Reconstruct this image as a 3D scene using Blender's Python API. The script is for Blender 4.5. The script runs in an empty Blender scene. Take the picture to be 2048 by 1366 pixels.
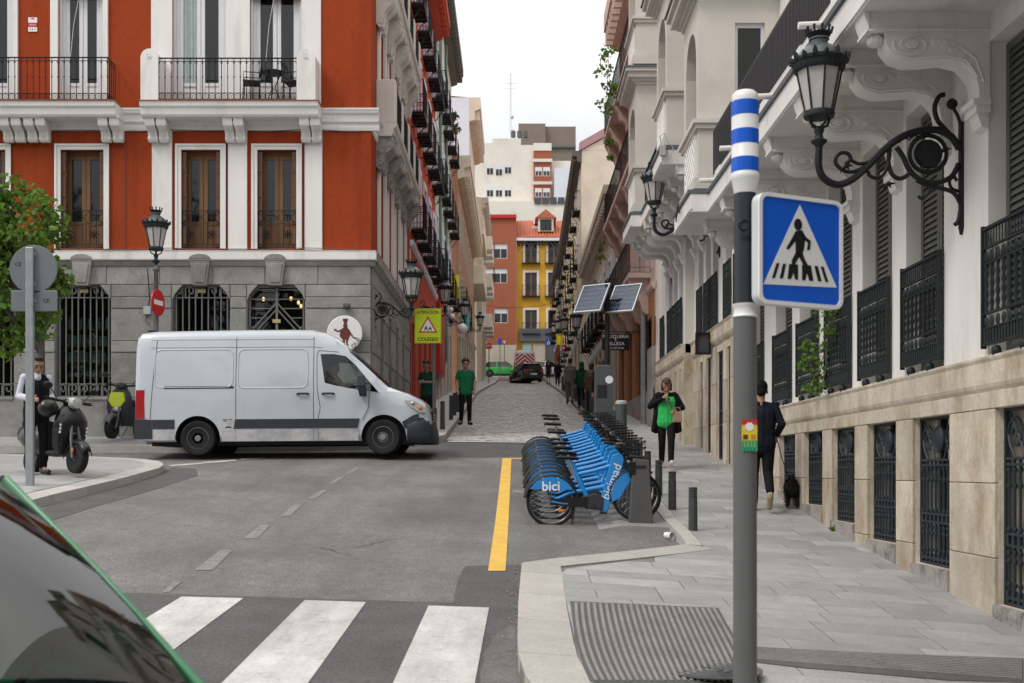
import bpy, bmesh, math, random
from mathutils import Vector, Matrix, geometry
random.seed(7)
PI = math.pi
R = math.radians
SC = bpy.context.scene
COL = SC.collection
# ---------------------------------------------------------------- camera, sky, sun, exposure
F, CX, CY = 2300.0, 1028.0, 940.0          # focal length and vanishing point of the street in photo pixels (2048 wide)
cam = bpy.data.cameras.new('camera')
cam.sensor_width = 36.0
cam.lens = 36.0 * F / 2048.0
cam.shift_x = (1024.0 - CX) / 2048.0
cam.shift_y = (CY - 683.0) / 2048.0
cam.clip_start, cam.clip_end = 0.05, 2000.0
cam.dof.use_dof = True
cam.dof.focus_distance = 16.0
cam.dof.aperture_fstop = 3.5
camo = bpy.data.objects.new('camera', cam)
COL.objects.link(camo)
camo.rotation_euler = (PI / 2, 0, 0)
SC.camera = camo
w = bpy.data.worlds.new('World')
SC.world = w
w.use_nodes = True
nt = w.node_tree
nt.nodes.clear()
wo = nt.nodes.new('ShaderNodeOutputWorld')
bg = nt.nodes.new('ShaderNodeBackground')
bg.inputs['Strength'].default_value = 0.1
sk = nt.nodes.new('ShaderNodeTexSky')
sk.sky_type = 'NISHITA'
sk.sun_disc = False
sk.sun_elevation = R(50)
sk.sun_rotation = R(232)
tc = nt.nodes.new('ShaderNodeTexCoord')
nz = nt.nodes.new('ShaderNodeTexNoise')
nz.inputs['Scale'].default_value = 2.2
nz.inputs['Detail'].default_value = 5
cr = nt.nodes.new('ShaderNodeValToRGB')
cr.color_ramp.elements[0].position = 0.32
cr.color_ramp.elements[0].color = (0.66, 0.67, 0.69, 1)
cr.color_ramp.elements[1].position = 0.66
cr.color_ramp.elements[1].color = (1.0, 0.985, 0.955, 1)
sc_ = nt.nodes.new('ShaderNodeVectorMath')
sc_.operation = 'SCALE'
sc_.inputs['Scale'].default_value = 25.0      # bright overcast cloud
mx = nt.nodes.new('ShaderNodeMix')
mx.data_type = 'RGBA'
mx.inputs['Factor'].default_value = 0.88     # thin blue sky through the cloud
nt.links.new(tc.outputs['Generated'], nz.inputs['Vector'])
nt.links.new(nz.outputs['Fac'], cr.inputs['Fac'])
nt.links.new(cr.outputs['Color'], sc_.inputs[0])
nt.links.new(sk.outputs['Color'], mx.inputs['A'])
# standard overcast sky: the zenith is three times as bright as the horizon
sep = nt.nodes.new('ShaderNodeSeparateXYZ')
ov = nt.nodes.new('ShaderNodeMapRange')
ov.inputs['To Min'].default_value = 0.36
ov.inputs['To Max'].default_value = 1.0
sc2 = nt.nodes.new('ShaderNodeVectorMath')
sc2.operation = 'SCALE'
nt.links.new(tc.outputs['Generated'], sep.inputs[0])
nt.links.new(sep.outputs['Z'], ov.inputs['Value'])
nt.links.new(sc_.outputs['Vector'], sc2.inputs[0])
nt.links.new(ov.outputs['Result'], sc2.inputs['Scale'])
nt.links.new(sc2.outputs['Vector'], mx.inputs['B'])
nt.links.new(mx.outputs['Result'], bg.inputs['Color'])
nt.links.new(bg.outputs['Background'], wo.inputs['Surface'])
sun = bpy.data.lights.new('sun', 'SUN')
sun.energy = 1.5
sun.angle = R(16)
sun.color = (1.0, 0.95, 0.88)
so = bpy.data.objects.new('sun', sun)
COL.objects.link(so)
so.rotation_euler = (R(40), 0, R(-52))
vs = SC.view_settings
vs.view_transform = 'Standard'
vs.look = 'None'
vs.exposure = 0.0
vs.gamma = 1.0
vs.use_curve_mapping = False
SC.render.engine = 'CYCLES'
SC.cycles.use_denoising = True
SC.cycles.max_bounces = 6
SC.cycles.diffuse_bounces = 3
SC.cycles.glossy_bounces = 3
SC.cycles.transparent_max_bounces = 12
SC.cycles.use_fast_gi = False
SC.cycles.sample_clamp_indirect = 4.0

# ---------------------------------------------------------------- terrain: heights relative to the eye
TX = [-40, -14, -7, -3, 0, 4, 12, 40]
TZ = [-40, 2, 6.6, 9.3, 12, 14.5, 16.4, 18, 20, 22, 24, 26, 31.4, 60, 93, 104, 111, 130, 400]
TH = [[-2.2]*8,
      [-1.5, -1.5, -1.5, -1.52, -1.6, -1.78, -1.9, -2.0],
      [-1.1, -1.12, -1.18, -1.22, -1.27, -1.60, -1.75, -1.9],
      [-.85, -.88, -.92, -1.0, -1.07, -1.345, -1.5, -1.6],
      [-.55, -.57, -.62, -.76, -.885, -1.08, -1.2, -1.3],
      [-.28, -.3, -.33, -.52, -.69, -.83, -.95, -1.0],
      [-.17, -.18, -.19, -.36, -.49, -.60, -.7, -.75],
      [-.07, -.07, -.07, -.19, -.31, -.42, -.5, -.5],
      [.06, .06, .06, .02, -.08, -.19, -.25, -.25],
      [.2, .2, .2, .22, .15, .05, 0, 0],
      [.36, .36, .37, .40, .37, .27, .25, .25],
      [.61, .61, .62, .63, .60, .50, .5, .5],
      [1.16]*3 + [1.13, 1.12, 1.09, 1.09, 1.09],
      [3.95]*8, [7.0]*8, [8.25]*8, [9.0]*8, [9.3]*8, [9.6]*8]


def _seg(a, x):
    i = 0
    while i < len(a) - 2 and x > a[i + 1]:
        i += 1
    t = min(1.0, max(0.0, (x - a[i]) / (a[i + 1] - a[i])))
    return i, t


def H(x, z):
    i, s = _seg(TX, x)
    j, t = _seg(TZ, z)
    return (TH[j][i]*(1-s) + TH[j][i+1]*s)*(1-t) + (TH[j+1][i]*(1-s) + TH[j+1][i+1]*s)*t


def U(px, py, y):                 # photo pixel at a known distance -> point
    return Vector(((px - CX)*y/F, y, (CY - py)*y/F))


def G(px, py, up=0.0):            # photo pixel on the ground -> point
    def g(y):
        return (CY - py)*y/F - H((px - CX)*y/F, y) - up
    a = 2.5
    while g(a) > 0 and a < 140:
        a += 0.1
    lo, hi = a - 0.1, a
    for _ in range(30):
        m = (lo + hi)/2
        if g(m) > 0: lo = m
        else: hi = m
    return U(px, py, lo)


# ---------------------------------------------------------------- materials
MATS = {}


def M(name, col, rough=.6, var=.12, scale=5., bump=0., bscale=60., metal=0., rnd=0., spec=.5, coat=0., dirt=None, dscale=1.5, dlow=.5, dhigh=.75, stretch=(1, 1, 1), fine=.0, emit=0., sheen=0.):
    if name in MATS: return MATS[name]
    m = bpy.data.materials.new(name)
    MATS[name] = m
    m.use_nodes = True
    n, l = m.node_tree.nodes, m.node_tree.links
    b = n['Principled BSDF']
    b.inputs['Roughness'].default_value = rough
    b.inputs['Metallic'].default_value = metal
    b.inputs['Specular IOR Level'].default_value = spec
    b.inputs['Coat Weight'].default_value = coat
    b.inputs['Coat Roughness'].default_value = .08
    b.inputs['Sheen Weight'].default_value = sheen
    t = n.new('ShaderNodeTexCoord')
    mp = n.new('ShaderNodeMapping')
    mp.inputs['Scale'].default_value = stretch
    l.new(t.outputs['Object'], mp.inputs['Vector'])
    vec = mp.outputs['Vector']
    if rnd:
        oi = n.new('ShaderNodeObjectInfo')
        ad = n.new('ShaderNodeVectorMath')
        ad.operation = 'ADD'
        cb = n.new('ShaderNodeVectorMath')
        cb.operation = 'SCALE'
        cb.inputs[0].default_value = (37., 61., 23.)
        l.new(oi.outputs['Random'], cb.inputs['Scale'])
        l.new(vec, ad.inputs[0]); l.new(cb.outputs[0], ad.inputs[1])
        vec = ad.outputs[0]
    x = n.new('ShaderNodeTexNoise')
    x.inputs['Scale'].default_value = scale
    x.inputs['Detail'].default_value = 6
    x.inputs['Roughness'].default_value = .62
    l.new(vec, x.inputs['Vector'])
    r = n.new('ShaderNodeMapRange')
    r.inputs['From Min'].default_value = .3
    r.inputs['From Max'].default_value = .7
    r.inputs['To Min'].default_value = 1 - var
    r.inputs['To Max'].default_value = 1 + var
    l.new(x.outputs['Fac'], r.inputs['Value'])
    val = r.outputs['Result']

    def mul(a, bb):
        q = n.new('ShaderNodeMath'); q.operation = 'MULTIPLY'
        l.new(a, q.inputs[0]); l.new(bb, q.inputs[1])
        return q.outputs[0]
    if fine:
        y = n.new('ShaderNodeTexNoise')
        y.inputs['Scale'].default_value = 48.
        y.inputs['Detail'].default_value = 2
        l.new(vec, y.inputs['Vector'])
        q = n.new('ShaderNodeMapRange')
        q.inputs['From Min'].default_value = .3
        q.inputs['From Max'].default_value = .7
        q.inputs['To Min'].default_value = 1 - fine
        q.inputs['To Max'].default_value = 1 + fine
        l.new(y.outputs['Fac'], q.inputs['Value'])
        val = mul(val, q.outputs['Result'])
    if rnd:
        q = n.new('ShaderNodeMapRange')
        q.inputs['To Min'].default_value = 1 - rnd
        q.inputs['To Max'].default_value = 1 + rnd
        l.new(oi.outputs['Random'], q.inputs['Value'])
        val = mul(val, q.outputs['Result'])
    v = n.new('ShaderNodeVectorMath'); v.operation = 'SCALE'
    v.inputs[0].default_value = col[:3]
    l.new(val, v.inputs['Scale'])
    out = v.outputs[0]
    if dirt:
        d = n.new('ShaderNodeTexNoise')
        d.inputs['Scale'].default_value = dscale
        d.inputs['Detail'].default_value = 7
        d.inputs['Roughness'].default_value = .68
        l.new(vec, d.inputs['Vector'])
        q = n.new('ShaderNodeMapRange')
        q.inputs['From Min'].default_value = dlow
        q.inputs['From Max'].default_value = dhigh
        l.new(d.outputs['Fac'], q.inputs['Value'])
        k = n.new('ShaderNodeMix'); k.data_type = 'RGBA'
        k.inputs['B'].default_value = (*dirt, 1)
        l.new(q.outputs['Result'], k.inputs['Factor']); l.new(out, k.inputs['A'])
        out = k.outputs['Result']
    l.new(out, b.inputs['Base Color'])
    if emit:
        l.new(out, b.inputs['Emission Color'])
        b.inputs['Emission Strength'].default_value = emit
    if bump:
        y = n.new('ShaderNodeTexNoise')
        y.inputs['Scale'].default_value = bscale
        y.inputs['Detail'].default_value = 4
        l.new(vec, y.inputs['Vector'])
        bp = n.new('ShaderNodeBump')
        bp.inputs['Strength'].default_value = bump
        bp.inputs['Distance'].default_value = .01
        l.new(y.outputs['Fac'], bp.inputs['Height'])
        l.new(bp.outputs['Normal'], b.inputs['Normal'])
    return m


def glass_mat(name, tint=(.9, .95, .95), rough=.02, alpha=.85, ior=1.5):
    m = bpy.data.materials.new(name)
    m.use_nodes = True
    n, l = m.node_tree.nodes, m.node_tree.links
    n.clear()
    o = n.new('ShaderNodeOutputMaterial')
    t = n.new('ShaderNodeBsdfTransparent')
    t.inputs['Color'].default_value = (*[c*alpha for c in tint], 1)
    g = n.new('ShaderNodeBsdfGlossy')
    g.inputs['Roughness'].default_value = rough
    fr = n.new('ShaderNodeFresnel')
    fr.inputs['IOR'].default_value = ior
    mix = n.new('ShaderNodeMixShader')
    l.new(fr.outputs[0], mix.inputs[0]); l.new(t.outputs[0], mix.inputs[1]); l.new(g.outputs[0], mix.inputs[2])
    l.new(mix.outputs[0], o.inputs['Surface'])
    MATS[name] = m
    return m


def leaf_mat(name, col, trans=.35):
    m = bpy.data.materials.new(name)
    m.use_nodes = True
    n, l = m.node_tree.nodes, m.node_tree.links
    b = n['Principled BSDF']
    b.inputs['Roughness'].default_value = .55
    g = n.new('ShaderNodeNewGeometry')
    hs = n.new('ShaderNodeHueSaturation')
    hs.inputs['Color'].default_value = (*col, 1)
    r1 = n.new('ShaderNodeMapRange')
    r1.inputs['To Min'].default_value = .45
    r1.inputs['To Max'].default_value = 1.5
    r2 = n.new('ShaderNodeMapRange')
    r2.inputs['To Min'].default_value = .475
    r2.inputs['To Max'].default_value = .515
    l.new(g.outputs['Random Per Island'], r1.inputs['Value'])
    l.new(g.outputs['Random Per Island'], r2.inputs['Value'])
    l.new(r1.outputs[0], hs.inputs['Value']); l.new(r2.outputs[0], hs.inputs['Hue'])
    l.new(hs.outputs[0], b.inputs['Base Color'])
    tr = n.new('ShaderNodeBsdfTranslucent')
    l.new(hs.outputs[0], tr.inputs['Color'])
    mix = n.new('ShaderNodeMixShader')
    mix.inputs[0].default_value = trans
    o = n['Material Output']
    l.new(b.outputs[0], mix.inputs[1]); l.new(tr.outputs[0], mix.inputs[2]); l.new(mix.outputs[0], o.inputs['Surface'])
    MATS[name] = m
    return m


# ---------------------------------------------------------------- mesh builder and object helpers
class MB:
    def __init__(s):
        s.v, s.f, s.m = [], [], []

    def add(s, vs, fs, mi=0):
        o = len(s.v)
        s.v += [tuple(p) for p in vs]
        s.f += [tuple(i + o for i in f) for f in fs]
        s.m += [mi]*len(fs)
        return s

    def hexa(s, p, mi=0):         # 8 corners: bottom ring then top ring
        return s.add(p, [(3, 2, 1, 0), (4, 5, 6, 7), (0, 1, 5, 4), (1, 2, 6, 5), (2, 3, 7, 6), (3, 0, 4, 7)], mi)

    def box(s, x0, x1, y0, y1, z0, z1, mi=0):
        return s.hexa([(x0, y0, z0), (x1, y0, z0), (x1, y1, z0), (x0, y1, z0), (x0, y0, z1), (x1, y0, z1), (x1, y1, z1), (x0, y1, z1)], mi)

    def obox(s, c, size, m=None, mi=0):
        hx, hy, hz = size[0]/2, size[1]/2, size[2]/2
        pts = [Vector(p) for p in ((-hx, -hy, -hz), (hx, -hy, -hz), (hx, hy, -hz), (-hx, hy, -hz), (-hx, -hy, hz), (hx, -hy, hz), (hx, hy, hz), (-hx, hy, hz))]
        if m is not None: pts = [m @ p for p in pts]
        return s.hexa([p + Vector(c) for p in pts], mi)

    def quad(s, a, b, c, d, mi=0):
        return s.add([a, b, c, d], [(0, 1, 2, 3)], mi)

    def cyl(s, p0, p1, r0, r1=None, n=10, mi=0):
        r1 = r0 if r1 is None else r1
        return s.tube([p0, p1], [r0, r1], n, mi=mi)

    def tube(s, pts, r, n=6, closed=False, mi=0, flat=1.0):
        pts = [Vector(p) for p in pts]
        k = len(pts)
        rr = r if isinstance(r, (list, tuple)) else [r]*k
        o = len(s.v)
        up = None
        for i, p in enumerate(pts):
            if closed: d = pts[(i+1) % k] - pts[i-1]
            else: d = pts[min(i+1, k-1)] - pts[max(i-1, 0)]
            if d.length < 1e-9: d = Vector((0, 0, 1))
            d.normalize()
            if up is None:
                up = Vector((0, 0, 1)) if abs(d.z) < .9 else Vector((0, 1, 0))
            a = up - d*up.dot(d)
            if a.length < 1e-4: a = d.orthogonal()
            a.normalize()
            up = a
            b = d.cross(a)
            for j in range(n):
                t = 2*PI*j/n
                s.v.append(tuple(p + a*(math.cos(t)*rr[i]) + b*(math.sin(t)*rr[i]*flat)))
        fs = []
        for i in range(k if closed else k-1):
            i2 = (i+1) % k
            for j in range(n):
                j2 = (j+1) % n
                fs.append((o+i*n+j, o+i*n+j2, o+i2*n+j2, o+i2*n+j))
        if not closed:
            fs.append(tuple(o+j for j in range(n))[::-1])
            fs.append(tuple(o+(k-1)*n+j for j in range(n)))
        s.f += fs
        s.m += [mi]*len(fs)
        return s

    def lathe(s, prof, c=(0, 0, 0), n=14, mi=0, axis='z'):
        o = len(s.v)
        for r, z in prof:
            for j in range(n):
                t = 2*PI*j/n
                q = (r*math.cos(t), r*math.sin(t), z)
                if axis == 'y': q = (q[0], z, q[1])
                elif axis == 'x': q = (z, q[0], q[1])
                s.v.append((q[0]+c[0], q[1]+c[1], q[2]+c[2]))
        fs = []
        for i in range(len(prof)-1):
            for j in range(n):
                j2 = (j+1) % n
                q = (o+i*n+j, o+i*n+j2, o+(i+1)*n+j2, o+(i+1)*n+j)
                fs.append(q if axis != 'y' else q[::-1])
        a, b = tuple(o+j for j in range(n))[::-1], tuple(o+(len(prof)-1)*n+j for j in range(n))
        fs += [a, b] if axis != 'y' else [a[::-1], b[::-1]]
        s.f += fs
        s.m += [mi]*len(fs)
        return s

    def prism(s, poly, d0, d1, plane='xz', mi=0):    # polygon extruded along the third axis
        n = len(poly)

        def P(a, b, d):
            return (a, d, b) if plane == 'xz' else ((a, b, d) if plane == 'xy' else (d, a, b))
        vs = [P(a, b, d0) for a, b in poly] + [P(a, b, d1) for a, b in poly]
        fs = [tuple(range(n))[::-1], tuple(range(n, 2*n))] + [(i, (i+1) % n, n+(i+1) % n, n+i) for i in range(n)]
        return s.add(vs, fs, mi)

    def ell(s, c, r, n=12, k=8, m=None, mi=0):
        o = len(s.v)
        vs = []
        for i in range(k+1):
            f = PI*i/k
            for j in range(n):
                t = 2*PI*j/n
                p = Vector((r[0]*math.sin(f)*math.cos(t), r[1]*math.sin(f)*math.sin(t), -r[2]*math.cos(f)))
                if m is not None: p = m @ p
                vs.append(p + Vector(c))
        fs = []
        for i in range(k):
            for j in range(n):
                fs.append((i*n+j, i*n+(j+1) % n, (i+1)*n+(j+1) % n, (i+1)*n+j))
        return s.add(vs, fs, mi)

    def loft(s, rings, mi=0, cap=True, closed=True):
        o = len(s.v)
        n = len(rings[0])
        for r in rings: s.v += [tuple(p) for p in r]
        fs = []
        for i in range(len(rings)-1):
            for j in range(n if closed else n-1):
                fs.append((o+i*n+j, o+i*n+(j+1) % n, o+(i+1)*n+(j+1) % n, o+(i+1)*n+j))
        if cap and closed:
            fs += [tuple(o+j for j in range(n))[::-1], tuple(o+(len(rings)-1)*n+j for j in range(n))]
        s.f += fs
        s.m += [mi]*len(fs)
        return s

    def mesh(s, name, mats, smooth=None, fix=False):
        me = bpy.data.meshes.new(name)
        me.from_pydata(s.v, [], s.f)
        for m in (mats if isinstance(mats, (list, tuple)) else [mats]):
            me.materials.append(MATS[m] if isinstance(m, str) else m)
        if any(s.m): me.polygons.foreach_set('material_index', s.m)
        if fix:
            bm = bmesh.new(); bm.from_mesh(me)
            bmesh.ops.remove_doubles(bm, verts=bm.verts, dist=1e-5)
            bmesh.ops.recalc_face_normals(bm, faces=bm.faces)
            bm.to_mesh(me); bm.free()
        if smooth:
            me.shade_smooth()
            me.set_sharp_from_angle(angle=R(smooth))
        me.update()
        return me

    def build(s, name, mats, parent=None, smooth=None, bevel=0, loc=(0, 0, 0), rot=(0, 0, 0), fix=False, seg=2):
        return link(name, s.mesh(name, mats, smooth, fix), parent, loc, rot, bevel, seg)


def link(name, me, parent=None, loc=(0, 0, 0), rot=(0, 0, 0), bevel=0, seg=2):
    o = bpy.data.objects.new(name, me)
    COL.objects.link(o)
    o.parent = parent
    o.location = loc
    o.rotation_euler = rot
    if bevel:
        b = o.modifiers.new('edge', 'BEVEL')
        b.width = bevel
        b.segments = seg
        b.limit_method = 'ANGLE'
        b.angle_limit = R(35)
    return o


def tag(o, label, cat, group=None):
    o['label'] = label
    o['category'] = cat
    if group: o['group'] = group
    return o


def struct(o):
    o['kind'] = 'structure'
    return o


def thing(name, label, cat, loc=(0, 0, 0), rz=0, group=None):
    o = bpy.data.objects.new(name, None)
    o.empty_display_size = .2
    COL.objects.link(o)
    o.location = loc
    o.rotation_euler = (0, 0, rz)
    return tag(o, label, cat, group)


def copy_tree(o, parent=None, loc=None, rz=None, label=None, skip=()):
    c = o.copy()
    COL.objects.link(c)
    c.parent = parent
    if loc is not None: c.location = loc
    if rz is not None: c.rotation_euler = (c.rotation_euler[0], c.rotation_euler[1], rz)
    if label: c['label'] = label
    for ch in list(o.children): 
        if ch.name.split('.')[0] not in skip: copy_tree(ch, c)
    return c


CACHE = {}


def cached(key, fn):
    if key not in CACHE: CACHE[key] = fn()
    return CACHE[key]


def text_mesh(body, size, mat, depth=.002, align='CENTER', shear=0., bold=0.):
    cu = bpy.data.curves.new('lettering', 'FONT')
    cu.body = body
    cu.size = size
    cu.align_x = align
    cu.align_y = 'CENTER'
    cu.extrude = depth
    cu.shear = shear
    cu.offset = bold
    cu.resolution_u = 3
    o = bpy.data.objects.new('lettering', cu)
    COL.objects.link(o)
    dg = bpy.context.evaluated_depsgraph_get()
    me = bpy.data.meshes.new_from_object(o.evaluated_get(dg))
    bpy.data.objects.remove(o)
    bpy.data.curves.remove(cu)
    me.materials.clear()
    me.materials.append(MATS[mat])
    return me


def bake(o):
    """apply the modifiers of an object to its mesh"""
    dg = bpy.context.evaluated_depsgraph_get()
    me = bpy.data.meshes.new_from_object(o.evaluated_get(dg))
    o.modifiers.clear()
    o.data = me
    return o


def cut(o, cutters):
    for c in cutters:
        b = o.modifiers.new('cut', 'BOOLEAN')
        b.operation = 'DIFFERENCE'
        b.solver = 'EXACT'
        b.object = c
    bpy.context.view_layer.update()
    bake(o)
    for c in cutters: bpy.data.objects.remove(c)
    return o


ORD = ['first', 'second', 'third', 'fourth', 'fifth', 'sixth', 'seventh', 'eighth', 'ninth', 'tenth', 'eleventh', 'twelfth', 'thirteenth', 'fourteenth', 'fifteenth', 'sixteenth', 'seventeenth', 'eighteenth', 'nineteenth', 'twentieth']

# palette
M('asphalt', (.165, .157, .154), .8, .2, .7, .5, 220, fine=.38, dirt=(.105, .1, .098), dscale=.45, dlow=.47, dhigh=.75)
def streaks(mname, sc, lo, hi, scale=1.):
    """multiply a material's colour by stretched noise: tyre polish, spills and splash marks"""
    m = MATS[mname]
    n, l = m.node_tree.nodes, m.node_tree.links
    b = n['Principled BSDF']
    src = b.inputs['Base Color'].links[0].from_socket
    t = n.new('ShaderNodeTexCoord')
    mp = n.new('ShaderNodeMapping')
    mp.inputs['Scale'].default_value = sc
    x = n.new('ShaderNodeTexNoise')
    x.inputs['Scale'].default_value = scale
    x.inputs['Detail'].default_value = 8
    x.inputs['Roughness'].default_value = .7
    r = n.new('ShaderNodeMapRange')
    r.inputs['From Min'].default_value = .35
    r.inputs['From Max'].default_value = .65
    r.inputs['To Min'].default_value = lo
    r.inputs['To Max'].default_value = hi
    v = n.new('ShaderNodeVectorMath'); v.operation = 'SCALE'
    l.new(t.outputs['Object'], mp.inputs['Vector']); l.new(mp.outputs[0], x.inputs['Vector']); l.new(x.outputs['Fac'], r.inputs['Value'])
    l.new(src, v.inputs[0]); l.new(r.outputs[0], v.inputs['Scale']); l.new(v.outputs[0], b.inputs['Base Color'])


streaks('asphalt', (1.3, .16, 1), .82, 1.14)
streaks('asphalt', (9, 9, 9), .86, 1.12)
M('asphalt_patch', (.085, .084, .085), .8, .18, 2, .5, 220, fine=.35)
M('white_paint', (.56, .545, .53), .7, .1, 2, .3, 150, dirt=(.30, .29, .285), dscale=7, dlow=.55, dhigh=.85, fine=.12)
M('worn_paint', (.205, .199, .194), .8, .25, 8, .25, 150, fine=.3)
M('yellow_paint', (.72, .44, .07), .7, .12, 4, .2, 150, dirt=(.5, .34, .12), dscale=6, dlow=.55, dhigh=.85)
M('granite_slab', (.345, .342, .338), .55, .13, 3, .2, 120, rnd=.16, fine=.12, dirt=(.24, .23, .225), dscale=2.2, dlow=.52, dhigh=.8)
streaks('white_paint', (2.2, .5, 1), .72, 1.08, 1.6)
M('granite_kerb', (.42, .40, .375), .75, .1, 3, .2, 120, rnd=.08, fine=.12)
M('joint', (.2, .19, .182), .95, .2, 6)
M('tactile', (.10, .098, .095), .75, .12, 3, .2, 120)
M('sett', (.46, .445, .425), .45, .2, 4, .3, 60, rnd=.3)
M('sett_dark', (.22, .135, .13), .8, .25, 3, .4, 60)
M('red_stucco', (.33, .055, .017), .9, .14, 1.6, .5, 70, spec=.12, fine=.12, dirt=(.175, .029, .014), dscale=1.6, dlow=.46, dhigh=.8, stretch=(1, 1, .14))
M('salmon_stucco', (.46, .08, .045), .9, .14, 1.2, .2, 90, spec=.15)
M('white_stucco', (.76, .74, .715), .8, .06, 1.4, .15, 120, dirt=(.44, .41, .375), dscale=1.8, dlow=.53, dhigh=.88, stretch=(1, 1, .2))
M('warm_stucco', (.60, .56, .51), .8, .06, 1.4, .15, 120, dirt=(.47, .43, .39), dscale=1.0, dlow=.55, dhigh=.85)
M('grey_granite', (.28, .274, .26), .8, .16, 2.5, .35, 90, rnd=.13, fine=.2, dirt=(.14, .13, .12), dscale=1.3, dlow=.5, dhigh=.82, spec=.3)
M('limestone', (.54, .48, .39), .75, .18, 3.5, .35, 40, rnd=.16, fine=.12, spec=.3, dirt=(.30, .205, .125), dscale=2.6, dlow=.47, dhigh=.75, stretch=(1, 1, .5))
M('weathered_stone', (.36, .33, .31), .9, .2, 4, .5, 30, dirt=(.12, .11, .10), dscale=4, dlow=.47, dhigh=.66)
M('black_iron', (.014, .014, .016), .55, .2, 20, spec=.25)
M('blue_iron', (.02, .028, .036), .52, .2, 20, spec=.35)
M('green_iron', (.018, .024, .026), .55, .25, 12, spec=.3)
M('dark_glass', (.010, .012, .013), .03, .1, 3, spec=.6)
M('mid_glass', (.05, .055, .06), .06, .2, 3, spec=.6)
glass_mat('clear_glass')
glass_mat('tint_glass', alpha=.4, ior=1.75)
M('grille_grey', (.16, .16, .16), .5, .12, 8)
M('lamp_glass', (.50, .47, .46), .35, .12, 5)
M('brown_wood', (.105, .042, .016), .5, .25, 3, .2, 40, stretch=(1, 1, .15))
M('ochre_wood', (.17, .08, .026), .5, .2, 3, .2, 40, stretch=(1, 1, .15))
M('white_wood', (.66, .66, .68), .5, .05, 3)
M('straw', (.42, .22, .07), .8, .2, 12)
M('grey_shutter', (.12, .12, .105), .6, .12, 4)
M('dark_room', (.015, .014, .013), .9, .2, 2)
M('galvanised', (.34, .37, .39), .42, .12, 6, metal=.55)
M('sign_back', (.17, .19, .205), .5, .1, 3, metal=.4)
M('black', (.009, .009, .010), .5, .1, 9, spec=.3)
M('rubber', (.014, .014, .0145), .75, .2, 14, .2, 80, spec=.25)
M('black_gloss', (.007, .007, .008), .3, .1, 3, spec=.4, coat=.25)
M('steel', (.45, .45, .46), .3, .1, 8, metal=.9)
M('grey_metal', (.095, .097, .10), .5, .12, 5)
M('bollard_paint', (.045, .05, .052), .5, .2, 12)
M('sign_white', (.78, .78, .78), .4, .03, 3)
M('sign_blue', (.0, .10, .62), .35, .04, 3)
M('sign_red', (.52, .012, .016), .35, .06, 3)
M('sign_lime', (.55, .68, .0), .4, .04, 3)
M('sign_yellow', (.72, .55, .02), .4, .05, 3)
M('lead', (.11, .12, .14), .6, .15, 4)

# ================================================================ GROUND
def xs_range(stops):
    out = []
    for (a, b, s) in stops:
        k = max(1, int(round((b-a)/s)))
        out += [a + (b-a)*i/k for i in range(k)]
    return out + [stops[-1][1]]


def terrain(name, xs, zs, up, mat, parent=None):
    mb = MB()
    n = len(xs)
    mb.v = [(x, z, H(x, z) + up) for z in zs for x in xs]
    mb.f = [(j*n+i, j*n+i+1, (j+1)*n+i+1, (j+1)*n+i) for j in range(len(zs)-1) for i in range(n-1)]
    mb.m = [0]*len(mb.f)
    return mb.build(name, mat, parent, smooth=60)


road = struct(terrain('road', xs_range([(-160, -20, 20), (-20, 8, .5), (8, 160, 19)]), xs_range([(-60, 0, 6), (0, 34, .5), (34, 130, 2), (130, 400, 30)]), 0, 'asphalt'))


def dens(ring, step, closed=True):
    out = []
    k = len(ring)
    for i in range(k if closed else k-1):
        a, b = Vector(ring[i][:2]), Vector(ring[(i+1) % k][:2])
        m = max(1, int((b-a).length/step))
        out += [a.lerp(b, t/m) for t in range(m)]
    if not closed: out.append(Vector(ring[-1][:2]))
    return out


def inside(p, ring):
    c = False
    j = len(ring)-1
    for i in range(len(ring)):
        a, b = ring[i], ring[j]
        if (a[1] > p[1]) != (b[1] > p[1]) and p[0] < (b[0]-a[0])*(p[1]-a[1])/(b[1]-a[1]) + a[0]: c = not c
        j = i
    return c


def drape(name, ring, up, mat, parent=None, step=.6, skirt=0., mats=None):
    r = dens(ring, step)
    n = len(r)
    x0, x1 = min(p.x for p in r), max(p.x for p in r)
    y0, y1 = min(p.y for p in r), max(p.y for p in r)
    pts = list(r)
    gx = x0 + step/2
    while gx < x1:
        gy = y0 + step/2
        while gy < y1:
            q = Vector((gx, gy))
            if inside(q, r) and min((q-p).length for p in r) > step*.35: pts.append(q)
            gy += step
        gx += step
    vs, es, fs, *_ = geometry.delaunay_2d_cdt(pts, [], [list(range(n))], 1, 1e-6)
    mb = MB()
    mb.v = [(p.x, p.y, H(p.x, p.y)+up) for p in vs]
    for f in fs:
        f = list(f)
        a, b, c = (vs[i] for i in f[:3])
        if (b-a).cross(c-a) < 0: f.reverse()
        mb.f.append(tuple(f)); mb.m.append(0)
    if skirt:
        for i in range(n):
            a, b = r[i], r[(i+1) % n]
            za, zb = H(a.x, a.y)+up, H(b.x, b.y)+up
            mb.add([(a.x, a.y, za), (b.x, b.y, zb), (b.x, b.y, zb-skirt), (a.x, a.y, za-skirt)], [(0, 3, 2, 1)], 0)
    return mb.build(name, mat, parent, smooth=40)


def slab(mb, corners, up, th, gap=.003, jit=0.):
    c = sum((Vector(p[:2]) for p in corners), Vector((0, 0)))/len(corners)
    q = []
    for p in corners:
        p = Vector(p[:2])
        d = c-p
        q.append(p + d.normalized()*gap*1.4)
    j = random.uniform(-jit, jit)
    mb.hexa([(p.x, p.y, H(p.x, p.y)+up-th) for p in q] + [(p.x, p.y, H(p.x, p.y)+up+j) for p in q])
    return mb


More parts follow.
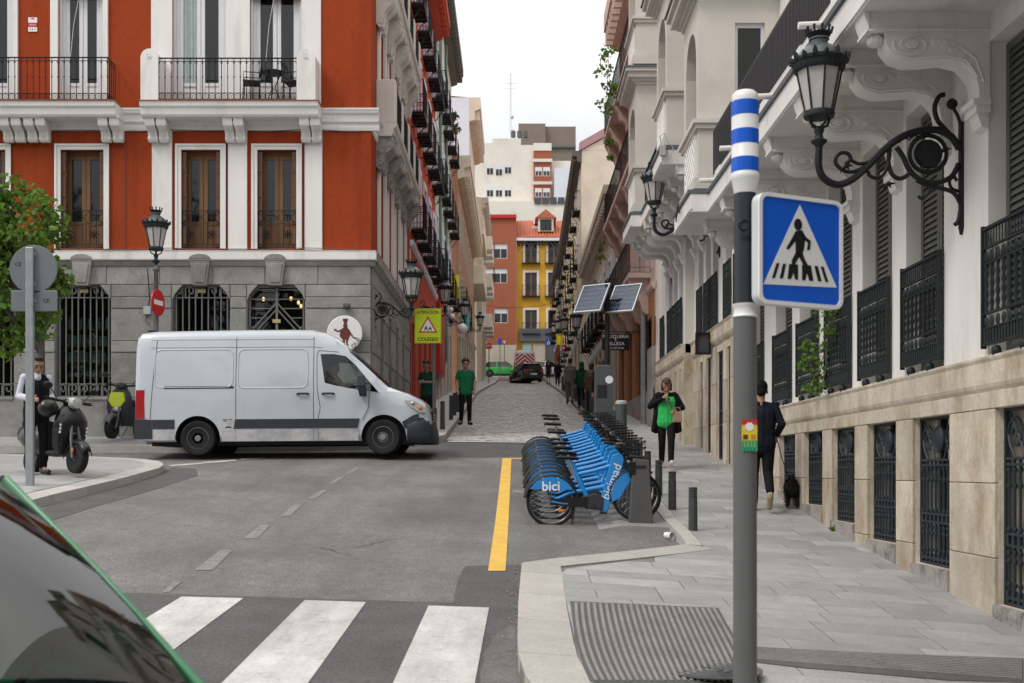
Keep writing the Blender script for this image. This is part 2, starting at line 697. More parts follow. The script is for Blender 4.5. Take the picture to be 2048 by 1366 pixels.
KERB = .11
RK = [(1.2, 3.0), (.42, 5.0), (.2, 5.9)] + [tuple(G(a, b, KERB)[:2]) for a, b in ((1060, 1366), (1042, 1330), (1036, 1290), (1038, 1200), (1045, 1123))] + [tuple(G(1374, 1089, KERB)[:2])]
RK += [(1.93, 13.4), (1.92, 18), (1.97, 24), (2.0, 28), (2.35, 39), (2.5, 60), (2.6, 89), (2.6, 104)]
RR = RK + [(6.0, 104), (6.0, 60), (4.6, 40), (4.4, 24), (4.3, 3.0)]
side_r = struct(drape('pavement_right', RR, KERB - .012, 'joint', step=.8, skirt=.3))
LK = [(-40, 23.85), (-8, 23.85), (-4.2, 23.95), (-3.2, 24.15), (-2.4, 24.65), (-1.85, 25.4), (-1.6, 26.4), (-1.62, 30), (-1.9, 60), (-1.5, 89), (-1.3, 104)]
LR = LK + [(-6, 104), (-6, 60), (-3.6, 40), (-3.5, 26.6), (-40, 26.6)]
side_l = struct(drape('pavement_left', LR, KERB+.04, 'granite_slab', step=1.0, skirt=.3))
IS = [tuple(G(a, b, KERB)[:2]) for a, b in ((20, 1013), (65, 1000), (150, 979), (230, 960), (290, 944), (318, 936), (327, 930), (324, 925), (310, 921), (270, 917), (200, 914), (100, 911), (0, 908))]
IS = [(-14, IS[0][1]-2.8)] + IS + [(-14, IS[-1][1]+.4)]
isl = struct(drape('traffic_island', IS, KERB, 'granite_slab', step=.6, skirt=.3))


def kerbs(edge, parent, up, wid, ln, inner, z0=-9, z1=999):
    """kerb stones along an edge; inner = +1 when the pavement lies to the left of the walking direction"""
    pts = dens(edge, .1, False)
    d = 0
    start = 0
    acc = 0
    segs = []
    for i in range(1, len(pts)):
        acc += (pts[i]-pts[i-1]).length
        turn = 0
        if acc >= ln or i == len(pts)-1:
            segs.append((start, i)); start = i; acc = 0

    def off(i):
        a, b = pts[max(0, i-2)], pts[min(len(pts)-1, i+2)]
        t = (b-a).normalized()
        return pts[i] + Vector((-t.y, t.x))*wid*inner
    for a, b in segs:
        if not (z0 < pts[a].y < z1): continue
        m = (a+b)//2
        g = .004
        rows = [a, m, b] if b-a > 1 else [a, b]
        tr = (pts[b]-pts[a]).normalized()*g
        mb = MB()
        top, bot = [], []
        for k, i in enumerate(rows):
            sh = tr if k == 0 else (-tr if k == len(rows)-1 else tr*0)
            o, n_ = pts[i]+sh, off(i)+sh
            o = o + (o-n_).normalized()*.005
            top.append((o, n_))
        for k in range(len(top)-1):
            (o1, n1), (o2, n2) = top[k], top[k+1]
            q = [o1, n1, n2, o2] if inner < 0 else [o1, o2, n2, n1]
            mb.hexa([(p.x, p.y, H(p.x, p.y)+up-.32) for p in q] + [(p.x, p.y, H(p.x, p.y)+up+.004) for p in q])
        mb.build('kerb_stone', 'granite_kerb', parent)


kerbs(RK[1:9], side_r, KERB, .36, 1.0, -1)
kerbs(RK[8:13], side_r, KERB, .16, 1.1, -1)
kerbs(LK, side_l, KERB+.04, .2, 1.2, 1, 20, 60)
kerbs(IS[1:], isl, KERB, .28, 1.0, 1)


def slabs(parent, lb, rb, y0, y1, sx, sy, up, th, maxn, avoid=(), mat='granite_slab', name='paving_slab'):
    n = 0
    y = y0
    row = 0
    while y < y1 and n < maxn:
        la, lb2, ra, rb2 = lb(y), lb(y+sy), rb(y), rb(y+sy)
        x = min(la, lb2) - (row % 3)*sx/3
        while x < max(ra, rb2):
            wx = sx*random.choice((1, 1, 1, .66, 1.2))
            q = [(max(x, la), y), (min(x+wx, ra), y), (min(x+wx, rb2), y+sy), (max(x, lb2), y+sy)]
            if q[1][0]-q[0][0] > .05 and q[2][0]-q[3][0] > .05 and not any(inside(((x+wx/2), y+sy/2), a) for a in avoid):
                slab(MB(), q, up, th, .0035).build(name, mat, parent)
                n += 1
            x += wx
        y += sy
        row += 1


TACT = [tuple(G(a, b, KERB)[:2]) for a, b in ((1140, 1203), (1437, 1217), (1452, 1245), (1478, 1290), (1512, 1366), (1180, 1366), (1165, 1330), (1150, 1280))]
BAND = [tuple(G(a, b, KERB)[:2]) for a, b in ((1490, 1293), (1700, 1305), (2047, 1318), (2047, 1366), (1900, 1362), (1600, 1336), (1505, 1325))]
K1, K2 = RK[7], RK[8]


def lbR(y):
    if y < K1[1]-.37: return .40
    if y < K2[1]-.25: return min(2.1, .40 + (y-K1[1]+.37)*(2.1-.40)/(K2[1]-K1[1]+.12))
    return kx0(y) + .165


def kx0(z):
    for a, b in zip(RK[8:], RK[9:]):
        if a[1] <= z <= b[1]: return a[0] + (b[0]-a[0])*(z-a[1])/(b[1]-a[1])
    return RK[8][0]


slabs(side_r, lbR, lambda y: 4.04, 6.4, 27, .80, .345, KERB, .04, 300)


def isl_b(y, s):
    xs = []
    for a, b in zip(IS, IS[1:]+IS[:1]):
        if (a[1] > y) != (b[1] > y): xs.append(a[0]+(b[0]-a[0])*(y-a[1])/(b[1]-a[1]))
    return max(xs)-.33 if xs else -13.5


slabs(isl, lambda y: -13.5, lambda y: isl_b(y, 1), IS[1][1]-1.2, IS[-2][1]-.1, .62, .42, KERB+.006, .02, 140)
far_r = drape('paving_surface', [(2.2, 27), (2.52, 39), (2.65, 60), (2.75, 89), (2.75, 104), (5.8, 104), (5.8, 60), (4.5, 40), (4.2, 27)], KERB, 'granite_slab', side_r, step=1.5)
sr_under = drape('paving_bed', [(1.4, 3.2), (.75, 5.0), (.56, 6.4), (4.2, 6.4), (4.25, 3.2)], KERB, 'granite_slab', side_r, step=1.5)

# tactile paving: ridges bending round the corner, and a ribbed band across the pavement
tb = drape('tactile_bed', TACT, KERB + .005, 'tactile', side_r, step=.3)
mb = MB()
A = [G(a, b, KERB) for a, b in ((1146, 1207), (1155, 1285), (1186, 1364))]
B = [G(a, b, KERB) for a, b in ((1434, 1220), (1474, 1292), (1508, 1364))]
NR = 24
M('tactile_ridge', (.25, .242, .232), .7, .15, 3, .2, 100, fine=.15)
for i in range(NR):
    t = (i+.25)/NR
    t2 = (i+.72)/NR
    def crv(t):
        p = [A[k].lerp(B[k], t) for k in range(3)]
        return [p[0]*(1-s)**2 + (p[1]*2 - p[0]*.5 - p[2]*.5)*2*s*(1-s) + p[2]*s*s for s in [q/14 for q in range(15)]]
    a, b = crv(t), crv(t2)
    for k in range(14):
        q = [a[k+1], b[k+1], b[k], a[k]]
        mb.hexa([(p.x, p.y, H(p.x, p.y)+KERB-.01) for p in q] + [(p.x, p.y, H(p.x, p.y)+KERB+.014) for p in q])
mb.build('tactile_ridges', 'tactile_ridge', side_r)['kind'] = 'stuff'
bb = drape('ribbed_bed', BAND, KERB + .005, 'tactile', side_r, step=.4)
mb = MB()
C0, C1 = G(1496, 1296, KERB), G(2044, 1322, KERB)
D0, D1 = G(1510, 1322, KERB), G(2044, 1362, KERB)
for i in range(11):
    t, t2 = (i+.2)/11, (i+.65)/11
    for k in range(10):
        s, s2 = k/10, (k+1)/10
        q = [C0.lerp(D0, t2).lerp(C1.lerp(D1, t2), s), C0.lerp(D0, t2).lerp(C1.lerp(D1, t2), s2), C0.lerp(D0, t).lerp(C1.lerp(D1, t), s2), C0.lerp(D0, t).lerp(C1.lerp(D1, t), s)]
        mb.hexa([(p.x, p.y, H(p.x, p.y)+KERB-.01) for p in q] + [(p.x, p.y, H(p.x, p.y)+KERB+.014) for p in q])
mb.build('ribbed_ridges', 'tactile_ridge', side_r)['kind'] = 'stuff'
# manhole cover in the tactile area
mc = G(1425, 1345, KERB)
mh = tag(MB().lathe([(.0, .0), (.30, .0), (.30, .008), (.27, .008), (.265, .004), (.0, .004)], n=32).build('manhole_cover', 'grey_metal', None, loc=(mc.x, mc.y, H(mc.x, mc.y)+KERB+.012), smooth=30), 'round iron manhole cover set in the tactile paving by the crossing', 'manhole cover')
mb = MB()
for r_ in (.06, .12, .18, .24):
    mb.tube([(r_*math.cos(t*PI/12), r_*math.sin(t*PI/12), .006) for t in range(24)], .008, 5, True)
mb.build('raised_ring', 'grey_metal', mh)

# cobbled street
COB = [(-1.5, 26.45), (1.93, 26.45), (2.0, 28), (2.35, 39), (2.5, 60), (2.6, 89), (2.6, 104), (-1.3, 104), (-1.5, 89), (-1.9, 60), (-1.62, 30)]
cob = struct(drape('cobbled_street', COB, .012, 'sett_dark', step=1.6))


def kx(z, e):
    for a, b in zip(e, e[1:]):
        if a[1] <= z <= b[1] and b[1] > a[1]: return a[0] + (b[0]-a[0])*(z-a[1])/(b[1]-a[1])
    return e[-1][0]


rest = MB()
z = 26.5
row = 0
nset = 0
SL, SW = .21, .145
while z < 96:
    xa, xb = kx(z, LK[6:])+.03, kx(z, RK[10:])-.03
    big = 1 if z < 60 else 2
    x = xa + (row % 2)*SW*.5
    while x < xb:
        wv = SW*random.uniform(.85, 1.15)*big
        q = [(x, z), (min(x+wv, xb), z), (min(x+wv, xb), z+SL*big), (x, z+SL*big)]
        if q[1][0]-x > .06:
            if nset < 300:
                slab(MB(), q, .03, .03, .008, .008).build('sett', 'sett', cob)
                nset += 1
            else:
                slab(rest, q, .03, .03, .008, .008)
        x += wv
    z += SL*big
    row += 1
ro = rest.build('setts_beyond', 'sett', cob)
ro['kind'] = 'stuff'
# stone threshold across the mouth of the cobbled street
drape('threshold_strip', [(-1.5, 26.1), (1.93, 26.1), (1.93, 26.44), (-1.5, 26.44)], .016, 'granite_kerb', cob, step=.5)

# painted markings and patches, each a thin sheet on the road


def patch(name, px, up, mat, step=.4):
    return drape(name, [tuple(G(a, b)[:2]) for a, b in px], up, mat, road, step)


def stripe(px, name, up, mat):
    return patch(name, px, up, mat, .35)


patch('asphalt_repair', ((1043, 1130), (930, 1132), (915, 1160), (905, 1212), (1036, 1222)), .004, 'asphalt_patch')
cz = [G(a, b) for a, b in ((40, 1178), (1036, 1210))]
drape('asphalt_repair', [(cz[0].x-1, cz[0].y), (cz[1].x, cz[1].y), (.1, 7.6), (.1, 4), (-6, 4)], .003, 'asphalt_patch', road, 1.)
patch('asphalt_repair', ((65, 1026), (200, 985), (300, 955), (345, 935), (392, 938), (396, 952), (350, 966), (240, 1000), (60, 1055)), .004, 'asphalt_patch')
patch('asphalt_repair', ((830, 900), (905, 877), (1060, 877), (1060, 912), (960, 916), (840, 912)), .003, 'asphalt_patch')


def extend(p, q, t):
    return p + (q-p)*t


def bar(t0, t1, b0, b1, ln):
    a, b, c, d = G(*t0), G(*t1), G(*b1), G(*b0)
    dr, dl = (c-b), (d-a)
    dr, dl = dr.normalized(), dl.normalized()
    m = (dr+dl).normalized()
    ring = [tuple(p[:2]) for p in (a, b, b+m*ln, a+m*ln)]
    return drape('crossing_stripe', ring, .008, 'white_paint', road, .4)


bar((363, 1195), (487, 1198), (290, 1239), (345, 1305), 3.6)
bar((609, 1202), (732, 1206), (446, 1366), (618, 1366), 3.6)
bar((857, 1213), (978, 1217), (787, 1366), (950, 1366), 3.6)
bar((120, 1188), (243, 1192), (60, 1222), (190, 1222), 3.2)
stripe(((1005, 917), (1023, 917), (1011, 1143), (976, 1143)), 'yellow_line', .008, 'yellow_paint')
stripe(((1023, 917), (1052, 917), (1052, 919), (1023, 919)), 'yellow_line', .008, 'yellow_paint')
for q in (((486, 1078), (514, 1078), (541, 1050), (521, 1050)), ((560, 1033), (580, 1033), (604, 1010), (588, 1010)), ((615, 998), (630, 998), (654, 981), (641, 981)), ((656, 968), (668, 968), (688, 955), (678, 955)), ((388, 1141), (425, 1141), (465, 1101), (440, 1101)), ((325, 1185), (338, 1185), (365, 1163), (348, 1163)), ((690, 948), (700, 948), (720, 936), (711, 936)), ((1026, 980), (1075, 984), (1075, 990), (1026, 986))):
    stripe(q, 'lane_dash', .005, 'worn_paint')
for q in (((335, 931), (400, 926), (410, 928), (345, 933)), ((400, 925), (470, 920), (475, 922), (412, 927)), ((480, 918), (530, 916), (533, 917), (482, 920))):
    stripe(q, 'lane_dash', .007, 'white_paint')
# hairline cracks in the asphalt
for pts in (((612, 1090), (660, 1100), (700, 1096), (740, 1090), (780, 1080), (820, 1072)), ((660, 1100), (690, 1108), (725, 1118))):
    mb = MB()
    P = []
    for i in range(len(pts)-1):
        for k in range(5):
            t = k/5
            P.append((pts[i][0]*(1-t)+pts[i+1][0]*t, pts[i][1]*(1-t)+pts[i+1][1]*t + random.uniform(-2, 2)))
    for a, b in zip(P, P[1:]):
        a, b = G(*a), G(*b)
        n_ = Vector((-(b-a).y, (b-a).x, 0)).normalized()*random.uniform(.0015, .004)
        mb.quad(*[(p.x, p.y, H(p.x, p.y)+.0045) for p in (a-n_, b-n_, b+n_, a+n_)])
    mb.build('road_crack', 'black', road)

# ================================================================ FACADE HELPERS
def opening_wall(name, parent, mat, x0, x1, z0, z1, ops, depth=.28, y=0., back=None, bevel=0):
    """a wall sheet with rectangular openings and their reveals; local x along, -y towards the street"""
    xs = sorted({x0, x1, *[a for o in ops for a in o[:2] if x0 < a < x1]})
    zs = sorted({z0, z1, *[a for o in ops for a in o[2:4] if z0 < a < z1]})
    mb = MB()
    for i in range(len(xs)-1):
        for j in range(len(zs)-1):
            cx, cz = (xs[i]+xs[i+1])/2, (zs[j]+zs[j+1])/2
            if any(o[0] < cx < o[1] and o[2] < cz < o[3] for o in ops): continue
            mb.quad((xs[i], y, zs[j]), (xs[i+1], y, zs[j]), (xs[i+1], y, zs[j+1]), (xs[i], y, zs[j+1]))
    for a, b, c, d in [o[:4] for o in ops]:
        mb.quad((a, y, c), (a, y+depth, c), (a, y+depth, d), (a, y, d))
        mb.quad((b, y, c), (b, y, d), (b, y+depth, d), (b, y+depth, c))
        mb.quad((a, y, d), (a, y+depth, d), (b, y+depth, d), (b, y, d))
        mb.quad((a, y, c), (b, y, c), (b, y+depth, c), (a, y+depth, c))
    return mb.build(name, mat, parent)


def frame_mb(mb, x0, x1, z0, z1, t, y0, y1, mi=0):
    mb.box(x0, x0+t, y0, y1, z0, z1, mi); mb.box(x1-t, x1, y0, y1, z0, z1, mi)
    mb.box(x0+t, x1-t, y0, y1, z0, z0+t, mi); mb.box(x0+t, x1-t, y0, y1, z1-t, z1, mi)
    return mb


def french_window(parent, xc, z0, wd, h, mat='white_wood', glass='dark_glass', y=.16, panel=.22, stile=.07, bars=0, name='window'):
    def mk():
        mb = MB()
        frame_mb(mb, -wd/2, wd/2, 0, h, stile*.8, 0, .09)
        pl = h*panel
        panes = []
        for s in (-1, 1):
            a, b = (-wd/2+stile*.8, -.006) if s < 0 else (.006, wd/2-stile*.8)
            frame_mb(mb, a, b, stile*.8, h-stile*.8, stile, .02, .075)
            if panel: mb.box(a+stile, b-stile, .035, .06, stile*1.8, pl)
            mb.box(a+stile, b-stile, .02, .075, pl, pl+stile*.9)
            z_a = pl+stile*.9
            for k in range(bars):
                zz = z_a + (h-stile*1.8-z_a)*(k+1)/(bars+1)
                mb.box(a+stile, b-stile, .03, .065, zz-.015, zz+.015)
            panes.append((a+stile, b-stile, z_a, h-stile*1.8))
        pm = [MB().box(p[0], p[1], .045, .05, p[2], p[3]).mesh('pane', glass) for p in panes]
        return mb.mesh('window', mat), pm
    key = ('fw', round(wd, 3), round(h, 3), mat, glass, panel, stile, bars)
    me, pm = cached(key, mk)
    o = link(name, me, parent, (xc, y, z0))
    for p in pm: link('pane', p, o)
    return o


def sash_window(parent, xc, z0, wd, h, mat='white_wood', glass='mid_glass', y=.12, blind=0., name='window'):
    def mk():
        mb = MB()
        frame_mb(mb, -wd/2, wd/2, 0, h, .06, 0, .08)
        mb.box(-.03, .03, .01, .07, .06, h-.06)
        if blind: mb.box(-wd/2+.06, wd/2-.06, -.005, .03, h*(1-blind), h-.06)
        return mb.mesh('window', mat), MB().box(-wd/2+.06, wd/2-.06, .04, .05, .06, h-.06).mesh('pane', glass)
    me, pm = cached(('sw', round(wd, 3), round(h, 3), mat, glass, blind), mk)
    o = link(name, me, parent, (xc, y, z0))
    link('pane', pm, o)
    return o


def rail_mesh(wd, dp, h, n, mat='black_iron', scroll=True, r=.009, band=.16, nb=None):
    """iron railing round three sides, base at z=0, back at y=0"""
    mb = MB()
    cs = [(-wd/2, 0), (-wd/2, -dp), (wd/2, -dp), (wd/2, 0)]
    sides = [(cs[0], cs[1]), (cs[1], cs[2]), (cs[2], cs[3])]
    for a, b in sides:
        for z, t in ((h, .022), (h-.07, .01), (band, .010), (.02, .014)):
            A, B = Vector((*a, z)), Vector((*b, z))
            d = (B-A).normalized()
            mb.tube([A-d*t*.5, B+d*t*.5], t*.75, 4)
        L = math.dist(a, b)
        k = max(2, int(round(L/n)))
        for i in range(k+1):
            t = i/k
            x, y = a[0]+(b[0]-a[0])*t, a[1]+(b[1]-a[1])*t
            mb.tube([(x, y, 0), (x, y, band), (x, y, h*.5), (x, y, h)], r, 4)
            if scroll:
                mb.ell((x, y, h*.55), (r*2, r*2, r*3), 5, 4)
                mb.ell((x, y, h-.11), (r*2.2, r*2.2, r*2.6), 5, 4)
                if i < k:
                    d = Vector((b[0]-a[0], b[1]-a[1], 0)).normalized()
                    c = Vector((a[0], a[1], band*.55)) + d*L*(i+.5)/k
                    rr = min(L/k*.46, band*.42)
                    mb.tube([c + d*rr*math.cos(q*PI/5) + Vector((0, 0, rr*math.sin(q*PI/5))) for q in range(10)], r*.7, 4, True)
                    mb.tube([c + d*rr*.4*math.cos(q*PI/3) + Vector((0, 0, rr*.4*math.sin(q*PI/3))) for q in range(6)], r*.6, 4, True)
                    m = Vector((a[0], a[1], h-.1)) + d*L*(i+.5)/k
                    mb.tube([m + d*L/k*.45*math.cos(q*PI/6) + Vector((0, 0, .05*math.sin(q*PI/6)-.02)) for q in range(7)], r*.6, 4)
    return mb.mesh('railing', mat)


def iron_balcony(parent, xc, z0, wd, dp=.45, h=1.0, n=.13, scroll=False, slab_mat='black_iron', name='balcony'):
    def mk():
        s = MB()
        s.box(-wd/2-.03, wd/2+.03, -dp-.03, 0, -.05, -.012)
        k = int(wd/.35)
        for i in range(k+1):
            x = -wd/2 + wd*i/k
            s.box(x-.015, x+.015, -dp, 0, -.08, -.05)
        s.box(-wd/2-.03, wd/2+.03, -dp-.045, -dp-.02, -.085, -.012)
        for x in (-wd/2+.1, wd/2-.1):
            s.tube([(x, 0, -.5), (x, -.12, -.42), (x, -dp*.6, -.2), (x, -dp*.95, -.1)], .018, 5)
        return s.mesh('balcony', slab_mat), rail_mesh(wd, dp, h, n, 'black_iron', scroll)
    s, r = cached(('ib', wd, dp, h, n, scroll, slab_mat), mk)
    o = link(name, s, parent, (xc, 0, z0))
    link('railing', r, o)
    return o


def scroll_pts(cx, cz, r0, r1, turns, a0, n=22, sgn=1):
    return [(cx + (r0+(r1-r0)*t/n)*math.cos(a0+sgn*turns*2*PI*t/n), cz + (r0+(r1-r0)*t/n)*math.sin(a0+sgn*turns*2*PI*t/n)) for t in range(n+1)]


def console_mesh(mat, dp, h, wd):
    """small S-scroll bracket under a balcony, hanging from z=0, against y=0"""
    mb = MB()
    poly = [(0, 0), (-dp, 0), (-dp, -h*.18), (-dp*.93, -h*.34), (-dp*.72, -h*.44), (-dp*.5, -h*.55), (-dp*.42, -h*.72), (-dp*.45, -h*.88), (-dp*.36, -h), (-dp*.16, -h*1.02), (0, -h*.9)]
    mb.prism(poly, -wd/2, wd/2, 'yz')
    for c, r_ in (((-dp*.80, -h*.22), h*.15), ((-dp*.26, -h*.84), h*.13)):
        for s in (-1, 1):
            mb.tube([(s*wd/2, y, z) for y, z in scroll_pts(c[0], c[1], r_, r_*.15, 1.6, 0, 16)], .012, 4)
        mb.lathe([(0, -wd/2-.012), (r_*.6, -wd/2-.012), (r_*.6, wd/2+.012), (0, wd/2+.012)], (0, c[0], c[1]), 10, axis='x')
    mb.box(-wd/2-.015, wd/2+.015, -dp-.02, 0, -.001, .06)
    for k in (-.25, 0, .25):
        mb.tube([(wd*k, -dp-.002, -.02), (wd*k, -dp*.9-.01, -h*.33), (wd*k, -dp*.5-.01, -h*.54), (wd*k, -dp*.44-.01, -h*.85)], .010, 4)
    return mb.mesh('console', mat, smooth=35)


def moulding(mb, x0, x1, prof, cap=True, mi=0):
    """profile [(y,z)..] swept along x, closed back to y=.02"""
    p = [(.02, prof[0][1])] + prof + [(.02, prof[-1][1])]
    mb.prism([(a, b) for a, b in p], x0, x1, 'yz', mi)
    return mb


# ================================================================ RED CORNER BUILDING
RY = 26.0
RS = F/RY


def rx(px): return (px-CX)/RS


def rzz(py): return (CY-py)/RS


XC = rx(742)
red = thing('corner_building', 'red stucco corner building with white balconies above a grey granite ground floor', 'building', (0, RY, 0))
XL = -17.5
TOP = 17.0
# openings, upper floors
w1 = [(363, 441), (515, 593), (122, 208), (-75, 12), (-230, -145), (-430, -345)]
o1 = [(rx(a), rx(b), rzz(498), rzz(300)) for a, b in w1]
w2 = [(345, 452), (500, 603), (117, 207), (-75, 27), (-230, -145), (-430, -345)]
o2 = [(rx(a), rx(b), rzz(216), rzz(-62)) for a, b in w2]
o3 = [(rx(a), rx(b), rzz(-190), rzz(-440)) for a, b in w2]
opening_wall('stucco_wall', red, 'red_stucco', XL, XC, rzz(502), TOP, o1+o2+o3, .30)
# white bay on the upper floor, pilasters on the lower one
bay = [o for o in o2+o3 if o[0] > rx(300)]
opening_wall('white_bay', red, 'white_stucco', rx(303), rx(642), rzz(216), TOP, bay, .03, -.03)
mb = MB()
mb.box(rx(302.9), rx(303), -.03, .0, rzz(216), TOP)
for a, b in ((305, 345), (457, 495), (610, 645)):
    MB().box(rx(a), rx(b), -.05, .0, rzz(500), rzz(262)).build('pilaster', 'white_stucco', red, bevel=.008)
mb.box(rx(642), rx(642.1), -.03, 0, rzz(216), TOP)
mb.build('white_bay_edge', 'white_stucco', red)
for i, o in enumerate(o1):
    mb = MB()
    frame = (o[0]-.13, o[1]+.13, o[2], o[3]+.13)
    for k, (t, y) in enumerate(((.13, -.035), (.045, -.06))):
        mb.box(frame[0], frame[0]+t, y, 0, frame[2], frame[3]); mb.box(frame[1]-t, frame[1], y, 0, frame[2], frame[3]); mb.box(frame[0]+t, frame[1]-t, y, 0, frame[3]-t, frame[3])
    mb.build('window_surround', 'white_stucco', red)
    wd, h = o[1]-o[0], o[3]-o[2]
    win = french_window(red, (o[0]+o[1])/2, o[2], wd, h, 'ochre_wood', y=.2, panel=.26, stile=.09)
    for s in (-1, 1):      # folded brown shutters against the jambs
        mb = MB()
        x = s*(wd/2-.01)
        mb.box(min(x, x-s*.10), max(x, x-s*.10), -.17, -.14, .03, h-.03)
        for k in range(4):
            mb.box(min(x-s*.01, x-s*.09), max(x-s*.01, x-s*.09), -.185, -.17, .06+k*h/4, h/4*(k+1)-.06)
        mb.build('shutter', 'brown_wood', win)

    def juliet():
        mb = MB()
        hh = h*.385
        for z in (.04, .10, hh, hh-.3):
            mb.box(-wd/2, wd/2, -.008, .008, z, z+.014)
        k = 6
        for q in range(k+1):
            x = -wd/2+.02+(wd-.04)*q/k
            mb.tube([(x, 0, .02), (x, 0, hh)], .006, 4)
        for q in range(3):
            x = -wd/2+wd*(q+.5)/3
            e = wd/6
            mb.tube([(x-e, 0, hh-.3), (x+e, 0, hh)], .006, 4); mb.tube([(x+e, 0, hh-.3), (x-e, 0, hh)], .006, 4)
        for q in (-1, 1):
            for a in range(8):
                mb.tube([(q*wd*.27, -.01, hh*.38), (q*wd*.27+.10*math.cos(a*PI/4), -.01, hh*.38+.10*math.sin(a*PI/4))], [.006, .02], 4)
        return mb.mesh('guard_rail', 'black_iron')
    link('guard_rail', cached(('jul', i < 2), juliet), win, (0, -.19, 0))
for i, o in enumerate(o2+o3):
    wd, h = o[1]-o[0], o[3]-o[2]
    win = french_window(red, (o[0]+o[1])/2, o[2], wd-.1, h, 'white_wood', y=.12, panel=.17, stile=.085)
    mb = MB()
    for s in (-1, 1): mb.box(min(s*wd/2, s*(wd/2-.06)), max(s*wd/2, s*(wd/2-.06)), -.06, .1, 0, h)
    mb.build('jamb', 'white_wood', win)
    if i in (1, 2):
        b = MB()
        for k in range(11):
            b.cyl((-wd/2+.02, -.14, h-.04-.045*k), (wd/2-.02, -.14, h-.04-.045*k), .024, n=6)
        bl = b.build('roll_blind', 'straw', win)
        bl.location.z = -.16 if i == 1 else -.05
        MB().tube([(.0, -.16, h-.5), (-.13, -.22, h-1.3), (-.22, -.26, .7)], .006, 4).build('blind_cord', 'white_wood', win)
    if i == 0:
        c = MB()
        n = 14
        pts = [(-wd/2+.16+(wd/2-.25)*k/n, -.0+.012*math.sin(k*2.4)) for k in range(n+1)]
        for (xa, ya), (xb, yb) in zip(pts, pts[1:]): c.quad((xa, ya+.03, .5), (xb, yb+.03, .5), (xb, yb+.03, h-.1), (xa, ya+.03, h-.1))
        c.build('curtain', 'sheer', win) if 'sheer' in MATS else c.build('curtain', M('sheer', (.34, .40, .40), .8, .12, 5), win)
    if i in (2, 3, 4, 5):
        mb = MB()
        mb.box(o[0]-.17, o[0], -.05, 0, o[2], o[3]+.16); mb.box(o[1], o[1]+.11, -.05, 0, o[2], o[3]+.16); mb.box(o[0], o[1], -.05, 0, o[3], o[3]+.16)
        mb.build('window_surround', 'white_stucco', red)

# string course between the floors, balcony slabs and their consoles
PF = [(-.03, rzz(262)), (-.05, rzz(256)), (-.05, rzz(250)), (-.10, rzz(246)), (-.12, rzz(234)), (-.17, rzz(230)), (-.19, rzz(224))]
sc = MB()
moulding(sc, XL, XC+.19, PF)
sc.box(XL, XC+.20, -.20, .02, rzz(224)-.002, rzz(221))
sc.build('string_course', 'white_stucco', red)
for x0, x1, nm in ((-700, 248, 0), (296, 645, 1)):
    mb = MB()
    a, b = rx(x0), rx(x1)
    d = .62
    moulding(mb, a, b, [(-d*.8, rzz(247)), (-d*.86, rzz(243)), (-d*.9, rzz(232)), (-d*.97, rzz(228)), (-d, rzz(219))])
    mb.build('balcony_slab', 'white_stucco', red, bevel=.01)
    MB().box(a-.02, b+.02, -d-.02, 0, rzz(219), rzz(217.4)).build('tile_edge', M('terracotta', (.34, .12, .06), .8, .2, 6), red)
cm = console_mesh('white_stucco', .40, .45, .205)
for a in (24, 47, 72, 95, 218, 241, 311, 333, 464, 485, 615, 636, -140, -115, -300, -275):
    link('console', cm, red, (rx(a), -.04, rzz(248)))
# railings of the two front balconies
L2 = rx(603)-rx(333)
r2 = link('railing', rail_mesh(L2, .02, rzz(134)-rzz(216), .136), red, ((rx(333)+rx(603))/2, -.55, rzz(216.5)))
L1 = rx(232)-rx(-300)
link('railing', rail_mesh(L1, .50, rzz(131)-rzz(215), .136), red, ((rx(-300)+rx(232))/2, -.05, rzz(216.5)))
for a, b in ((298, 333), (603, 640)):
    mb = MB()
    xa, xb = rx(a), rx(b)
    m = (xa+xb)/2
    r_ = (xb-xa)/2
    zc = rzz(116)-r_
    poly = [(xa, rzz(217)), (xb, rzz(217))] + [(m+r_*math.cos(t*PI/10), zc+r_*math.sin(t*PI/10)) for t in range(11)]
    mb.prism(poly, -.60, 0, 'xz')
    mb.lathe([(.0, -.625), (.03, -.62), (.03, -.60)], (m, 0, zc+.02), 10, axis='y')
    mb.tube([(m+.06*math.cos(t*PI/8), -.602, zc+.02+.06*math.sin(t*PI/8)) for t in range(16)], .009, 4, True)
    mb.build('pedestal', 'white_stucco', red, bevel=.012)

# ---- granite ground floor
GZ0, GZ1 = .2, rzz(530)
sw = [(112, 222), (345, 460), (495, 610), (-110, 28), (-330, -215)]
so_ = [(rx(a), rx(b), rzz(794), rzz(570)) for a, b in sw]
opening_wall('granite_wall', red, 'grey_granite', XL, XC, GZ0, GZ1, so_, .5)
# courses as separate blocks standing proud of the joints
courses = [(530, 569.5, 1.25, .03), (569.5, 594, 1.25, .0305), (594, 617, 1.9, .045), (617, 682, 1.25, .03), (682, 705, 1.9, .045), (705, 768, 1.25, .03), (768, 795, 1.9, .045)]


def block(x0, x1, z0, z1, pr, par, y=0., bev=.012, mat='grey_granite'):
    return MB().box(x0, x1, y-pr, y+.001, z0, z1).build('stone_block', mat, par, bevel=bev)


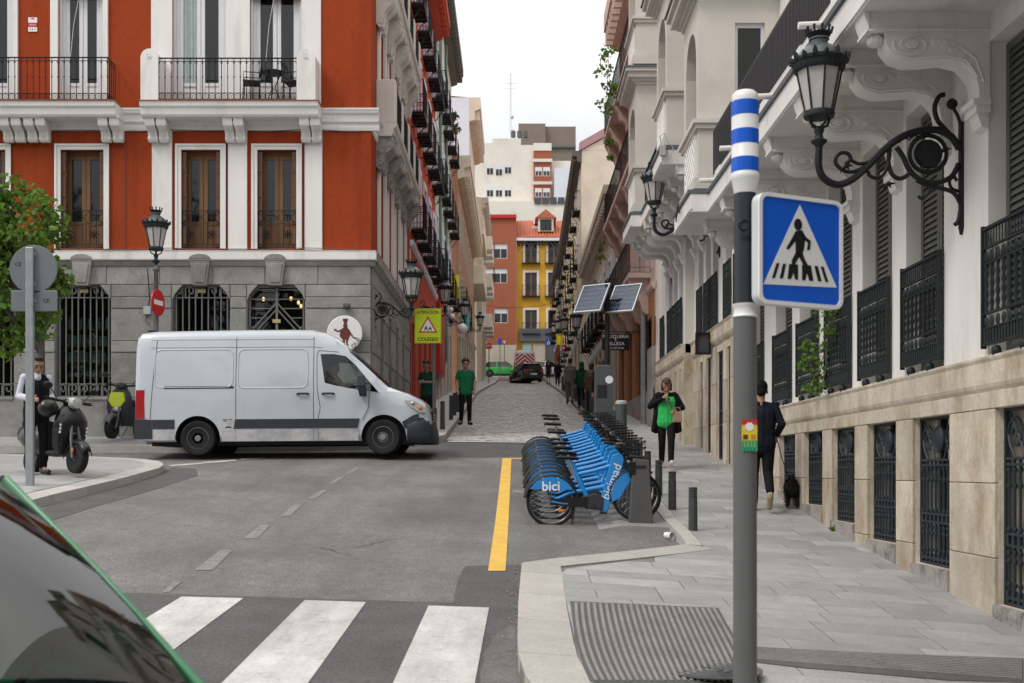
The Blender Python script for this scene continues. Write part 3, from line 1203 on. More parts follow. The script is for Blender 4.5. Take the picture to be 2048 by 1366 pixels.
def block_row(par, x0, x1, z0, z1, ops, ln, pr, off, y=0.):
    cuts = sorted([(a-.012, b+.012) for a, b, c, d in ops if c < (z0+z1)/2 < d and b > x0 and a < x1])
    x = x0
    spans = []
    for a, b in cuts:
        if a > x: spans.append((x, a))
        x = max(x, b)
    if x1 > x: spans.append((x, x1))
    for a, b in spans:
        k = max(1, int(round((b-a)/ln)))
        e = [a+(b-a)*i/k for i in range(k+1)]
        if off and k > 1:
            e = [a] + [a+(b-a)*(i+.5)/k for i in range(k)] + [b]
        for p, q in zip(e, e[1:]):
            if q-p > .03: block(p+.006, q-.006, z0+.006, z1-.006, pr, par, y)


vis = [o for o in so_]
for i, (a, b, ln, pr) in enumerate(courses):
    block_row(red, rx(-420), XC, rzz(b), rzz(a), vis, ln, pr, ln > 1.5)
    block_row(red, XL, rx(-420), rzz(b), rzz(a), vis, 2.4, .03, 0)
block_row(red, XL, XC+.06, GZ0, rzz(795), [], 1.5, .07, 0)
# chamfered upper corners of the shop openings and their keystones
for o in so_:
    for s, x in ((1, o[0]), (-1, o[1])):
        MB().prism([(x, o[3]), (x+s*.24, o[3]), (x+s*.14, o[3]-.11), (x+s*.05, o[3]-.22), (x, o[3]-.34)], -.045, .4, 'xz').build('corner_stone', 'grey_granite', red)
    m = (o[0]+o[1])/2
    mb = MB()
    mb.prism([(m-.15, o[3]-.03), (m+.15, o[3]-.03), (m+.23, o[3]+.55), (m-.23, o[3]+.55)], -.13, 0, 'xz')
    mb.prism([(m-.11, o[3]+.03), (m+.11, o[3]+.03), (m+.17, o[3]+.46), (m-.17, o[3]+.46)], -.15, -.12, 'xz')
    mb.prism([(m+.25*math.cos(t*PI/10), o[3]+.56+.12*math.sin(t*PI/10)) for t in range(11)], -.16, -.001, 'xz')
    mb.build('keystone', 'grey_granite', red, bevel=.012)
    MB().box(o[0], o[1], -.1, .45, o[2]-.06, o[2]).build('sill', 'grey_granite', red)
# cornice over the ground floor
mb = MB()
moulding(mb, XL, XC+.1, [(-.05, rzz(533)), (-.07, rzz(530)), (-.09, rzz(526)), (-.12, rzz(522))])
mb.build('cornice', 'grey_granite', red)
mb = MB()
moulding(mb, XL, XC+.13, [(-.13, rzz(522)), (-.14, rzz(520)), (-.14, rzz(506)), (-.15, rzz(503))])
mb.build('cornice_band', 'white_stucco', red)

# shop windows: dark room behind, glass, and iron grilles
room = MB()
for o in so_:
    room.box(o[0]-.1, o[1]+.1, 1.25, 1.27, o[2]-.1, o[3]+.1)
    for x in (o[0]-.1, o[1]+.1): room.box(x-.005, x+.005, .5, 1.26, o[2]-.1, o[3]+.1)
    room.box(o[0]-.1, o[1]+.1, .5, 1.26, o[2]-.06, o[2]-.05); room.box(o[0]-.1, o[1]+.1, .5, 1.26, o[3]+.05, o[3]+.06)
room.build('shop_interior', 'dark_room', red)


def key_band(mb, x0, x1, z0, z1, y, t=.03):
    k = 5
    wv = (x1-x0)/k
    for i in range(k):
        a = x0+wv*i
        P = [(a+.02, z0), (a+.02, z1), (a+wv*.75, z1), (a+wv*.75, z0+(z1-z0)*.35), (a+wv*.4, z0+(z1-z0)*.35), (a+wv*.4, z0+(z1-z0)*.7)]
        for (p, q), (r_, s_) in zip(P, P[1:]):
            mb.box(min(p, r_)-t/2, max(p, r_)+t/2, y-t/2, y+t/2, min(q, s_)-t/2, max(q, s_)+t/2)


for i, o in enumerate(so_):
    MB().box(o[0], o[1], .28, .29, o[2], o[3]).build('shop_pane', 'clear_glass', red)
    mb = MB()
    wd = o[1]-o[0]
    if i == 2:
        frame_mb(mb, o[0]+.03, o[1]-.03, o[2], o[3]-.02, .03, .05, .08)
        cx, cz = (o[0]+o[1])/2, o[3]-1.0
        for e in (.55, .42):
            P = [(cx, cz+e*1.1), (cx+e, cz), (cx, cz-e*1.1), (cx-e, cz)]
            for p, q in zip(P, P[1:]+P[:1]): mb.tube([(p[0], .06, p[1]), (q[0], .06, q[1])], .018, 4)
        mb.box(cx-.025, cx+.025, .05, .08, o[2], o[3])
        for k in range(12):
            z = o[2]+.1+(o[3]-o[2]-.2)*k/11
            f = max(.0, 1-abs(z-cz)/.6)*.55
            mb.box(o[0], cx-f-.02, .05, .075, z-.01, z+.01); mb.box(cx+f+.02, o[1], .05, .075, z-.01, z+.01)
    else:
        for k in range(9):
            x = o[0]+wd*(k+.5)/9
            mb.box(x-.013, x+.013, .05, .072, o[2], o[3])
        for z in (o[2]+.02, o[2]+.30, o[3]-.28, o[3]-.03): mb.box(o[0], o[1], .045, .077, z-.012, z+.012)
        key_band(mb, o[0], o[1], o[3]-.26, o[3]-.05, .06)
        key_band(mb, o[0], o[1], o[2]+.05, o[2]+.28, .06)
    mb.build('grille', 'grille_grey', red)
    MB().box((o[0]+o[1])/2-.09, (o[0]+o[1])/2+.09, .035, .045, o[3]-.17 if i != 2 else o[3]-.85, o[3]-.09 if i != 2 else o[3]-.77).build('shop_plate', M('brass', (.45, .38, .18), .4, .1, 8), red)
# warm lamps hanging inside the third shop window
for k, (px, py) in enumerate(((582, 597), (597, 605), (602, 612), (527, 598))):
    p = U(px, py, RY+.9)
    MB().ell((0, 0, 0), (.035, .035, .05), 8, 6).build('lamp_bulb', M('warm_bulb', (1, .62, .25), .5, .01, 1, emit=2.2), red, loc=(p.x, .9, p.z))
# shelves with tableware in the first shop window
o = so_[0]
M('shop_back', (.06, .055, .05), .9, .2, 2)
M('porcelain', (.75, .77, .77), .25, .08, 6)
M('teal_glass', (.3, .48, .48), .15, .3, 9)
M('grey_tin', (.3, .31, .31), .3, .15, 9, metal=.6)
shelf_py = (655, 690, 722, 752, 784)


def pot():
    mb = MB().lathe([(.0, 0), (.05, 0), (.075, .04), (.07, .09), (.03, .115), (.012, .12), (.012, .14), (0, .145)], n=10)
    mb.tube([(.065, 0, .05), (.11, 0, .08), (.12, 0, .115)], .012, 5)
    mb.tube([(-.06, 0, .095), (-.11, 0, .09), (-.11, 0, .045), (-.07, 0, .03)], .008, 5)
    return mb


def cup():
    mb = MB().lathe([(.0, 0), (.025, 0), (.045, .04), (.05, .085), (.045, .085), (.02, .02), (0, .015)], n=10)
    mb.tube([(.045, 0, .07), (.075, 0, .06), (.07, 0, .03), (.04, 0, .03)], .006, 4)
    return mb


def jar():
    return MB().lathe([(.0, 0), (.045, 0), (.05, .02), (.05, .16), (.035, .19), (.04, .195), (.04, .225), (0, .235)], n=10)


kinds = {'jar': (jar, ('teal_glass', 'grey_tin')), 'cup': (cup, ('porcelain', 'teal_glass')), 'teapot': (pot, ('porcelain', 'grey_tin'))}
for si, py in enumerate(shelf_py):
    z = rzz(py)
    MB().box(o[0]+.01, o[1]-.01, .31, .60, z-.025, z).build('display_shelf', 'brown_wood', red)
    kind = ('jar', 'jar', 'jar', 'teapot', 'cup')[si]
    fn, ms = kinds[kind]
    n = (5, 9, 8, 6, 8)[si]
    for k in range(n):
        x = o[0]+.09+(o[1]-o[0]-.18)*(k+.5)/n + random.uniform(-.02, .02)
        mname = ms[(k*7+si) % 2]
        me = cached((kind, mname), lambda: fn().mesh(kind, mname, smooth=40))
        t = tag(link(kind, me, None, (x, RY+.40, z+.001), (0, 0, random.uniform(-.6, .6))), '%s %s on the %s shelf in the shop window, %s from the tree' % ({'porcelain': 'white porcelain', 'teal_glass': 'dark teal', 'grey_tin': 'grey metal'}[mname], kind, ['top', 'second', 'third', 'fourth', 'bottom'][si], ORD[k]), kind, 'tableware in the shop window')
        s = random.uniform(1.0, 1.3)
        t.scale = (s, s, s)

# ---- flank of the corner building along the cobbled street
FL = thing('building_flank', 'shaded street-side wing of the red corner building with weathered stone balconies', 'building', (XC, 0, 0), R(90))
YE = 35.4
fo = []
cols = [27.9, 29.7, 31.5, 33.3]
for c in cols:
    fo.append((c-.45, c+.45, rzz(498), rzz(300)))
    fo.append((c-.45, c+.45, rzz(216), rzz(-40)))
    fo.append((c-.45, c+.45, rzz(-190), rzz(-440)))
opening_wall('stucco_wall', FL, 'red_stucco', RY, YE, rzz(502), TOP, fo, .3)
go = [(c-.3, c+.3, 1.55, rzz(590)) for c in cols]
opening_wall('granite_wall', FL, 'grey_granite', RY, YE, GZ0, rzz(522), go, .4)
for i, (a, b, ln, pr) in enumerate(courses):
    block_row(FL, RY+.07, YE, rzz(b), rzz(a), go, ln+.1, pr, ln > 1.5)
block_row(FL, RY+.09, YE, GZ0, rzz(795), go, 1.6, .07, 0)
mb = MB()
moulding(mb, RY+.02, YE+.1, [(-.05, rzz(533)), (-.09, rzz(526)), (-.12, rzz(522))])
mb.build('cornice', 'grey_granite', FL)
mb = MB()
moulding(mb, RY+.02, YE+.1, [(-.13, rzz(522)), (-.14, rzz(506)), (-.15, rzz(503))])
mb.build('cornice_band', 'weathered_stone', FL)
mb = MB()
moulding(mb, RY+.02, YE, PF)
mb.build('string_course', 'white_stucco', FL)
for c in cols:
    MB().box(c-.27, c+.27, .18, .2, 1.6, rzz(592)).build('pane', 'dark_glass', FL)
    mb = MB()
    for k in range(4): mb.box(c-.27+.18*k-.01, c-.27+.18*k+.01, .04, .06, 1.55, rzz(590))
    mb.build('grille', 'grey_metal', FL)
    for z0, z1 in ((rzz(498), rzz(300)), (rzz(216), rzz(-40)), (rzz(-190), rzz(-440))):
        french_window(FL, c, z0, .9, z1-z0, 'white_wood', y=.14, panel=.2)
        for s in (-1, 1):
            MB().box(c+s*.60-.08, c+s*.60+.08, -.07, 0, z0-.02, z1+.3).build('pilaster', 'white_stucco', FL)
cw = console_mesh('weathered_stone', .42, .75, .3)
cs_ = console_mesh('warm_stucco', .42, .85, .26)
for lv, (zt, cmat, me, pmat) in enumerate(((rzz(224), 'weathered_stone', cw, 'warm_stucco'), (rzz(-80), 'warm_stucco', cs_, 'warm_stucco'))):
    mb = MB()
    moulding(mb, 26.9, 33.9, [(-.36, zt-.28), (-.40, zt-.2), (-.42, zt-.1), (-.47, zt-.06), (-.5, zt+.03)])
    mb.build('balcony_slab', 'warm_stucco', FL)
    for k in range(5):
        y = 26.95 + k*1.72
        link('console', me, FL, (y+.15, 0, zt-.28))
        link('console', me, FL, (y+.15+.42, 0, zt-.28)) if k < 4 else None
        MB().box(y-.03, y+.33, -.46, 0, zt+.03, zt+1.06).build('pedestal', pmat, FL, bevel=.03)
        if k < 4:
            me_r = cached('flank_rail', lambda: rail_mesh(1.36, .02, .95, .13))
            link('railing', me_r, FL, (y+1.01, -.40, zt+.03))
# eaves of the corner building above the picture
mb = MB()
moulding(mb, XL, XC+.7, [(-.1, TOP), (-.5, TOP+.2), (-.7, TOP+.45)])
mb.build('eaves', 'warm_stucco', red)
MB().box(XL, XC, .0, 9.5, TOP+.4, TOP+.5).build('roof', 'terracotta', red)
# ---- small things fixed on the front
for k, (py, mt) in enumerate(((42, 'sign_white'), (53, 'sign_white'))):
    pass
al = thing('alarm_plate', 'small white and red alarm plate fixed on the red stucco between upper windows', 'sign', (rx(66), RY-.012, rzz(50)))
mb = MB()
mb.box(-.10, .10, -.006, 0, .045, .165)
mb.box(-.10, .10, -.006, 0, -.155, -.055)
mb.build('plate', 'sign_white', al)
MB().box(-.10, .10, -.008, 0, -.05, .04).build('red_band', 'sign_red', al)
MB().box(-.035, .035, -.009, -.005, .12, .15).build('emblem', 'sign_red', al)
link('lettering', text_mesh('Alarma', .05, 'sign_white'), al, (0, -.0105, -.005), (PI/2, 0, 0))
for q in (-.055, 0, .055): MB().lathe([(0, -.009), (.014, -.009), (.014, -.005)], (q, 0, -.1), 8, axis='y').build('symbol', 'black', al)
jb = thing('junction_box', 'grey electric junction box with black cable on granite wall beside the lamp post', 'junction box', (rx(297), RY-.05, rzz(622)))
MB().box(-.08, .08, -.07, 0, -.09, .09).build('box', M('plastic_grey', (.42, .42, .42), .5, .05, 4), jb, bevel=.01)
MB().tube([(.02, -.03, .09), (.05, -.03, .25), (.03, -.03, .6), (.0, -.03, .95)], .012, 5).build('cable', 'black', jb)
MB().tube([(-.03, -.03, -.09), (-.03, -.03, -.26), (.06, -.03, -.3)], .012, 5).build('conduit', 'grey_metal', jb)
# round chef sign
ch = thing('shop_sign', 'round white hanging sign with a brown chef silhouette on the granite corner', 'sign', (rx(692), RY-.20, rzz(669)))
MB().lathe([(0, -.02), (.385, -.02), (.40, -.01), (.40, .02), (0, .02)], n=40, axis='y').build('disc', 'sign_white', ch, smooth=30)
MB().tube([(.40*math.cos(t*PI/20), 0, .40*math.sin(t*PI/20)) for t in range(40)], .012, 5, True).build('rim', 'grey_metal', ch)
M('chef_brown', (.13, .02, .012), .6, .1, 5)
sil = MB()
T = lambda pts: [(a*.011, b*.011) for a, b in pts]
sil.prism(T([(-3, 30), (6, 30), (7, 28), (5, 20), (-1, 20), (-4, 28)]), -.024, -.020, 'xz')       # hat
sil.prism([(.018+.052*math.cos(t*PI/8), .175+.052*math.sin(t*PI/8)) for t in range(16)], -.0245, -.020, 'xz')
sil.prism(T([(-1, 13), (5, 13), (11, 6), (12, -3), (8, -13), (-4, -13), (-10, -6), (-9, 4), (-6, 9)]), -.024, -.020, 'xz')
sil.prism(T([(-6, 9), (-14, 5), (-16, 8), (-22, 10), (-21, 6), (-13, 2), (-9, 4)]), -.0245, -.020, 'xz')
sil.prism(T([(-4, -12), (1, -12), (1, -20), (4, -26), (0, -26), (-3, -20)]), -.0245, -.020, 'xz')
sil.prism(T([(3, -12), (8, -12), (6, -20), (9, -25), (5, -26), (3, -20)]), -.0242, -.020, 'xz')
sil.prism(T([(11, 5), (14, 0), (19, -8), (17, -9), (11, -2)]), -.0246, -.020, 'xz')
sil.prism(T([(18, -7), (25, -9), (24, -12), (17, -10)]), -.0243, -.020, 'xz')
sil.build('chef_emblem', 'chef_brown', ch)
link('lettering', text_mesh('QUE', .13, 'black', .002), ch, (.26, -.024, -.22), (PI/2, -R(48), 0))
MB().tube([(-.2, .02, .36), (-.2, .2, .36)], .012, 5).build('bracket', 'grey_metal', ch)
fx = MB().box(-.07, .07, -.12, 0, -.04, .04)
tag(fx.build('wall_spotlight', 'grey_metal', None, loc=(rx(694), RY-.04, rzz(612)), bevel=.008), 'small grey wall spotlight above the round chef sign', 'light')
# bistro furniture on the balcony
def bistro_chair():
    mb = {}
    fr = MB()
    for x in (-.19, .19):
        fr.tube([(x, .18, 0), (x, .16, .45), (x, .22, .88)], .012, 5)
        fr.tube([(x, -.19, 0), (x, -.17, .45)], .012, 5)
        fr.tube([(x, .16, .64), (x, -.17, .64), (x, -.17, .45)], .011, 5)
    st = MB().box(-.2, .2, -.19, .18, .44, .465)
    bk = MB()
    for z in (.6, .7, .8, .87): bk.box(-.19, .19, .175+.06*(z-.5), .19+.06*(z-.5), z-.025, z+.025)
    return fr, st, bk


for k, (px, rz_, lb) in enumerate(((510, R(-80), 'black metal bistro chair on the white balcony, nearer the middle'), (592, R(80), 'black metal bistro chair on the white balcony, beside the end pedestal'))):
    c = thing('bistro_chair', lb, 'chair', (rx(px), RY-.30, rzz(216)+.003), rz_, 'bistro chairs on the balcony')
    fr, st, bk = bistro_chair()
    fr.build('frame', 'black_iron', c); st.build('seat', 'black_iron', c); bk.build('backrest', 'black_iron', c)
t = thing('bistro_table', 'round black bistro table between two chairs on the white balcony', 'table', (rx(552), RY-.29, rzz(216)+.003))
MB().lathe([(0, .68), (.25, .68), (.25, .70), (0, .70)], n=20).build('table_top', 'black_iron', t)
mb = MB()
for a in range(3): mb.tube([(.2*math.cos(a*2.1), .2*math.sin(a*2.1), 0), (.03*math.cos(a*2.1), .03*math.sin(a*2.1), .35), (.17*math.cos(a*2.1), .17*math.sin(a*2.1), .68)], .012, 5)
mb.build('legs', 'black_iron', t)

# cables running along the facade
cb = MB()
for z, y in ((rzz(501), -.155), (rzz(263), -.04)):
    P_ = []
    x = XL
    while x < XC-.1:
        P_.append((x, y, z + .012*math.sin(x*2.3) + (.015 if int(x*1.2) % 2 else 0)))
        x += .35
    cb.tube(P_, .009, 4)
cb.tube([(rx(250), -.02, rzz(500)), (rx(250), -.02, rzz(400)), (rx(251), -.02, rzz(265))], .008, 4)
cb.build('facade_cable', 'grey_metal', red)
for px, wv in ():      # rust and rain stains below the slab edge
    MB().box(rx(px), rx(px)+wv, -.6275, -.6255, rzz(233)-random.uniform(.02, .06), rzz(223)).build('rain_stain', M('stain', (.42, .39, .36), .9, .35, 9, stretch=(6, 1, .6)), red)

# ================================================================ WHITE BUILDINGS ON THE RIGHT-HAND PAVEMENT
WX = 4.0


def slat_rows(wd, h):
    k = int((h-.12)/.062)
    return [.06 + (h-.12)*(i+.5)/k for i in range(k)]


def louvre_shutter(wd, h, slats=True):
    mb = MB()
    for s in (-1, 1):
        a, b = (-wd/2, -.005) if s < 0 else (.005, wd/2)
        frame_mb(mb, a, b, 0, h, .06, 0, .04)
        for z in (slat_rows(wd, h) if slats else []):
            mb.hexa([(a+.06, .004, z-.028), (b-.06, .004, z-.028), (b-.06, .012, z-.028), (a+.06, .012, z-.028), (a+.06, .03, z+.028), (b-.06, .03, z+.028), (b-.06, .038, z+.028), (a+.06, .038, z+.028)])
    mb.box(-wd/2+.01, wd/2-.01, .045, .05, .01, h-.01)
    return mb.mesh('shutter', 'grey_shutter')


def cast_railing(wd, h):
    """cast-iron window guard: twisted balusters between ornate bands, z from 0"""
    mb = MB()
    for z, t in ((h-.012, .02), (h-.17, .014), (h-.30, .012), (.26, .014), (.14, .012), (.0, .018)):
        mb.box(-wd/2, wd/2, -t, t, z, z+t*1.2)
    for x in (-wd/2, wd/2): mb.box(x-.015, x+.015, -.02, .02, -.02, h+.03)
    k = 9
    for i in range(k):
        x = -wd/2+wd*(i+.5)/k
        pts = [(x, 0, .27+(h-.57)*q/10) for q in range(11)]
        mb.tube(pts, [.012 if q % 2 else .021 for q in range(11)], 5)
        mb.ell((x, 0, h-.235), (wd/k*.36, .014, .055), 6, 4)
        mb.tube([(x-wd/k*.4, 0, h-.29), (x, -.01, h-.2), (x+wd/k*.4, 0, h-.29)], .008, 4)
        mb.ell((x, 0, .2), (wd/k*.34, .014, .05), 6, 4)
    for i in range(k*2):
        x = -wd/2+wd*(i+.5)/(k*2)
        mb.tube([(x, 0, h-.16), (x, 0, h-.01)], .009, 4)
        mb.tube([(x, 0, .01), (x, 0, .14)], .012, 4)
    for x in (-wd*.25, wd*.25): mb.ell((x, 0, -.06), (.045, .045, .05), 8, 5)
    return mb.mesh('guard_rail', 'green_iron', smooth=40)


def area_grille(wd, h):
    """basement window grille: scrolled head, then baluster rows"""
    mb = MB()
    hd = min(.42, h*.3)
    t = .02
    for z in (0, .05, h-hd, h-hd-.05, (h-hd)*.48, (h-hd)*.40, h-.02): mb.box(-wd/2, wd/2, -t, t, z, z+.022)
    for x in (-wd/2+.012, wd/2-.012): mb.box(x-.014, x+.014, -t, t, 0, h)
    k = 9
    zz = h-hd
    for i in range(k):
        x = -wd/2+wd*(i+.5)/k
        mb.tube([(x, 0, 0), (x, 0, zz)], .013, 5)
        for z in (zz*.93, zz*.82, zz*.52, zz*.36, zz*.3, zz*.14): mb.ell((x, 0, z), (.022, .022, .028), 6, 4)
        mb.box(x-.022, x+.022, -.018, .018, zz*.40, zz*.48)
        mb.box(x-.022, x+.022, -.018, .018, .03, zz*.1)
    cz = h-hd*.5
    mb.lathe([(.001, -.04), (.07, -.035), (.10, -.02), (.115, -.03), (.13, -.015), (.13, .015), (.001, .015)], (0, 0, cz), 16, axis='y')
    for s in (-1, 1):
        mb.tube([(s*(wd*.30)+s*x, 0, cz+z) for x, z in scroll_pts(0, 0, hd*.36, .02, 1.7, 0, 20)], .014, 5)
        mb.tube([(s*.12, 0, h-hd), (s*.2, 0, cz-.06), (s*wd*.42, 0, h-.04)], .014, 5)
        mb.tube([(s*wd*.3, 0, h-hd), (s*wd*.42, 0, cz-.1), (s*wd*.46, 0, cz)], .012, 5)
    return mb.mesh('area_grille', 'blue_iron', smooth=40)


def big_console():
    mb = MB()
    wd = .24
    poly = [(0, 0), (-1.02, 0), (-1.02, -.20), (-.88, -.215), (-.87, -.36), (-.80, -.47), (-.68, -.53), (-.52, -.52), (-.36, -.50), (-.22, -.54), (-.12, -.66), (-.09, -.82), (-.09, -.98), (0, -.98)]
    mb.prism(poly, -wd/2, wd/2, 'yz')
    mb.prism([(-1.02, -.2), (-1.06, -.05), (-1.06, 0), (-1.02, 0)][::-1], -wd/2-.02, wd/2+.02, 'yz')
    mb.box(-wd/2-.025, wd/2+.025, -1.04, 0, -.215, -.19)
    for s in (-1, 1):
        x = s*wd/2
        for sc, cc in ((1., (-.66, -.355)),):
            mb.tube([(x, cc[0]+y*1.25, cc[1]+z) for y, z in scroll_pts(0, 0, .125, .02, 2.2, PI*.9, 34, s and 1)], .014, 5)
        for q in range(4):
            mb.ell((x, -.45+.075*q, -.33-.018*q*q), (.012, .05, .055-.006*q), 7, 5)
        mb.tube([(x, -.80, -.45), (x, -.66, -.50), (x, -.38, -.47), (x, -.2, -.52), (x, -.1, -.7)], .012, 4)
        mb.tube([(x, -.52, -.26), (x, -.3, -.33), (x, -.12, -.5), (x, -.05, -.75)], .010, 4)
    mb.lathe([(.001, -wd/2-.02), (.05, -wd/2-.02), (.05, wd/2+.02), (.001, wd/2+.02)], (0, -.66, -.355), 10, axis='x')
    mb.ell((0, -.93, -.26), (wd*.42, .07, .07), 8, 6)
    mb.box(-wd/2-.03, wd/2+.03, -.15, 0, -1.0, -.94)
    mb.box(-wd/2-.015, wd/2+.015, -.12, 0, -1.08, -1.0)
    mb.prism([(0, -1.08), (-.10, -1.08), (-.06, -1.22), (0, -1.25)], -wd/2+.02, wd/2-.02, 'yz')
    return mb.mesh('console', 'white_stucco', smooth=35)


BC = big_console()


def slab_balcony(par, segs, zb, railY=None):
    """segs: (Ynear, Yfar, projection); soffit at zb"""
    for y0, y1, d in segs:
        MB().box(-y1, -y0, -d, .02, zb, zb+.28).build('balcony_slab', 'white_stucco', par, bevel=.012)
        mb = MB()
        mb.box(-y1-.015, -y0+.015, -d-.03, .02, zb+.28, zb+.335)
        mb.box(-y1+.02, -y0-.02, -d+.05, .01, zb+.335, zb+.36)
        mb.build('lead_flashing', 'lead', par)
        MB().box(-y1, -y0, -d-.015, -d+.03, zb+.02, zb+.05).build('fascia_bead', 'white_stucco', par)


def mirador(par, y0, y1, d, zb, storeys=2, win=True):
    """projecting bay with an open arch to the street; near face at y0, front at -d"""
    o = MB()
    t = .16
    m = -(y0+y1)/2
    hw = (y1-y0)/2
    aw = hw-.22
    for s in range(storeys):
        b = zb+.34+3.42*s
        o.box(m-hw-.05, m+hw+.05, -d-.07, 0, b, b+.2)                    # base block
        o.box(m-hw-.02, m+hw+.02, -d-.03, 0, b+.2, b+.27)
        # front: two piers, spandrel with arch
        for q in (-1, 1):
            a, c = (m-hw, m-aw) if q < 0 else (m+aw, m+hw)
            o.box(a, c, -d, -d+t, b+.27, b+2.95)
        sp = b+2.1
        N = 12
        for i in range(N):
            xa, xb = m-aw+2*aw*i/N, m-aw+2*aw*(i+1)/N
            za = sp + .52*math.sqrt(max(0, 1-((xa-m)/aw)**2))
            zb_ = sp + .52*math.sqrt(max(0, 1-((xb-m)/aw)**2))
            o.hexa([(xa, -d, za), (xb, -d, zb_), (xb, -d+t, zb_), (xa, -d+t, za), (xa, -d, b+2.95), (xb, -d, b+2.95), (xb, -d+t, b+2.95), (xa, -d+t, b+2.95)])
        # side walls
        wz0, wz1 = b+1.15, b+2.55
        for q, x in ((-1, m-hw), (1, m+hw)):
            xa, xb = (x, x+t) if q < 0 else (x-t, x)
            if win:
                w0, w1 = -d+.55, -d+1.0
                o.box(xa, xb, -d+t, w0, b+.27, b+2.95); o.box(xa, xb, w1, 0, b+.27, b+2.95)
                o.box(xa, xb, w0, w1, b+.27, wz0); o.box(xa, xb, w0, w1, wz1, b+2.95)
            else:
                o.box(xa, xb, -d+t, 0, b+.27, b+2.95)
        o.box(m-aw, m+aw, -d+.02, -d+.05, b+.27, b+.95)                     # panel behind the lattice
        # parapet cap and cornice
        for z, e in ((b+.95, .05), (b+1.02, .09)): o.box(m-hw-e, m+hw+e, -d-e, -d+t+.02, z, z+.07)
        for q in (-1, 1):
            for z, e in ((b+.95, .05), (b+1.02, .09)):
                xa, xb = (m-hw-e, m-hw+.02) if q < 0 else (m+hw-.02, m+hw+e)
                o.box(xa, xb, -d+t+.02, 0, z, z+.07)
        for z, e, h in ((b+2.95, .04, .06), (b+3.01, .10, .06), (b+3.07, .2, .12), (b+3.19, .26, .08)):
            o.box(m-hw-e, m+hw+e, -d-e, 0, z, z+h)
        MB().box(m-hw-.29, m+hw+.29, -d-.29, 0, b+3.27, b+3.30).build('lead_flashing', 'lead', par)
        if win:
            for q, x in ((1, m+hw), (-1, m-hw)):
                mb = MB()
                x0 = x-.10*q
                mb.box(min(x0, x0+.05*q), max(x0, x0+.05*q), -d+.55, -d+.60, wz0, wz1); mb.box(min(x0, x0+.05*q), max(x0, x0+.05*q), -d+.95, -d+1.0, wz0, wz1)
                mb.box(min(x0, x0+.05*q), max(x0, x0+.05*q), -d+.60, -d+.95, wz1-.06, wz1); mb.box(min(x0, x0+.05*q), max(x0, x0+.05*q), -d+.60, -d+.95, wz0, wz0+.06)
                f = mb.build('window', 'white_wood', par)
                MB().box(min(x0+.02*q, x0+.03*q), max(x0+.02*q, x0+.03*q), -d+.60, -d+.95, wz0+.06, wz1-.06).build('pane', 'dark_glass', f)
        lt = MB()                                                          # lattice on the street side
        k = 7
        for i in range(-k, k*2):
            for sg in (1, -1):
                xa = m-aw + 2*aw*i/k
                xb = xa + sg*.68
                za, zc = b+.27, b+.95
                if sg < 0 and False: continue
                p, q_ = max(m-aw, min(m+aw, xa)), max(m-aw, min(m+aw, xb))
                if abs(q_-p) < .02: continue
                z1 = za + (p-xa)/(xb-xa)*(zc-za); z2 = za + (q_-xa)/(xb-xa)*(zc-za)
                lt.tube([(p, -d-.012 + (.008 if sg > 0 else 0), z1), (q_, -d-.012 + (.008 if sg > 0 else 0), z2)], .013, 4)
        frame_mb(lt, m-aw, m+aw, b+.27, b+.95, .035, -d-.03, -d+.02)
        lt.build('lattice_panel', 'white_stucco', par)
        MB().box(m-hw+t, m+hw-t, -.1, -.08, b+.3, b+2.9).build('bay_backdrop_wall', 'warm_stucco', par)
    return o.build('bay_wall', 'warm_stucco', par)


# ---- nearer building
bA = thing('white_building', 'white balconied building with limestone basement and dark iron grilles by the pedestrian sign', 'building', (WX, 0, 0), R(-90))
YA0, YA1 = 2.0, 19.95
win_far = [4.0, 5.45, 6.9, 8.3, 9.70, 11.73, 13.2, 14.63, 16.1, 17.57, 19.4]
wop = [(-f, -f+1.035, .97, 3.6) for f in win_far]
opening_wall('stucco_wall', bA, 'white_stucco', -YA1, -YA0, .9, 12.0, wop + [(-f, -f+1.0, 4.25, 6.6) for f in (5.4, 8.2, 11.0, 13.8, 15.9)], .24)
SHA = louvre_shutter(1.03, 2.6)
SHF = louvre_shutter(1.03, 2.6, False)
SLAT = MB().hexa([(-.195, .004, -.028), (.195, .004, -.028), (.195, .012, -.028), (-.195, .012, -.028), (-.195, .03, .028), (.195, .03, .028), (.195, .038, .028), (-.195, .038, .028)]).mesh('slat', 'grey_shutter')
RLA = cast_railing(1.03, .98)
for f in win_far:
    c = -f+.5175
    near = 9.0 < f < 13.5
    s = link('shutter', SHF if near else SHA, bA, (c, .15, .985))
    if near:
        for z in slat_rows(1.03, 2.6):
            for q in (-1, 1): link('slat', SLAT, s, (q*.26, 0, z))
    r = link('guard_rail', RLA, bA, (c, -.04, 1.04))
for f in (5.4, 8.2, 11.0, 13.8, 15.9): french_window(bA, -f+.5, 4.25, 1.0, 2.35, 'white_wood', y=.15)
# limestone band and basement
mb = MB()
moulding(mb, -YA1, -YA0, [(-.02, .66), (-.04, .69), (-.05, .72), (-.05, .90), (-.065, .93), (-.065, .95)])
x = -YA1
segs = []
mb.build('plinth_band', 'limestone', bA)
bas = [(10.49-.98, 10.49-.0), (11.45-.95, 11.45)]
bfar = [4.0, 5.4, 6.8, 8.2, 9.49, 11.45, 12.92, 14.37, 15.77, 17.2, 18.6]
bop = []
for f in bfar:
    n_ = f-.97
    gz = H(3.9, n_)+KERB
    bop.append((-f, -n_, H(3.9, f)+KERB+.10, .51))
opening_wall('basement_wall', bA, 'limestone', -YA1, -YA0, -2.2, .66, bop, .22, .0)
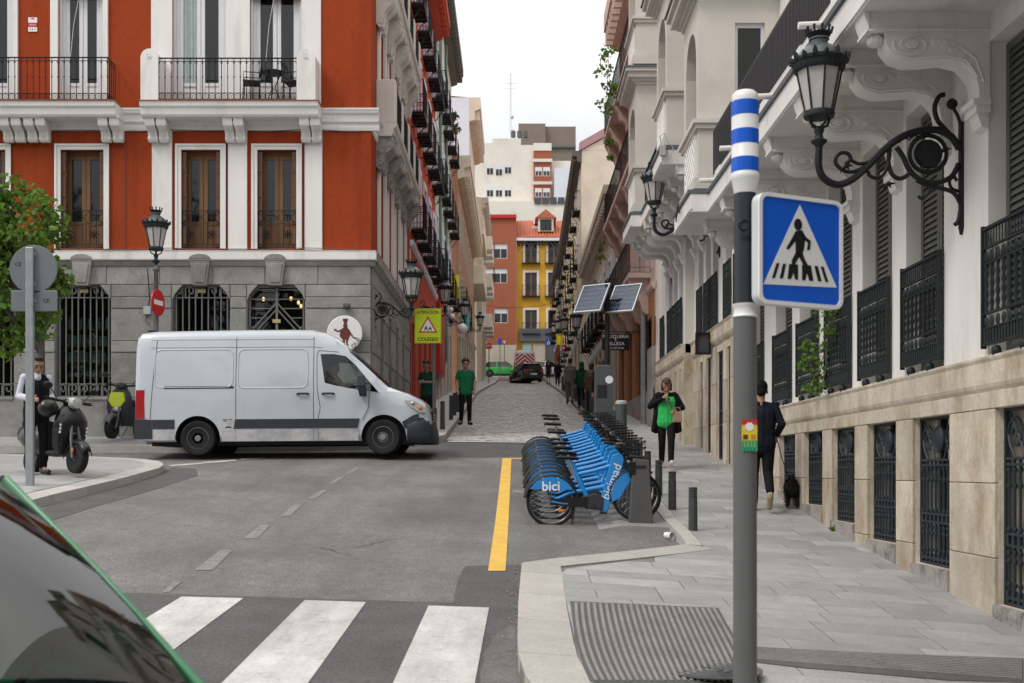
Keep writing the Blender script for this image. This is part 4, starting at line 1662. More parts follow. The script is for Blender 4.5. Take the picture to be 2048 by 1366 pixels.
# piers of dressed blocks
edges = sorted([-YA1] + [e for o in bop for e in o[:2]] + [-YA0])
for i in range(0, len(edges)-1, 2):
    a, b = edges[i], edges[i+1]
    if b-a < .06: continue
    zg = H(3.9, -(a+b)/2)+KERB-.25
    cuts = [.51]
    z = .51
    for hgt in (.62, .62, .8, .8):
        z -= hgt
        if z < zg+.15: break
        cuts.append(z)
    cuts.append(min(zg, cuts[-1]-.05))
    for z1, z0 in zip(cuts, cuts[1:]):
        MB().box(a+.003, b-.003, -.035, .005, z0+.003, z1-.003).build('stone_block', 'limestone', bA, bevel=.008)
xx = -YA1
while xx < -YA0-.1:
    w_ = min(1.45, -YA0-xx)
    MB().box(xx+.003, xx+w_-.003, -.035, .005, .513, .657).build('stone_block', 'limestone', bA, bevel=.006)
    xx += w_
back = MB()
for o in bop: back.box(o[0]-.05, o[1]+.05, .6, .62, o[2]-.2, o[3]+.1)
back.build('area_backdrop_wall', 'weathered_stone', bA)
for i, o in enumerate(bop):
    link('area_grille', area_grille(o[1]-o[0]-.02, o[3]-o[2]-.01), bA, ((o[0]+o[1])/2, .06, o[2]+.005))
    MB().box(o[0]+.02, o[1]-.02, .2, .21, o[2], o[3]).build('pane', 'clear_glass', bA)
    MB().box(o[0]+.35, o[0]+.40, .19, .23, o[2], o[3]).build('window_post', 'white_wood', bA)
    MB().box(o[0]-.0, o[1]+.0, -.055, .1, o[2]-.3, o[2]-.002).build('threshold', 'weathered_stone', bA)
slab_balcony(bA, [(2.0, 17.16, 1.09), (17.163, 18.87, 1.37)], 3.85)
for y in (5.2, 6.6, 8.1, 9.78, 10.62, 11.95, 13.42, 14.86, 16.33, 17.8): link('console', BC, bA, (-y, 0, 3.85)).scale = (.95, 1, .78)
mb = MB()
for k in range(10): mb.box(-3-1.55*k, -2.6-1.55*k, -1.04, -.96, 4.18, 4.40)
mb.box(-17.1, -2, -1.02, -.98, 4.30, 4.40)
mb.build('parapet_base', 'white_stucco', bA)
mb = MB()
mb.box(-17.15, -2, -1.03, -1.0, 5.02, 5.06)
mb.box(-17.15, -2, -1.02, -1.005, 4.40, 5.02)
x = -17.14
while x < -2.05:
    mb.box(x, x+.03, -1.035, -1.02, 4.40, 5.02)
    x += .062
mb.build('ribbed_screen', M('dark_screen', (.035, .037, .043), .5, .1, 6), bA)
for y in (11.0, 13.1, 15.2, 16.9):
    MB().cyl((-y, -1.05, 4.26), (-y, -1.28, 4.25), .035, n=10).build('drain_spout', 'white_stucco', bA)
mirador(bA, 17.33, 18.8, 1.22, 3.85)
MB().tube([(-18.4, -1.40, 4.1), (-18.3, -1.42, 3.95), (-18.1, -1.42, 4.16), (-17.9, -1.42, 4.0)], .01, 5).build('cable', 'black', bA)

# ---- farther building with a raised ground floor
bB = thing('white_building', 'white balconied building farther up the pavement, with tall dark doors to the pavement', 'building', (WX, 0, 0), R(-90))
SHB = louvre_shutter(.6, 2.4)
RLB = cast_railing(.6, 1.0)
wB1 = [(24.3, 24.92), (23.35, 23.97), (22.5, 23.12), (21.1, 21.72), (20.1, 20.7)]
wB2 = [(28.9, 29.6), (27.6, 28.2), (26.7, 27.3), (25.85, 26.45)]
gB1 = [(24.2, 24.66), (23.2, 23.8), (21.85, 22.55), (21.1, 21.5), (20.2, 20.6)]
gB2 = [(28.9, 29.4), (27.6, 28.0), (26.7, 27.1), (25.9, 26.3)]
for (ya, yb, off, ws, gs) in ((YA1, 25.5, 0., wB1, gB1), (25.5, 30.4, -.2, wB2, gB2)):
    ops = [(-b, -a, 2.83, 5.3) for a, b in ws]
    opening_wall('stucco_wall', bB, 'white_stucco', -yb, -ya, 2.6, 13.5, ops + [(-b, -a, 6.0, 8.3) for a, b in ws[1::2]], .24, off)
    gops = [(-b, -a, H(3.8, a)+KERB+.05, 2.30) for a, b in gs]
    opening_wall('ground_floor_wall', bB, 'limestone', -yb, -ya, -.4, 2.6, gops, .3, off-.01)
    mb = MB()
    moulding(mb, -yb-(.0), -ya, [(off-.02, 2.45), (off-.06, 2.5), (off-.08, 2.55), (off-.08, 2.74), (off-.11, 2.80)])
    mb.build('plinth_band', 'limestone', bB)
    for o in ops:
        link('shutter', SHB, bB, ((o[0]+o[1])/2, off+.15, 2.85))
        link('guard_rail', RLB, bB, ((o[0]+o[1])/2, off-.04, 2.86))
    for o in ops[1::2]: french_window(bB, (o[0]+o[1])/2, 6.0, o[1]-o[0], 2.3, 'white_wood', y=off+.15)
    for o in gops:
        mb = MB()
        hh = o[3]-o[2]
        frame_mb(mb, o[0]+.01, o[1]-.01, o[2], o[3], .05, off+.02, off+.07)
        for z in (.32, .45, .8): mb.box(o[0]+.05, o[1]-.05, off+.02, off+.06, o[2]+hh*z-.02, o[2]+hh*z+.02)
        k = 4
        for i in range(k):
            x = o[0]+.05+(o[1]-o[0]-.1)*(i+.5)/k
            mb.tube([(x, off+.04, o[2]), (x, off+.04, o[3])], .010, 5)
        mb.box(o[0]+.05, o[1]-.05, off+.07, off+.08, o[2], o[2]+hh*.32)
        mb.build('door_grille', 'blue_iron', bB)
        MB().box(o[0], o[1], off+.2, off+.21, o[2], o[3]).build('pane', 'dark_glass', bB)
    # dressed joints
    prev = -yb
    for o in sorted(gops):
        for z0, z1 in ((.0, .9), (.9, 1.7), (1.7, 2.44)):
            zz = max(z0, H(3.8, -o[0])+.0)
            if o[0]-prev > .08 and z1 > zz+.1: MB().box(prev+.004, o[0]-.004, off-.035, off, zz, z1-.006).build('stone_block', 'limestone', bB, bevel=.006)
        prev = o[1]
    if -ya-prev > .08:
        for z0, z1 in ((.0, .9), (.9, 1.7), (1.7, 2.44)):
            MB().box(prev+.004, -ya-.004, off-.035, off, z0, z1-.006).build('stone_block', 'limestone', bB, bevel=.006)
MB().quad((-25.5, -.2, 2.6), (-25.5, .1, 2.6), (-25.5, .1, 13.5), (-25.5, -.2, 13.5)).build('return_wall', 'warm_stucco', bB)
MB().box(-25.51, -25.47, -.235, .0, -.3, 2.6).build('return_wall', 'limestone', bB)
slab_balcony(bB, [(20.9, 22.7, 1.33), (22.703, 26.25, 1.09), (26.253, 28.25, 1.33)], 5.555)
for y in (21.05, 21.95, 22.95, 24.1, 25.1): link('console', BC, bB, (-y, 0, 5.555)).scale = (.95, 1, .78)
for y in (25.7, 26.55, 27.45, 28.1): link('console', BC, bB, (-y, -.2, 5.555)).scale = (.95, .85, .78)
mirador(bB, 21.05, 22.55, 1.2, 5.555)
mirador(bB, 26.4, 28.1, 1.2, 5.555)
mb = MB()
mb.box(-26.2, -22.8, -1.03, -1.0, 6.72, 6.76)
x = -26.2
while x < -22.8:
    mb.box(x, x+.012, -1.02, -1.008, 5.95, 6.72); x += .12
mb.build('railing', 'black_iron', bB)
jb2 = thing('cable_box', 'white electric box with looping cables on the balcony edge above the smaller wall lantern', 'junction box', (2.64, 20.87, 5.74))
MB().box(.0, .11, -.07, 0, -.05, .14).build('box', 'plastic_grey', jb2, bevel=.01)
MB().tube([(.03, -.05, .14), (.0, -.05, .3), (.08, -.05, .36), (.15, -.05, .2), (.24, -.05, .1), (.2, -.05, -.1), (.1, -.05, -.16), (.07, -.05, -.05)], .009, 5).build('cable', 'plastic_grey', jb2)
# display box beside the door
db = thing('display_case', 'dark framed glass display case on the wall beside the tall black door', 'display case', (3.93, 23.0, 2.55))
frame_mb(MB(), -.30, .0, -.24, .2, .035, -.05, .05).build('frame', 'black_iron', db)
MB().box(-.265, -.035, -.01, .01, -.205, .165).build('pane', 'mid_glass', db)
MB().tube([(0, 0, .1), (.07, 0, .1)], .02, 6).build('bracket', 'black_iron', db)

# ================================================================ BUILDINGS UP THE STREET
def row_house(label, side, Xw, Y0, Y1, z1, wall, floors, ncol, wd, h, balcony=None, ground=None, eave=None, win_mat='white_wood', glass='dark_glass', surround=None, blind=0, name='house', depth=7.0, end_mat=None, zbase=None, ground_top=None, gcols=None, dp=.45):
    s = 1 if side == 'L' else -1
    t = thing(name, label, 'building', (Xw, 0, 0), R(90)*s)
    a, b = (Y0, Y1) if s > 0 else (-Y1, -Y0)
    zb = H(0, Y0)-.6 if zbase is None else zbase
    step = (b-a)/ncol
    cs = [a+step*(i+.5) for i in range(ncol)]
    ops = [(c-wd/2, c+wd/2, z, z+h) for c in cs for z in floors]
    gt = ground_top if ground_top else floors[0]-.45
    opening_wall('wall', t, wall, a, b, gt, z1, ops, .22)
    # ground floor
    gc = gcols or ncol
    gst = (b-a)/gc
    gops = []
    for i in range(gc):
        c = a+gst*(i+.5)
        zg = H(0, abs(c))+KERB
        gops.append((c-gst*.26, c+gst*.26, zg+.1, min(gt-.35, zg+2.9)))
    opening_wall('ground_floor_wall', t, ground or wall, a, b, zb, gt, gops, .25, -.03)
    for i, o in enumerate(gops):
        mb = MB()
        frame_mb(mb, o[0], o[1], o[2], o[3], .07, .06, .14)
        mb.box(o[0], o[1], .08, .12, o[2]+.9, o[2]+.98)
        d = mb.build('door' if i % 2 else 'shop_window', 'brown_wood' if i % 3 else 'black_iron', t)
        MB().box(o[0]+.07, o[1]-.07, .11, .115, o[2], o[3]-.07).build('pane', 'dark_glass', d)
    mb = MB()
    moulding(mb, a, b, [(-.04, gt-.2), (-.10, gt-.12), (-.12, gt)])
    mb.build('string_course', surround or 'warm_stucco', t)
    for z in floors:
        for c in cs:
            french_window(t, c, z, wd, h, win_mat, glass, y=.12, panel=.2) if h > 1.7 else sash_window(t, c, z, wd, h, win_mat, glass, blind=blind)
            if surround:
                me = cached(('sur', wd, h, surround), lambda: (lambda q: (q.box(-wd/2-.14, -wd/2, -.05, 0, 0, h+.16), q.box(wd/2, wd/2+.14, -.05, 0, 0, h+.16), q.box(-wd/2, wd/2, -.05, 0, h, h+.16), q)[-1])(MB()).mesh('window_surround', surround))
                link('window_surround', me, t, (c, 0, z))
            if balcony: iron_balcony(t, c, z, wd+.45, dp, 1.0, .17)
    if eave:
        ed, eh, em = eave
        mb = MB()
        moulding(mb, a-.02, b+.02, [(-.05, z1-.1), (-ed*.5, z1), (-ed*.5, z1+eh*.4), (-ed, z1+eh*.5), (-ed, z1+eh)])
        mb.build('eaves', em, t)
        k = int((b-a)/.55)
        for i in range(k):
            x = a+(b-a)*(i+.5)/k
            MB().box(x-.07, x+.07, -ed*.93, -.02, z1+eh*.02, z1+eh*.46).build('eave_bracket', em, t)
        zt = z1+eh
    else:
        zt = z1
    # end wall towards the camera, and the roof
    e = a if s > 0 else b
    y0 = 0
    MB().quad((e, 0, zb), (e, depth, zb), (e, depth, zt), (e, 0, zt)).build('end_wall', end_mat or wall, t)
    MB().quad((a, 0, zt), (b, 0, zt), (b, depth, zt+.6), (a, depth, zt+.6)).build('roof', 'terracotta', t)
    return t, cs, s


M('pink_stucco', (.58, .45, .42), .85, .1, 1.3, .15, 90, dirt=(.38, .25, .23), dscale=.8)
M('pink_stone', (.60, .44, .38), .85, .14, 3, .3, 40)
M('pale_green', (.52, .52, .44), .85, .1, 1, .15, 90)
M('orange_stucco', (.36, .155, .062), .85, .14, 1.2, .2, 90, dirt=(.24, .10, .045), dscale=.9)
M('ochre_stucco', (.62, .47, .26), .85, .12, 1.2, .15, 90)
M('cream_stucco', (.66, .57, .46), .85, .07, 1, .15, 90, dirt=(.52, .43, .33), dscale=.7)
M('beige_stone', (.50, .44, .37), .85, .12, 1.5, .2, 60)
M('yellow_stucco', (.66, .37, .035), .85, .08, 1.2, .15, 90, dirt=(.56, .30, .03), dscale=.7)
M('brick_red', (.33, .085, .04), .85, .12, 2, .2, 60)
M('dark_wood_eave', (.11, .095, .08), .8, .2, 5)
M('bluewhite', (.66, .69, .76), .85, .04, .8)
M('cream_block', (.72, .68, .61), .85, .05, .5, dirt=(.56, .52, .46), dscale=.3)
M('brown_block', (.20, .165, .135), .85, .08, .6)


def brick_mat(name, c1, c2, mortar, sc):
    m = M(name, c1, .85, .1, 2)
    n, l = m.node_tree.nodes, m.node_tree.links
    b = n['Principled BSDF']
    t = n.new('ShaderNodeTexCoord')
    sp = n.new('ShaderNodeSeparateXYZ')
    cb = n.new('ShaderNodeCombineXYZ')
    ad = n.new('ShaderNodeMath')
    br = n.new('ShaderNodeTexBrick')
    br.inputs['Color1'].default_value = (*c1, 1)
    br.inputs['Color2'].default_value = (*c2, 1)
    br.inputs['Mortar'].default_value = (*mortar, 1)
    br.inputs['Scale'].default_value = sc
    br.inputs['Mortar Size'].default_value = .018
    l.new(t.outputs['Object'], sp.inputs[0])
    l.new(sp.outputs['X'], ad.inputs[0]); l.new(sp.outputs['Y'], ad.inputs[1])
    l.new(ad.outputs[0], cb.inputs['X']); l.new(sp.outputs['Z'], cb.inputs['Y'])
    l.new(cb.outputs[0], br.inputs['Vector'])
    l.new(br.outputs['Color'], b.inputs['Base Color'])


brick_mat('brick', (.43, .19, .105), (.36, .15, .085), (.36, .27, .21), 2.2)
brick_mat('brick_far', (.36, .10, .045), (.31, .08, .04), (.27, .13, .08), 2.2)

# left side
h1, _, _ = row_house('salmon red house with black iron balconies next to the red corner building', 'L', XC+.02, 35.45, 47, 17.6, 'salmon_stucco', [7.55, 11.2, 14.6], 5, 1.0, 2.5, True, 'salmon_stucco', (.6, .7, 'salmon_stucco'), surround='bluewhite', dp=.38)
h2, cs2, _ = row_house('pale cream green house with drainpipes and black balconies under a deep dark eave', 'L', XC, 47, 59.4, 19.9, 'pale_green', [8.15, 11.85, 15.5], 5, 1.0, 2.5, True, 'beige_stone', (.62, .8, 'dark_wood_eave'), surround='bluewhite', dp=.42)
for y in (49.5, 53.6): MB().cyl((y, -.07, 5), (y, -.07, 19.9), .07, n=8).build('drainpipe', M('green_pipe', (.16, .2, .17), .6, .1, 5), h2)
MB().box(47.2, 47.8, -.2, .02, 4.0, 7.4).build('red_shopfront', M('red_gloss', (.46, .01, .012), .3, .08, 3), h2)
MB().box(48.0, 50.2, -.22, .02, 4.0, 7.3).build('red_shopfront', 'red_gloss', h2)
h3, _, _ = row_house('brick house under a broad pale cornice with dentils', 'L', -2.9, 59.6, 82, 15.2, 'brick', [8.6, 12.0], 7, 1.05, 2.0, None, 'beige_stone', (.66, 1.1, 'cream_stucco'), surround='beige_stone', end_mat='brick')
for k in (0, 1, 2): iron_balcony(h3, 61.2+3.2*k, 8.6, 1.6, .4)
MB().box(59.2, 61.0, 1.0, 2.6, 16.3, 17.6).build('chimney', 'red_gloss', h3)
h4, _, _ = row_house('tall white house showing a bluish bare party wall above the brick house', 'L', -3.2, 82.1, 94, 25.0, 'cream_stucco', [10.4, 13.8, 17.2, 20.6], 4, 1.2, 2.0, None, 'beige_stone', (.8, 1.6, 'cream_stucco'), surround='cream_stucco', end_mat='bluewhite')
MB().cyl((83, 2.0, 26.6), (83, 2.0, 28.2), .04, n=6).build('aerial', 'black_iron', h4)
for z in (14.0, 17.6): MB().box(84, 93, -1.0, 0, z-.4, z+1.0).build('mirador', 'cream_stucco', h4, bevel=.05)
h5, _, _ = row_house('cream house with stacked white balconies near the end of the street', 'L', -2.6, 94.1, 106, 21.5, 'cream_stucco', [12.0, 15.3, 18.4], 4, 1.1, 1.9, None, 'beige_stone', (.5, .8, 'beige_stone'), surround='bluewhite')
for z in (12.0, 15.3, 18.4):
    for y in (95.6, 98.6, 101.6): MB().box(y-.9, y+.9, -.8, 0, z-.25, z+.85).build('balcony', 'cream_block', h5, bevel=.04)

# right side
c1, csC, _ = row_house('orange-based pink house with black balconies on heavy pink brackets', 'R', 3.75, 30.45, 41, 15.0, 'pink_stucco', [5.45, 8.55, 11.65], 4, 1.0, 2.2, None, 'orange_stucco', (.55, 1.2, 'pink_stone'), surround='pink_stone', glass='mid_glass', ground_top=5.0)
PB = MB().prism([(0, 0), (-.57, 0), (-.57, -.12), (-.48, -.28), (-.4, -.5), (-.26, -.62), (-.18, -.9), (0, -1.0)], -.16, .16, 'yz').mesh('pink_console', 'pink_stone')
for z in (5.45, 8.55, 11.65):
    MB().box(-40.6, -31.6, -.60, 0, z-.16, z-.02).build('balcony_slab', 'pink_stone', c1)
    me = cached('railC', lambda: rail_mesh(8.8, .56, 1.0, .24, 'black_iron', False))
    link('railing', me, c1, (-36.1, 0, z-.02))
    for y in (32.0, 33.9, 36.2, 38.5, 40.3): link('pink_console', PB, c1, (-y, 0, z-.16))
MB().cyl((-32.2, -.12, 1.0), (-32.2, -.12, 4.4), .09, n=10).build('drainpipe', 'galvanised', c1)
MB().tube([(-32.2, -.12, 4.4), (-32.15, -.1, 4.6), (-32.0, 0, 4.7)], .09, 10).build('drainpipe', 'galvanised', c1)
MB().box(-31.7, -30.46, -.08, 0, .3, 3.3).build('granite_pilaster', 'grey_granite', c1)
MB().box(-41, -30.46, -.06, -.031, .3, 2.2).build('stone_skirting', 'weathered_stone', c1)
c2, _, _ = row_house('low beige stone house with stepped ledges beyond the pink house', 'R', 3.75, 41.1, 57.8, 9.6, 'beige_stone', [5.9], 7, 1.0, 2.2, True, 'beige_stone', (.55, .6, 'beige_stone'), surround='bluewhite', glass='mid_glass', end_mat='cream_stucco', dp=.4)
MB().box(-57.7, -50, .0, 5, 9.6, 11.8).build('attic_wall', 'bluewhite', c2)
c3, _, _ = row_house('tall ochre house with planted iron balconies and a bare cream gable wall', 'R', 2.83, 58, 94, 15.6, 'ochre_stucco', [7.6, 10.6, 13.4], 9, 1.0, 2.1, True, 'beige_stone', (.45, .5, 'dark_wood_eave'), surround='bluewhite', glass='mid_glass', end_mat='cream_stucco', depth=6, dp=.32)
# gable of the bare party wall and its pink coping
c3.rotation_euler[2] = R(-90.56)
ge = [(0, 16.11), (6, 19.4), (6, 16.11)]
MB().prism([(p, q) for p, q in ge], -58.0, -58.3, 'yz').build('gable', 'cream_stucco', c3)
MB().prism([(-.1, 16.1), (6, 19.45), (6, 19.95), (-.1, 16.5)], -57.9, -58.6, 'yz').build('gable_coping', M('pink_coping', (.42, .24, .25), .8, .1, 3), c3)
MB().quad((-94, 0, 16.1), (-58, 0, 16.1), (-58, 6, 19.5), (-94, 6, 19.5)).build('roof', 'terracotta', c3)
c4, _, _ = row_house('plain ochre house closing the far end of the pavement', 'R', 3.78, 94.1, 106, 17.0, 'ochre_stucco', [11.5, 14.3], 3, 1.0, 1.9, True, 'brick_red', (.4, .4, 'dark_wood_eave'), surround='bluewhite', glass='mid_glass')

# head of the street: yellow and brick houses, blocks behind


def front_house(label, px0, px1, Y, py_top, wall, wins, wd, h, balcony, base=9.0, win_mat='white_wood', glass='dark_glass', surround=None, name='house', blind=0.):
    S = F/Y
    t = thing(name, label, 'building', (0, Y, 0))
    x0, x1 = (px0-CX)/S, (px1-CX)/S
    z1 = (CY-py_top)/S
    ops = [((a-CX)/S-wd/2, (a-CX)/S+wd/2, (CY-b)/S, (CY-b)/S+h) for a, b in wins]
    opening_wall('wall', t, wall, x0, x1, base-1, z1, ops, .3)
    for o in ops:
        if h > 1.8: french_window(t, (o[0]+o[1])/2, o[2], wd, h, win_mat, glass, y=.15)
        else: sash_window(t, (o[0]+o[1])/2, o[2], wd, h, win_mat, glass, blind=blind)
        if surround:
            q = MB()
            q.box(o[0]-.22, o[0], -.06, 0, o[2]-.1, o[3]+.22); q.box(o[1], o[1]+.22, -.06, 0, o[2]-.1, o[3]+.22); q.box(o[0], o[1], -.06, 0, o[3], o[3]+.22)
            q.build('window_surround', surround, t)
        if balcony: iron_balcony(t, (o[0]+o[1])/2, o[2], wd+.6, .5, 1.05, .16)
    e = MB()
    for x in (x0, x1): e.quad((x, 0, base-1), (x, 8, base-1), (x, 8, z1), (x, 0, z1))
    e.build('end_wall', wall, t)
    return t, x0, x1, z1, S


yw = [(x, y) for x in (1062, 1108, 1154) for y in (527, 593, 668)]
ty, x0, x1, z1, S = front_house('bright yellow house with dark balconies and an orange tiled roof', 1033, 1190, 113., 480, 'yellow_stucco', yw, 1.15, 2.35, True, surround='cream_block', win_mat='brown_wood')
mb = MB()
mb.box(x0-.1, x1+.1, -.5, 0, z1-.15, z1+.12)
mb.build('eaves', 'bluewhite', ty)
for k in range(20): MB().box(x0+.2+(x1-x0)*k/20, x0+.36+(x1-x0)*k/20, -.45, 0, z1-.55, z1-.152).build('eave_bracket', 'black_iron', ty)
rise, run = (480-420)/S, 5.0
rf = MB().quad((x0-.1, -.5, z1+.13), (x1+.1, -.5, z1+.13), (x1+.1, run, z1+rise), (x0-.1, run, z1+rise)).build('roof', M('roof_clay', (.42, .12, .055), .8, .25, 3), ty)
tl = MB()
n = int((x1-x0)/.26)
for k in range(n+1):
    x = x0-.1+(x1-x0+.2)*k/n
    tl.tube([(x, -.52, z1+.16), (x, run, z1+rise+.03)], .085, 6)
tl.build('roof_tile_ridges', 'roof_clay', rf)
MB().prism([(x0-.14, z1+.1), (x0+.02, z1+.1), (x0+.02, z1+.25), (x0-.14, z1+.25)], -.5, .1, 'xz').build('verge', 'roof_clay', ty)
dx = (1092-CX)/S
dz = (CY-456)/S
MB().box(dx-.75, dx+.75, .6, 4, dz-.2, dz+1.15).build('dormer_wall', 'cream_block', ty)
MB().prism([(dx-1.05, dz+1.1), (dx+1.05, dz+1.1), (dx, dz+1.95)], .4, 4.5, 'xz').build('dormer_roof', 'roof_clay', ty)
sash_window(ty, dx, dz-.1, 1.1, 1.05, 'black_iron', 'dark_glass', y=.5)
for px, py in ((1073, 447), (1077, 430)):
    p = U(px, py, 113.)
    yy = (p.z-z1)/rise*run
    MB().box(p.x-.45, p.x+.45, yy-.4, yy+.3, p.z-.1, p.z+.22).build('skylight', 'bluewhite', ty)
MB().box(x0+.3, x1, -.35, 0, (CY-683)/S, (CY-666)/S+.4).build('shop_fascia', 'lead', ty)
for a, b, m_ in ((1045, 1063, 'teal_glass'), (1066, 1090, 'beige_stone'), (1092, 1115, 'grey_metal')):
    MB().box((a-CX)/S, (b-CX)/S, -.12, 0, 8.8, (CY-688)/S).build('shop_front', m_, ty)
tb_, x0, x1, z1, S = front_house('plain brick-red house with small windows beside the yellow house', 960, 1032.5, 112.4, 435, 'brick_far', [(1001, 517), (1001, 566), (1002, 646), (975, 517), (975, 566)], 1.35, 1.45, False, blind=.35)
mb = MB()
mb.box(x0, x1+.02, -.25, 0, z1-.1, z1+.25)
mb.build('coping', 'red_gloss', tb_)
MB().quad((x0, -.2, z1+.25), (x1, -.2, z1+.25), (x1, 5, z1+1.4), (x0, 5, z1+1.4)).build('roof', 'roof_clay', tb_)
MB().box(x0, x1, -.03, 0, 8.5, (CY-690)/S).build('ground_floor_wall', 'beige_stone', tb_)
# cream apartment block far behind
Yb = 165.
ws = [(998, 322+30), (1016, 322+26), (998, 394), (1016, 394)]
tw, x0, x1, z1, S = front_house('big cream apartment block with brick panels standing behind the yellow house', 948, 1067, Yb, 290, 'cream_block', [], 1.0, 1.3, False, base=5.)
for px, py in ws + [(980, 350), (980, 394)]:
    p = U(px, py, Yb)
    sash_window(tw, p.x, p.z, 1.0, 1.6, 'white_wood', 'dark_glass', y=-.05, blind=.4)
mb = MB()
mb.box((985-CX)/S, (1042-CX)/S, .5, 9, z1, (CY-275)/S)
mb.box((956-CX)/S, (985-CX)/S, 2, 9, z1-.5, (CY-278)/S)
mb.build('roof_block', 'cream_block', tw)
mb = MB()
bx0, bx1 = (1067-CX)/S, (1103-CX)/S
mb.box(bx0, bx1, -.4, 8, 5, (CY-303)/S)
mb.build('brick_panel', 'brick_far', tw)
for py in (323, 368): MB().box(bx0-.1, bx1+.1, -.7, -.4, (CY-py)/S-.2, (CY-py)/S+.2).build('floor_band', 'cream_block', tw)
MB().box(bx0, bx1, -.5, 8, (CY-303)/S, (CY-288)/S).build('parapet', 'cream_block', tw)
for px in (1077, 1093):
    for py in (354, 396):
        p = U(px, py, Yb)
        sash_window(tw, p.x, p.z, 1.0, 1.3, 'white_wood', 'mid_glass', y=-.46, blind=.45)
MB().box(bx1, (1150-CX)/S, 1, 8, 5, (CY-318)/S).build('wing', 'cream_block', tw)
MB().box((1108-CX)/S, (1140-CX)/S, -2.5, 0, 5, (CY-345)/S).build('lift_tower', 'bluewhite', tw)
for k in range(6): MB().box((1068-CX)/S+k*1.1, (1068-CX)/S+k*1.1+.95, -3.2, -3.1, (CY-418)/S, (CY-405)/S).build('glazed_terrace', 'mid_glass', tw)
MB().box((940-CX)/S, (1150-CX)/S, -3.0, 0, 4, (CY-412)/S).build('lower_block', 'cream_block', tw)
br = thing('apartment_block', 'windowless brown rooftop block rising above the cream apartment block', 'building', (0, 182, 0))
S = F/182
MB().box((1037-CX)/S, (1091-CX)/S, 0, 8, 10, (CY-247)/S).build('wall', 'brown_block', br)
MB().box((1091.2-CX)/S, (1152-CX)/S, .8, 8, 10, (CY-250)/S).build('wall', 'brown_block', br)
MB().box((1091.2-CX)/S, (1152-CX)/S, .4, .8, (CY-290)/S-.3, (CY-290)/S).build('ledge', 'grey_metal', br)
an = thing('aerial_mast', 'thin white lattice aerial mast on the roof of the cream block', 'aerial', U(1021, 272, 168))
S = F/168
mb = MB()
ht = (272-146)/S
for k in range(3): mb.tube([(.12*math.cos(k*2.09), .12*math.sin(k*2.09), 0), (.06*math.cos(k*2.09), .06*math.sin(k*2.09), ht)], .025, 4)
k = 0
while k < ht:
    mb.tube([(.11, 0, k), (-.06, .1, k+.3), (-.06, -.1, k+.6)], .018, 4); k += .6
mb.build('mast', M('mast_paint', (.5, .5, .52), .6, .1, 3), an)
mb = MB()
for z in (ht*.83, ht*.75): mb.tube([(-.9, 0, z), (.9, 0, z)], .03, 4)
for z in (ht*.08, ht*.3): mb.ell((.25, 0, z), (.25, .25, .3), 8, 6)
mb.build('antenna', 'mast_paint', an)
vt = thing('roof_vent', 'short round roof vents on the cream apartment block', 'vent', U(1032, 275, 166))
for k in range(3): MB().lathe([(.001, 0), (.35, 0), (.35, .9), (.001, 1.0)], (k*.9-.4, 0, 0), 10).build('vent_pipe', 'grey_metal', vt)

# ================================================================ LANTERNS
def lantern_meshes():
    cage = MB()
    n = 8
    ring = lambda r, z: [(r*math.cos(2*PI*k/n), r*math.sin(2*PI*k/n), z) for k in range(n)]
    for k in range(n): cage.tube([ring(.135, .01)[k], ring(.225, .43)[k]], .011, 5)
    cage.lathe([(.10, -.03), (.15, -.03), (.155, .0), (.15, .025), (.13, .025)], n=16)
    cage.lathe([(.215, .42), (.235, .42), (.25, .44), (.255, .49), (.27, .50), (.275, .53), (.24, .54)], n=24)
    for k in range(24):
        a = 2*PI*k/24
        cage.box(.247*math.cos(a)-.006, .247*math.cos(a)+.006, .247*math.sin(a)-.006, .247*math.sin(a)+.006, .44, .49)
    for k in range(16):       # fringe of leaves round the lid
        a = 2*PI*k/16
        hh = .075 if k % 2 else .045
        c, s_ = math.cos(a), math.sin(a)
        cage.tube([(.265*c, .265*s_, .52), (.285*c, .285*s_, .52+hh*.6), (.30*c, .30*s_, .52+hh)], [.03, .022, .004], 5)
    lid = MB().lathe([(.25, .53), (.235, .565), (.20, .61), (.15, .655), (.105, .68), (.085, .69), (.085, .73), (.10, .735), (.10, .75), (.001, .75)], n=24)
    crown = MB().lathe([(.085, .75), (.10, .76), (.12, .80), (.11, .80), (.09, .77)], n=16)
    for k in range(10):
        a = 2*PI*k/10
        c, s_ = math.cos(a), math.sin(a)
        crown.tube([(.115*c, .115*s_, .79), (.125*c, .125*s_, .83)], .012, 5)
        crown.ell((.128*c, .128*s_, .845), (.016, .016, .018), 6, 4)
    neck = MB()
    for k in range(4):
        a = 2*PI*k/4+.4
        neck.tube([(.13*math.cos(a), .13*math.sin(a), -.02), (.10*math.cos(a), .10*math.sin(a), -.10), (.035*math.cos(a), .035*math.sin(a), -.13)], .014, 5)
    neck.lathe([(.001, -.34), (.035, -.34), (.04, -.31), (.075, -.28), (.08, -.26), (.045, -.24), (.035, -.2), (.05, -.17), (.05, -.14), (.03, -.12), (.001, -.12)], n=14)
    glass = MB()
    for k in range(n):
        a, b = ring(.132, .015), ring(.22, .43)
        glass.quad(a[k], a[(k+1) % n], b[(k+1) % n], b[k])
    return cage.mesh('lantern_cage', 'green_iron', 40), lid.mesh('lantern_lid', M('lid_paint', (.07, .085, .09), .4, .2, 8), 40), crown.mesh('lantern_crown', 'black_iron', 40), neck.mesh('lantern_neck', 'green_iron', 40), glass.mesh('lantern_glass', 'lamp_glass')


LM = lantern_meshes()


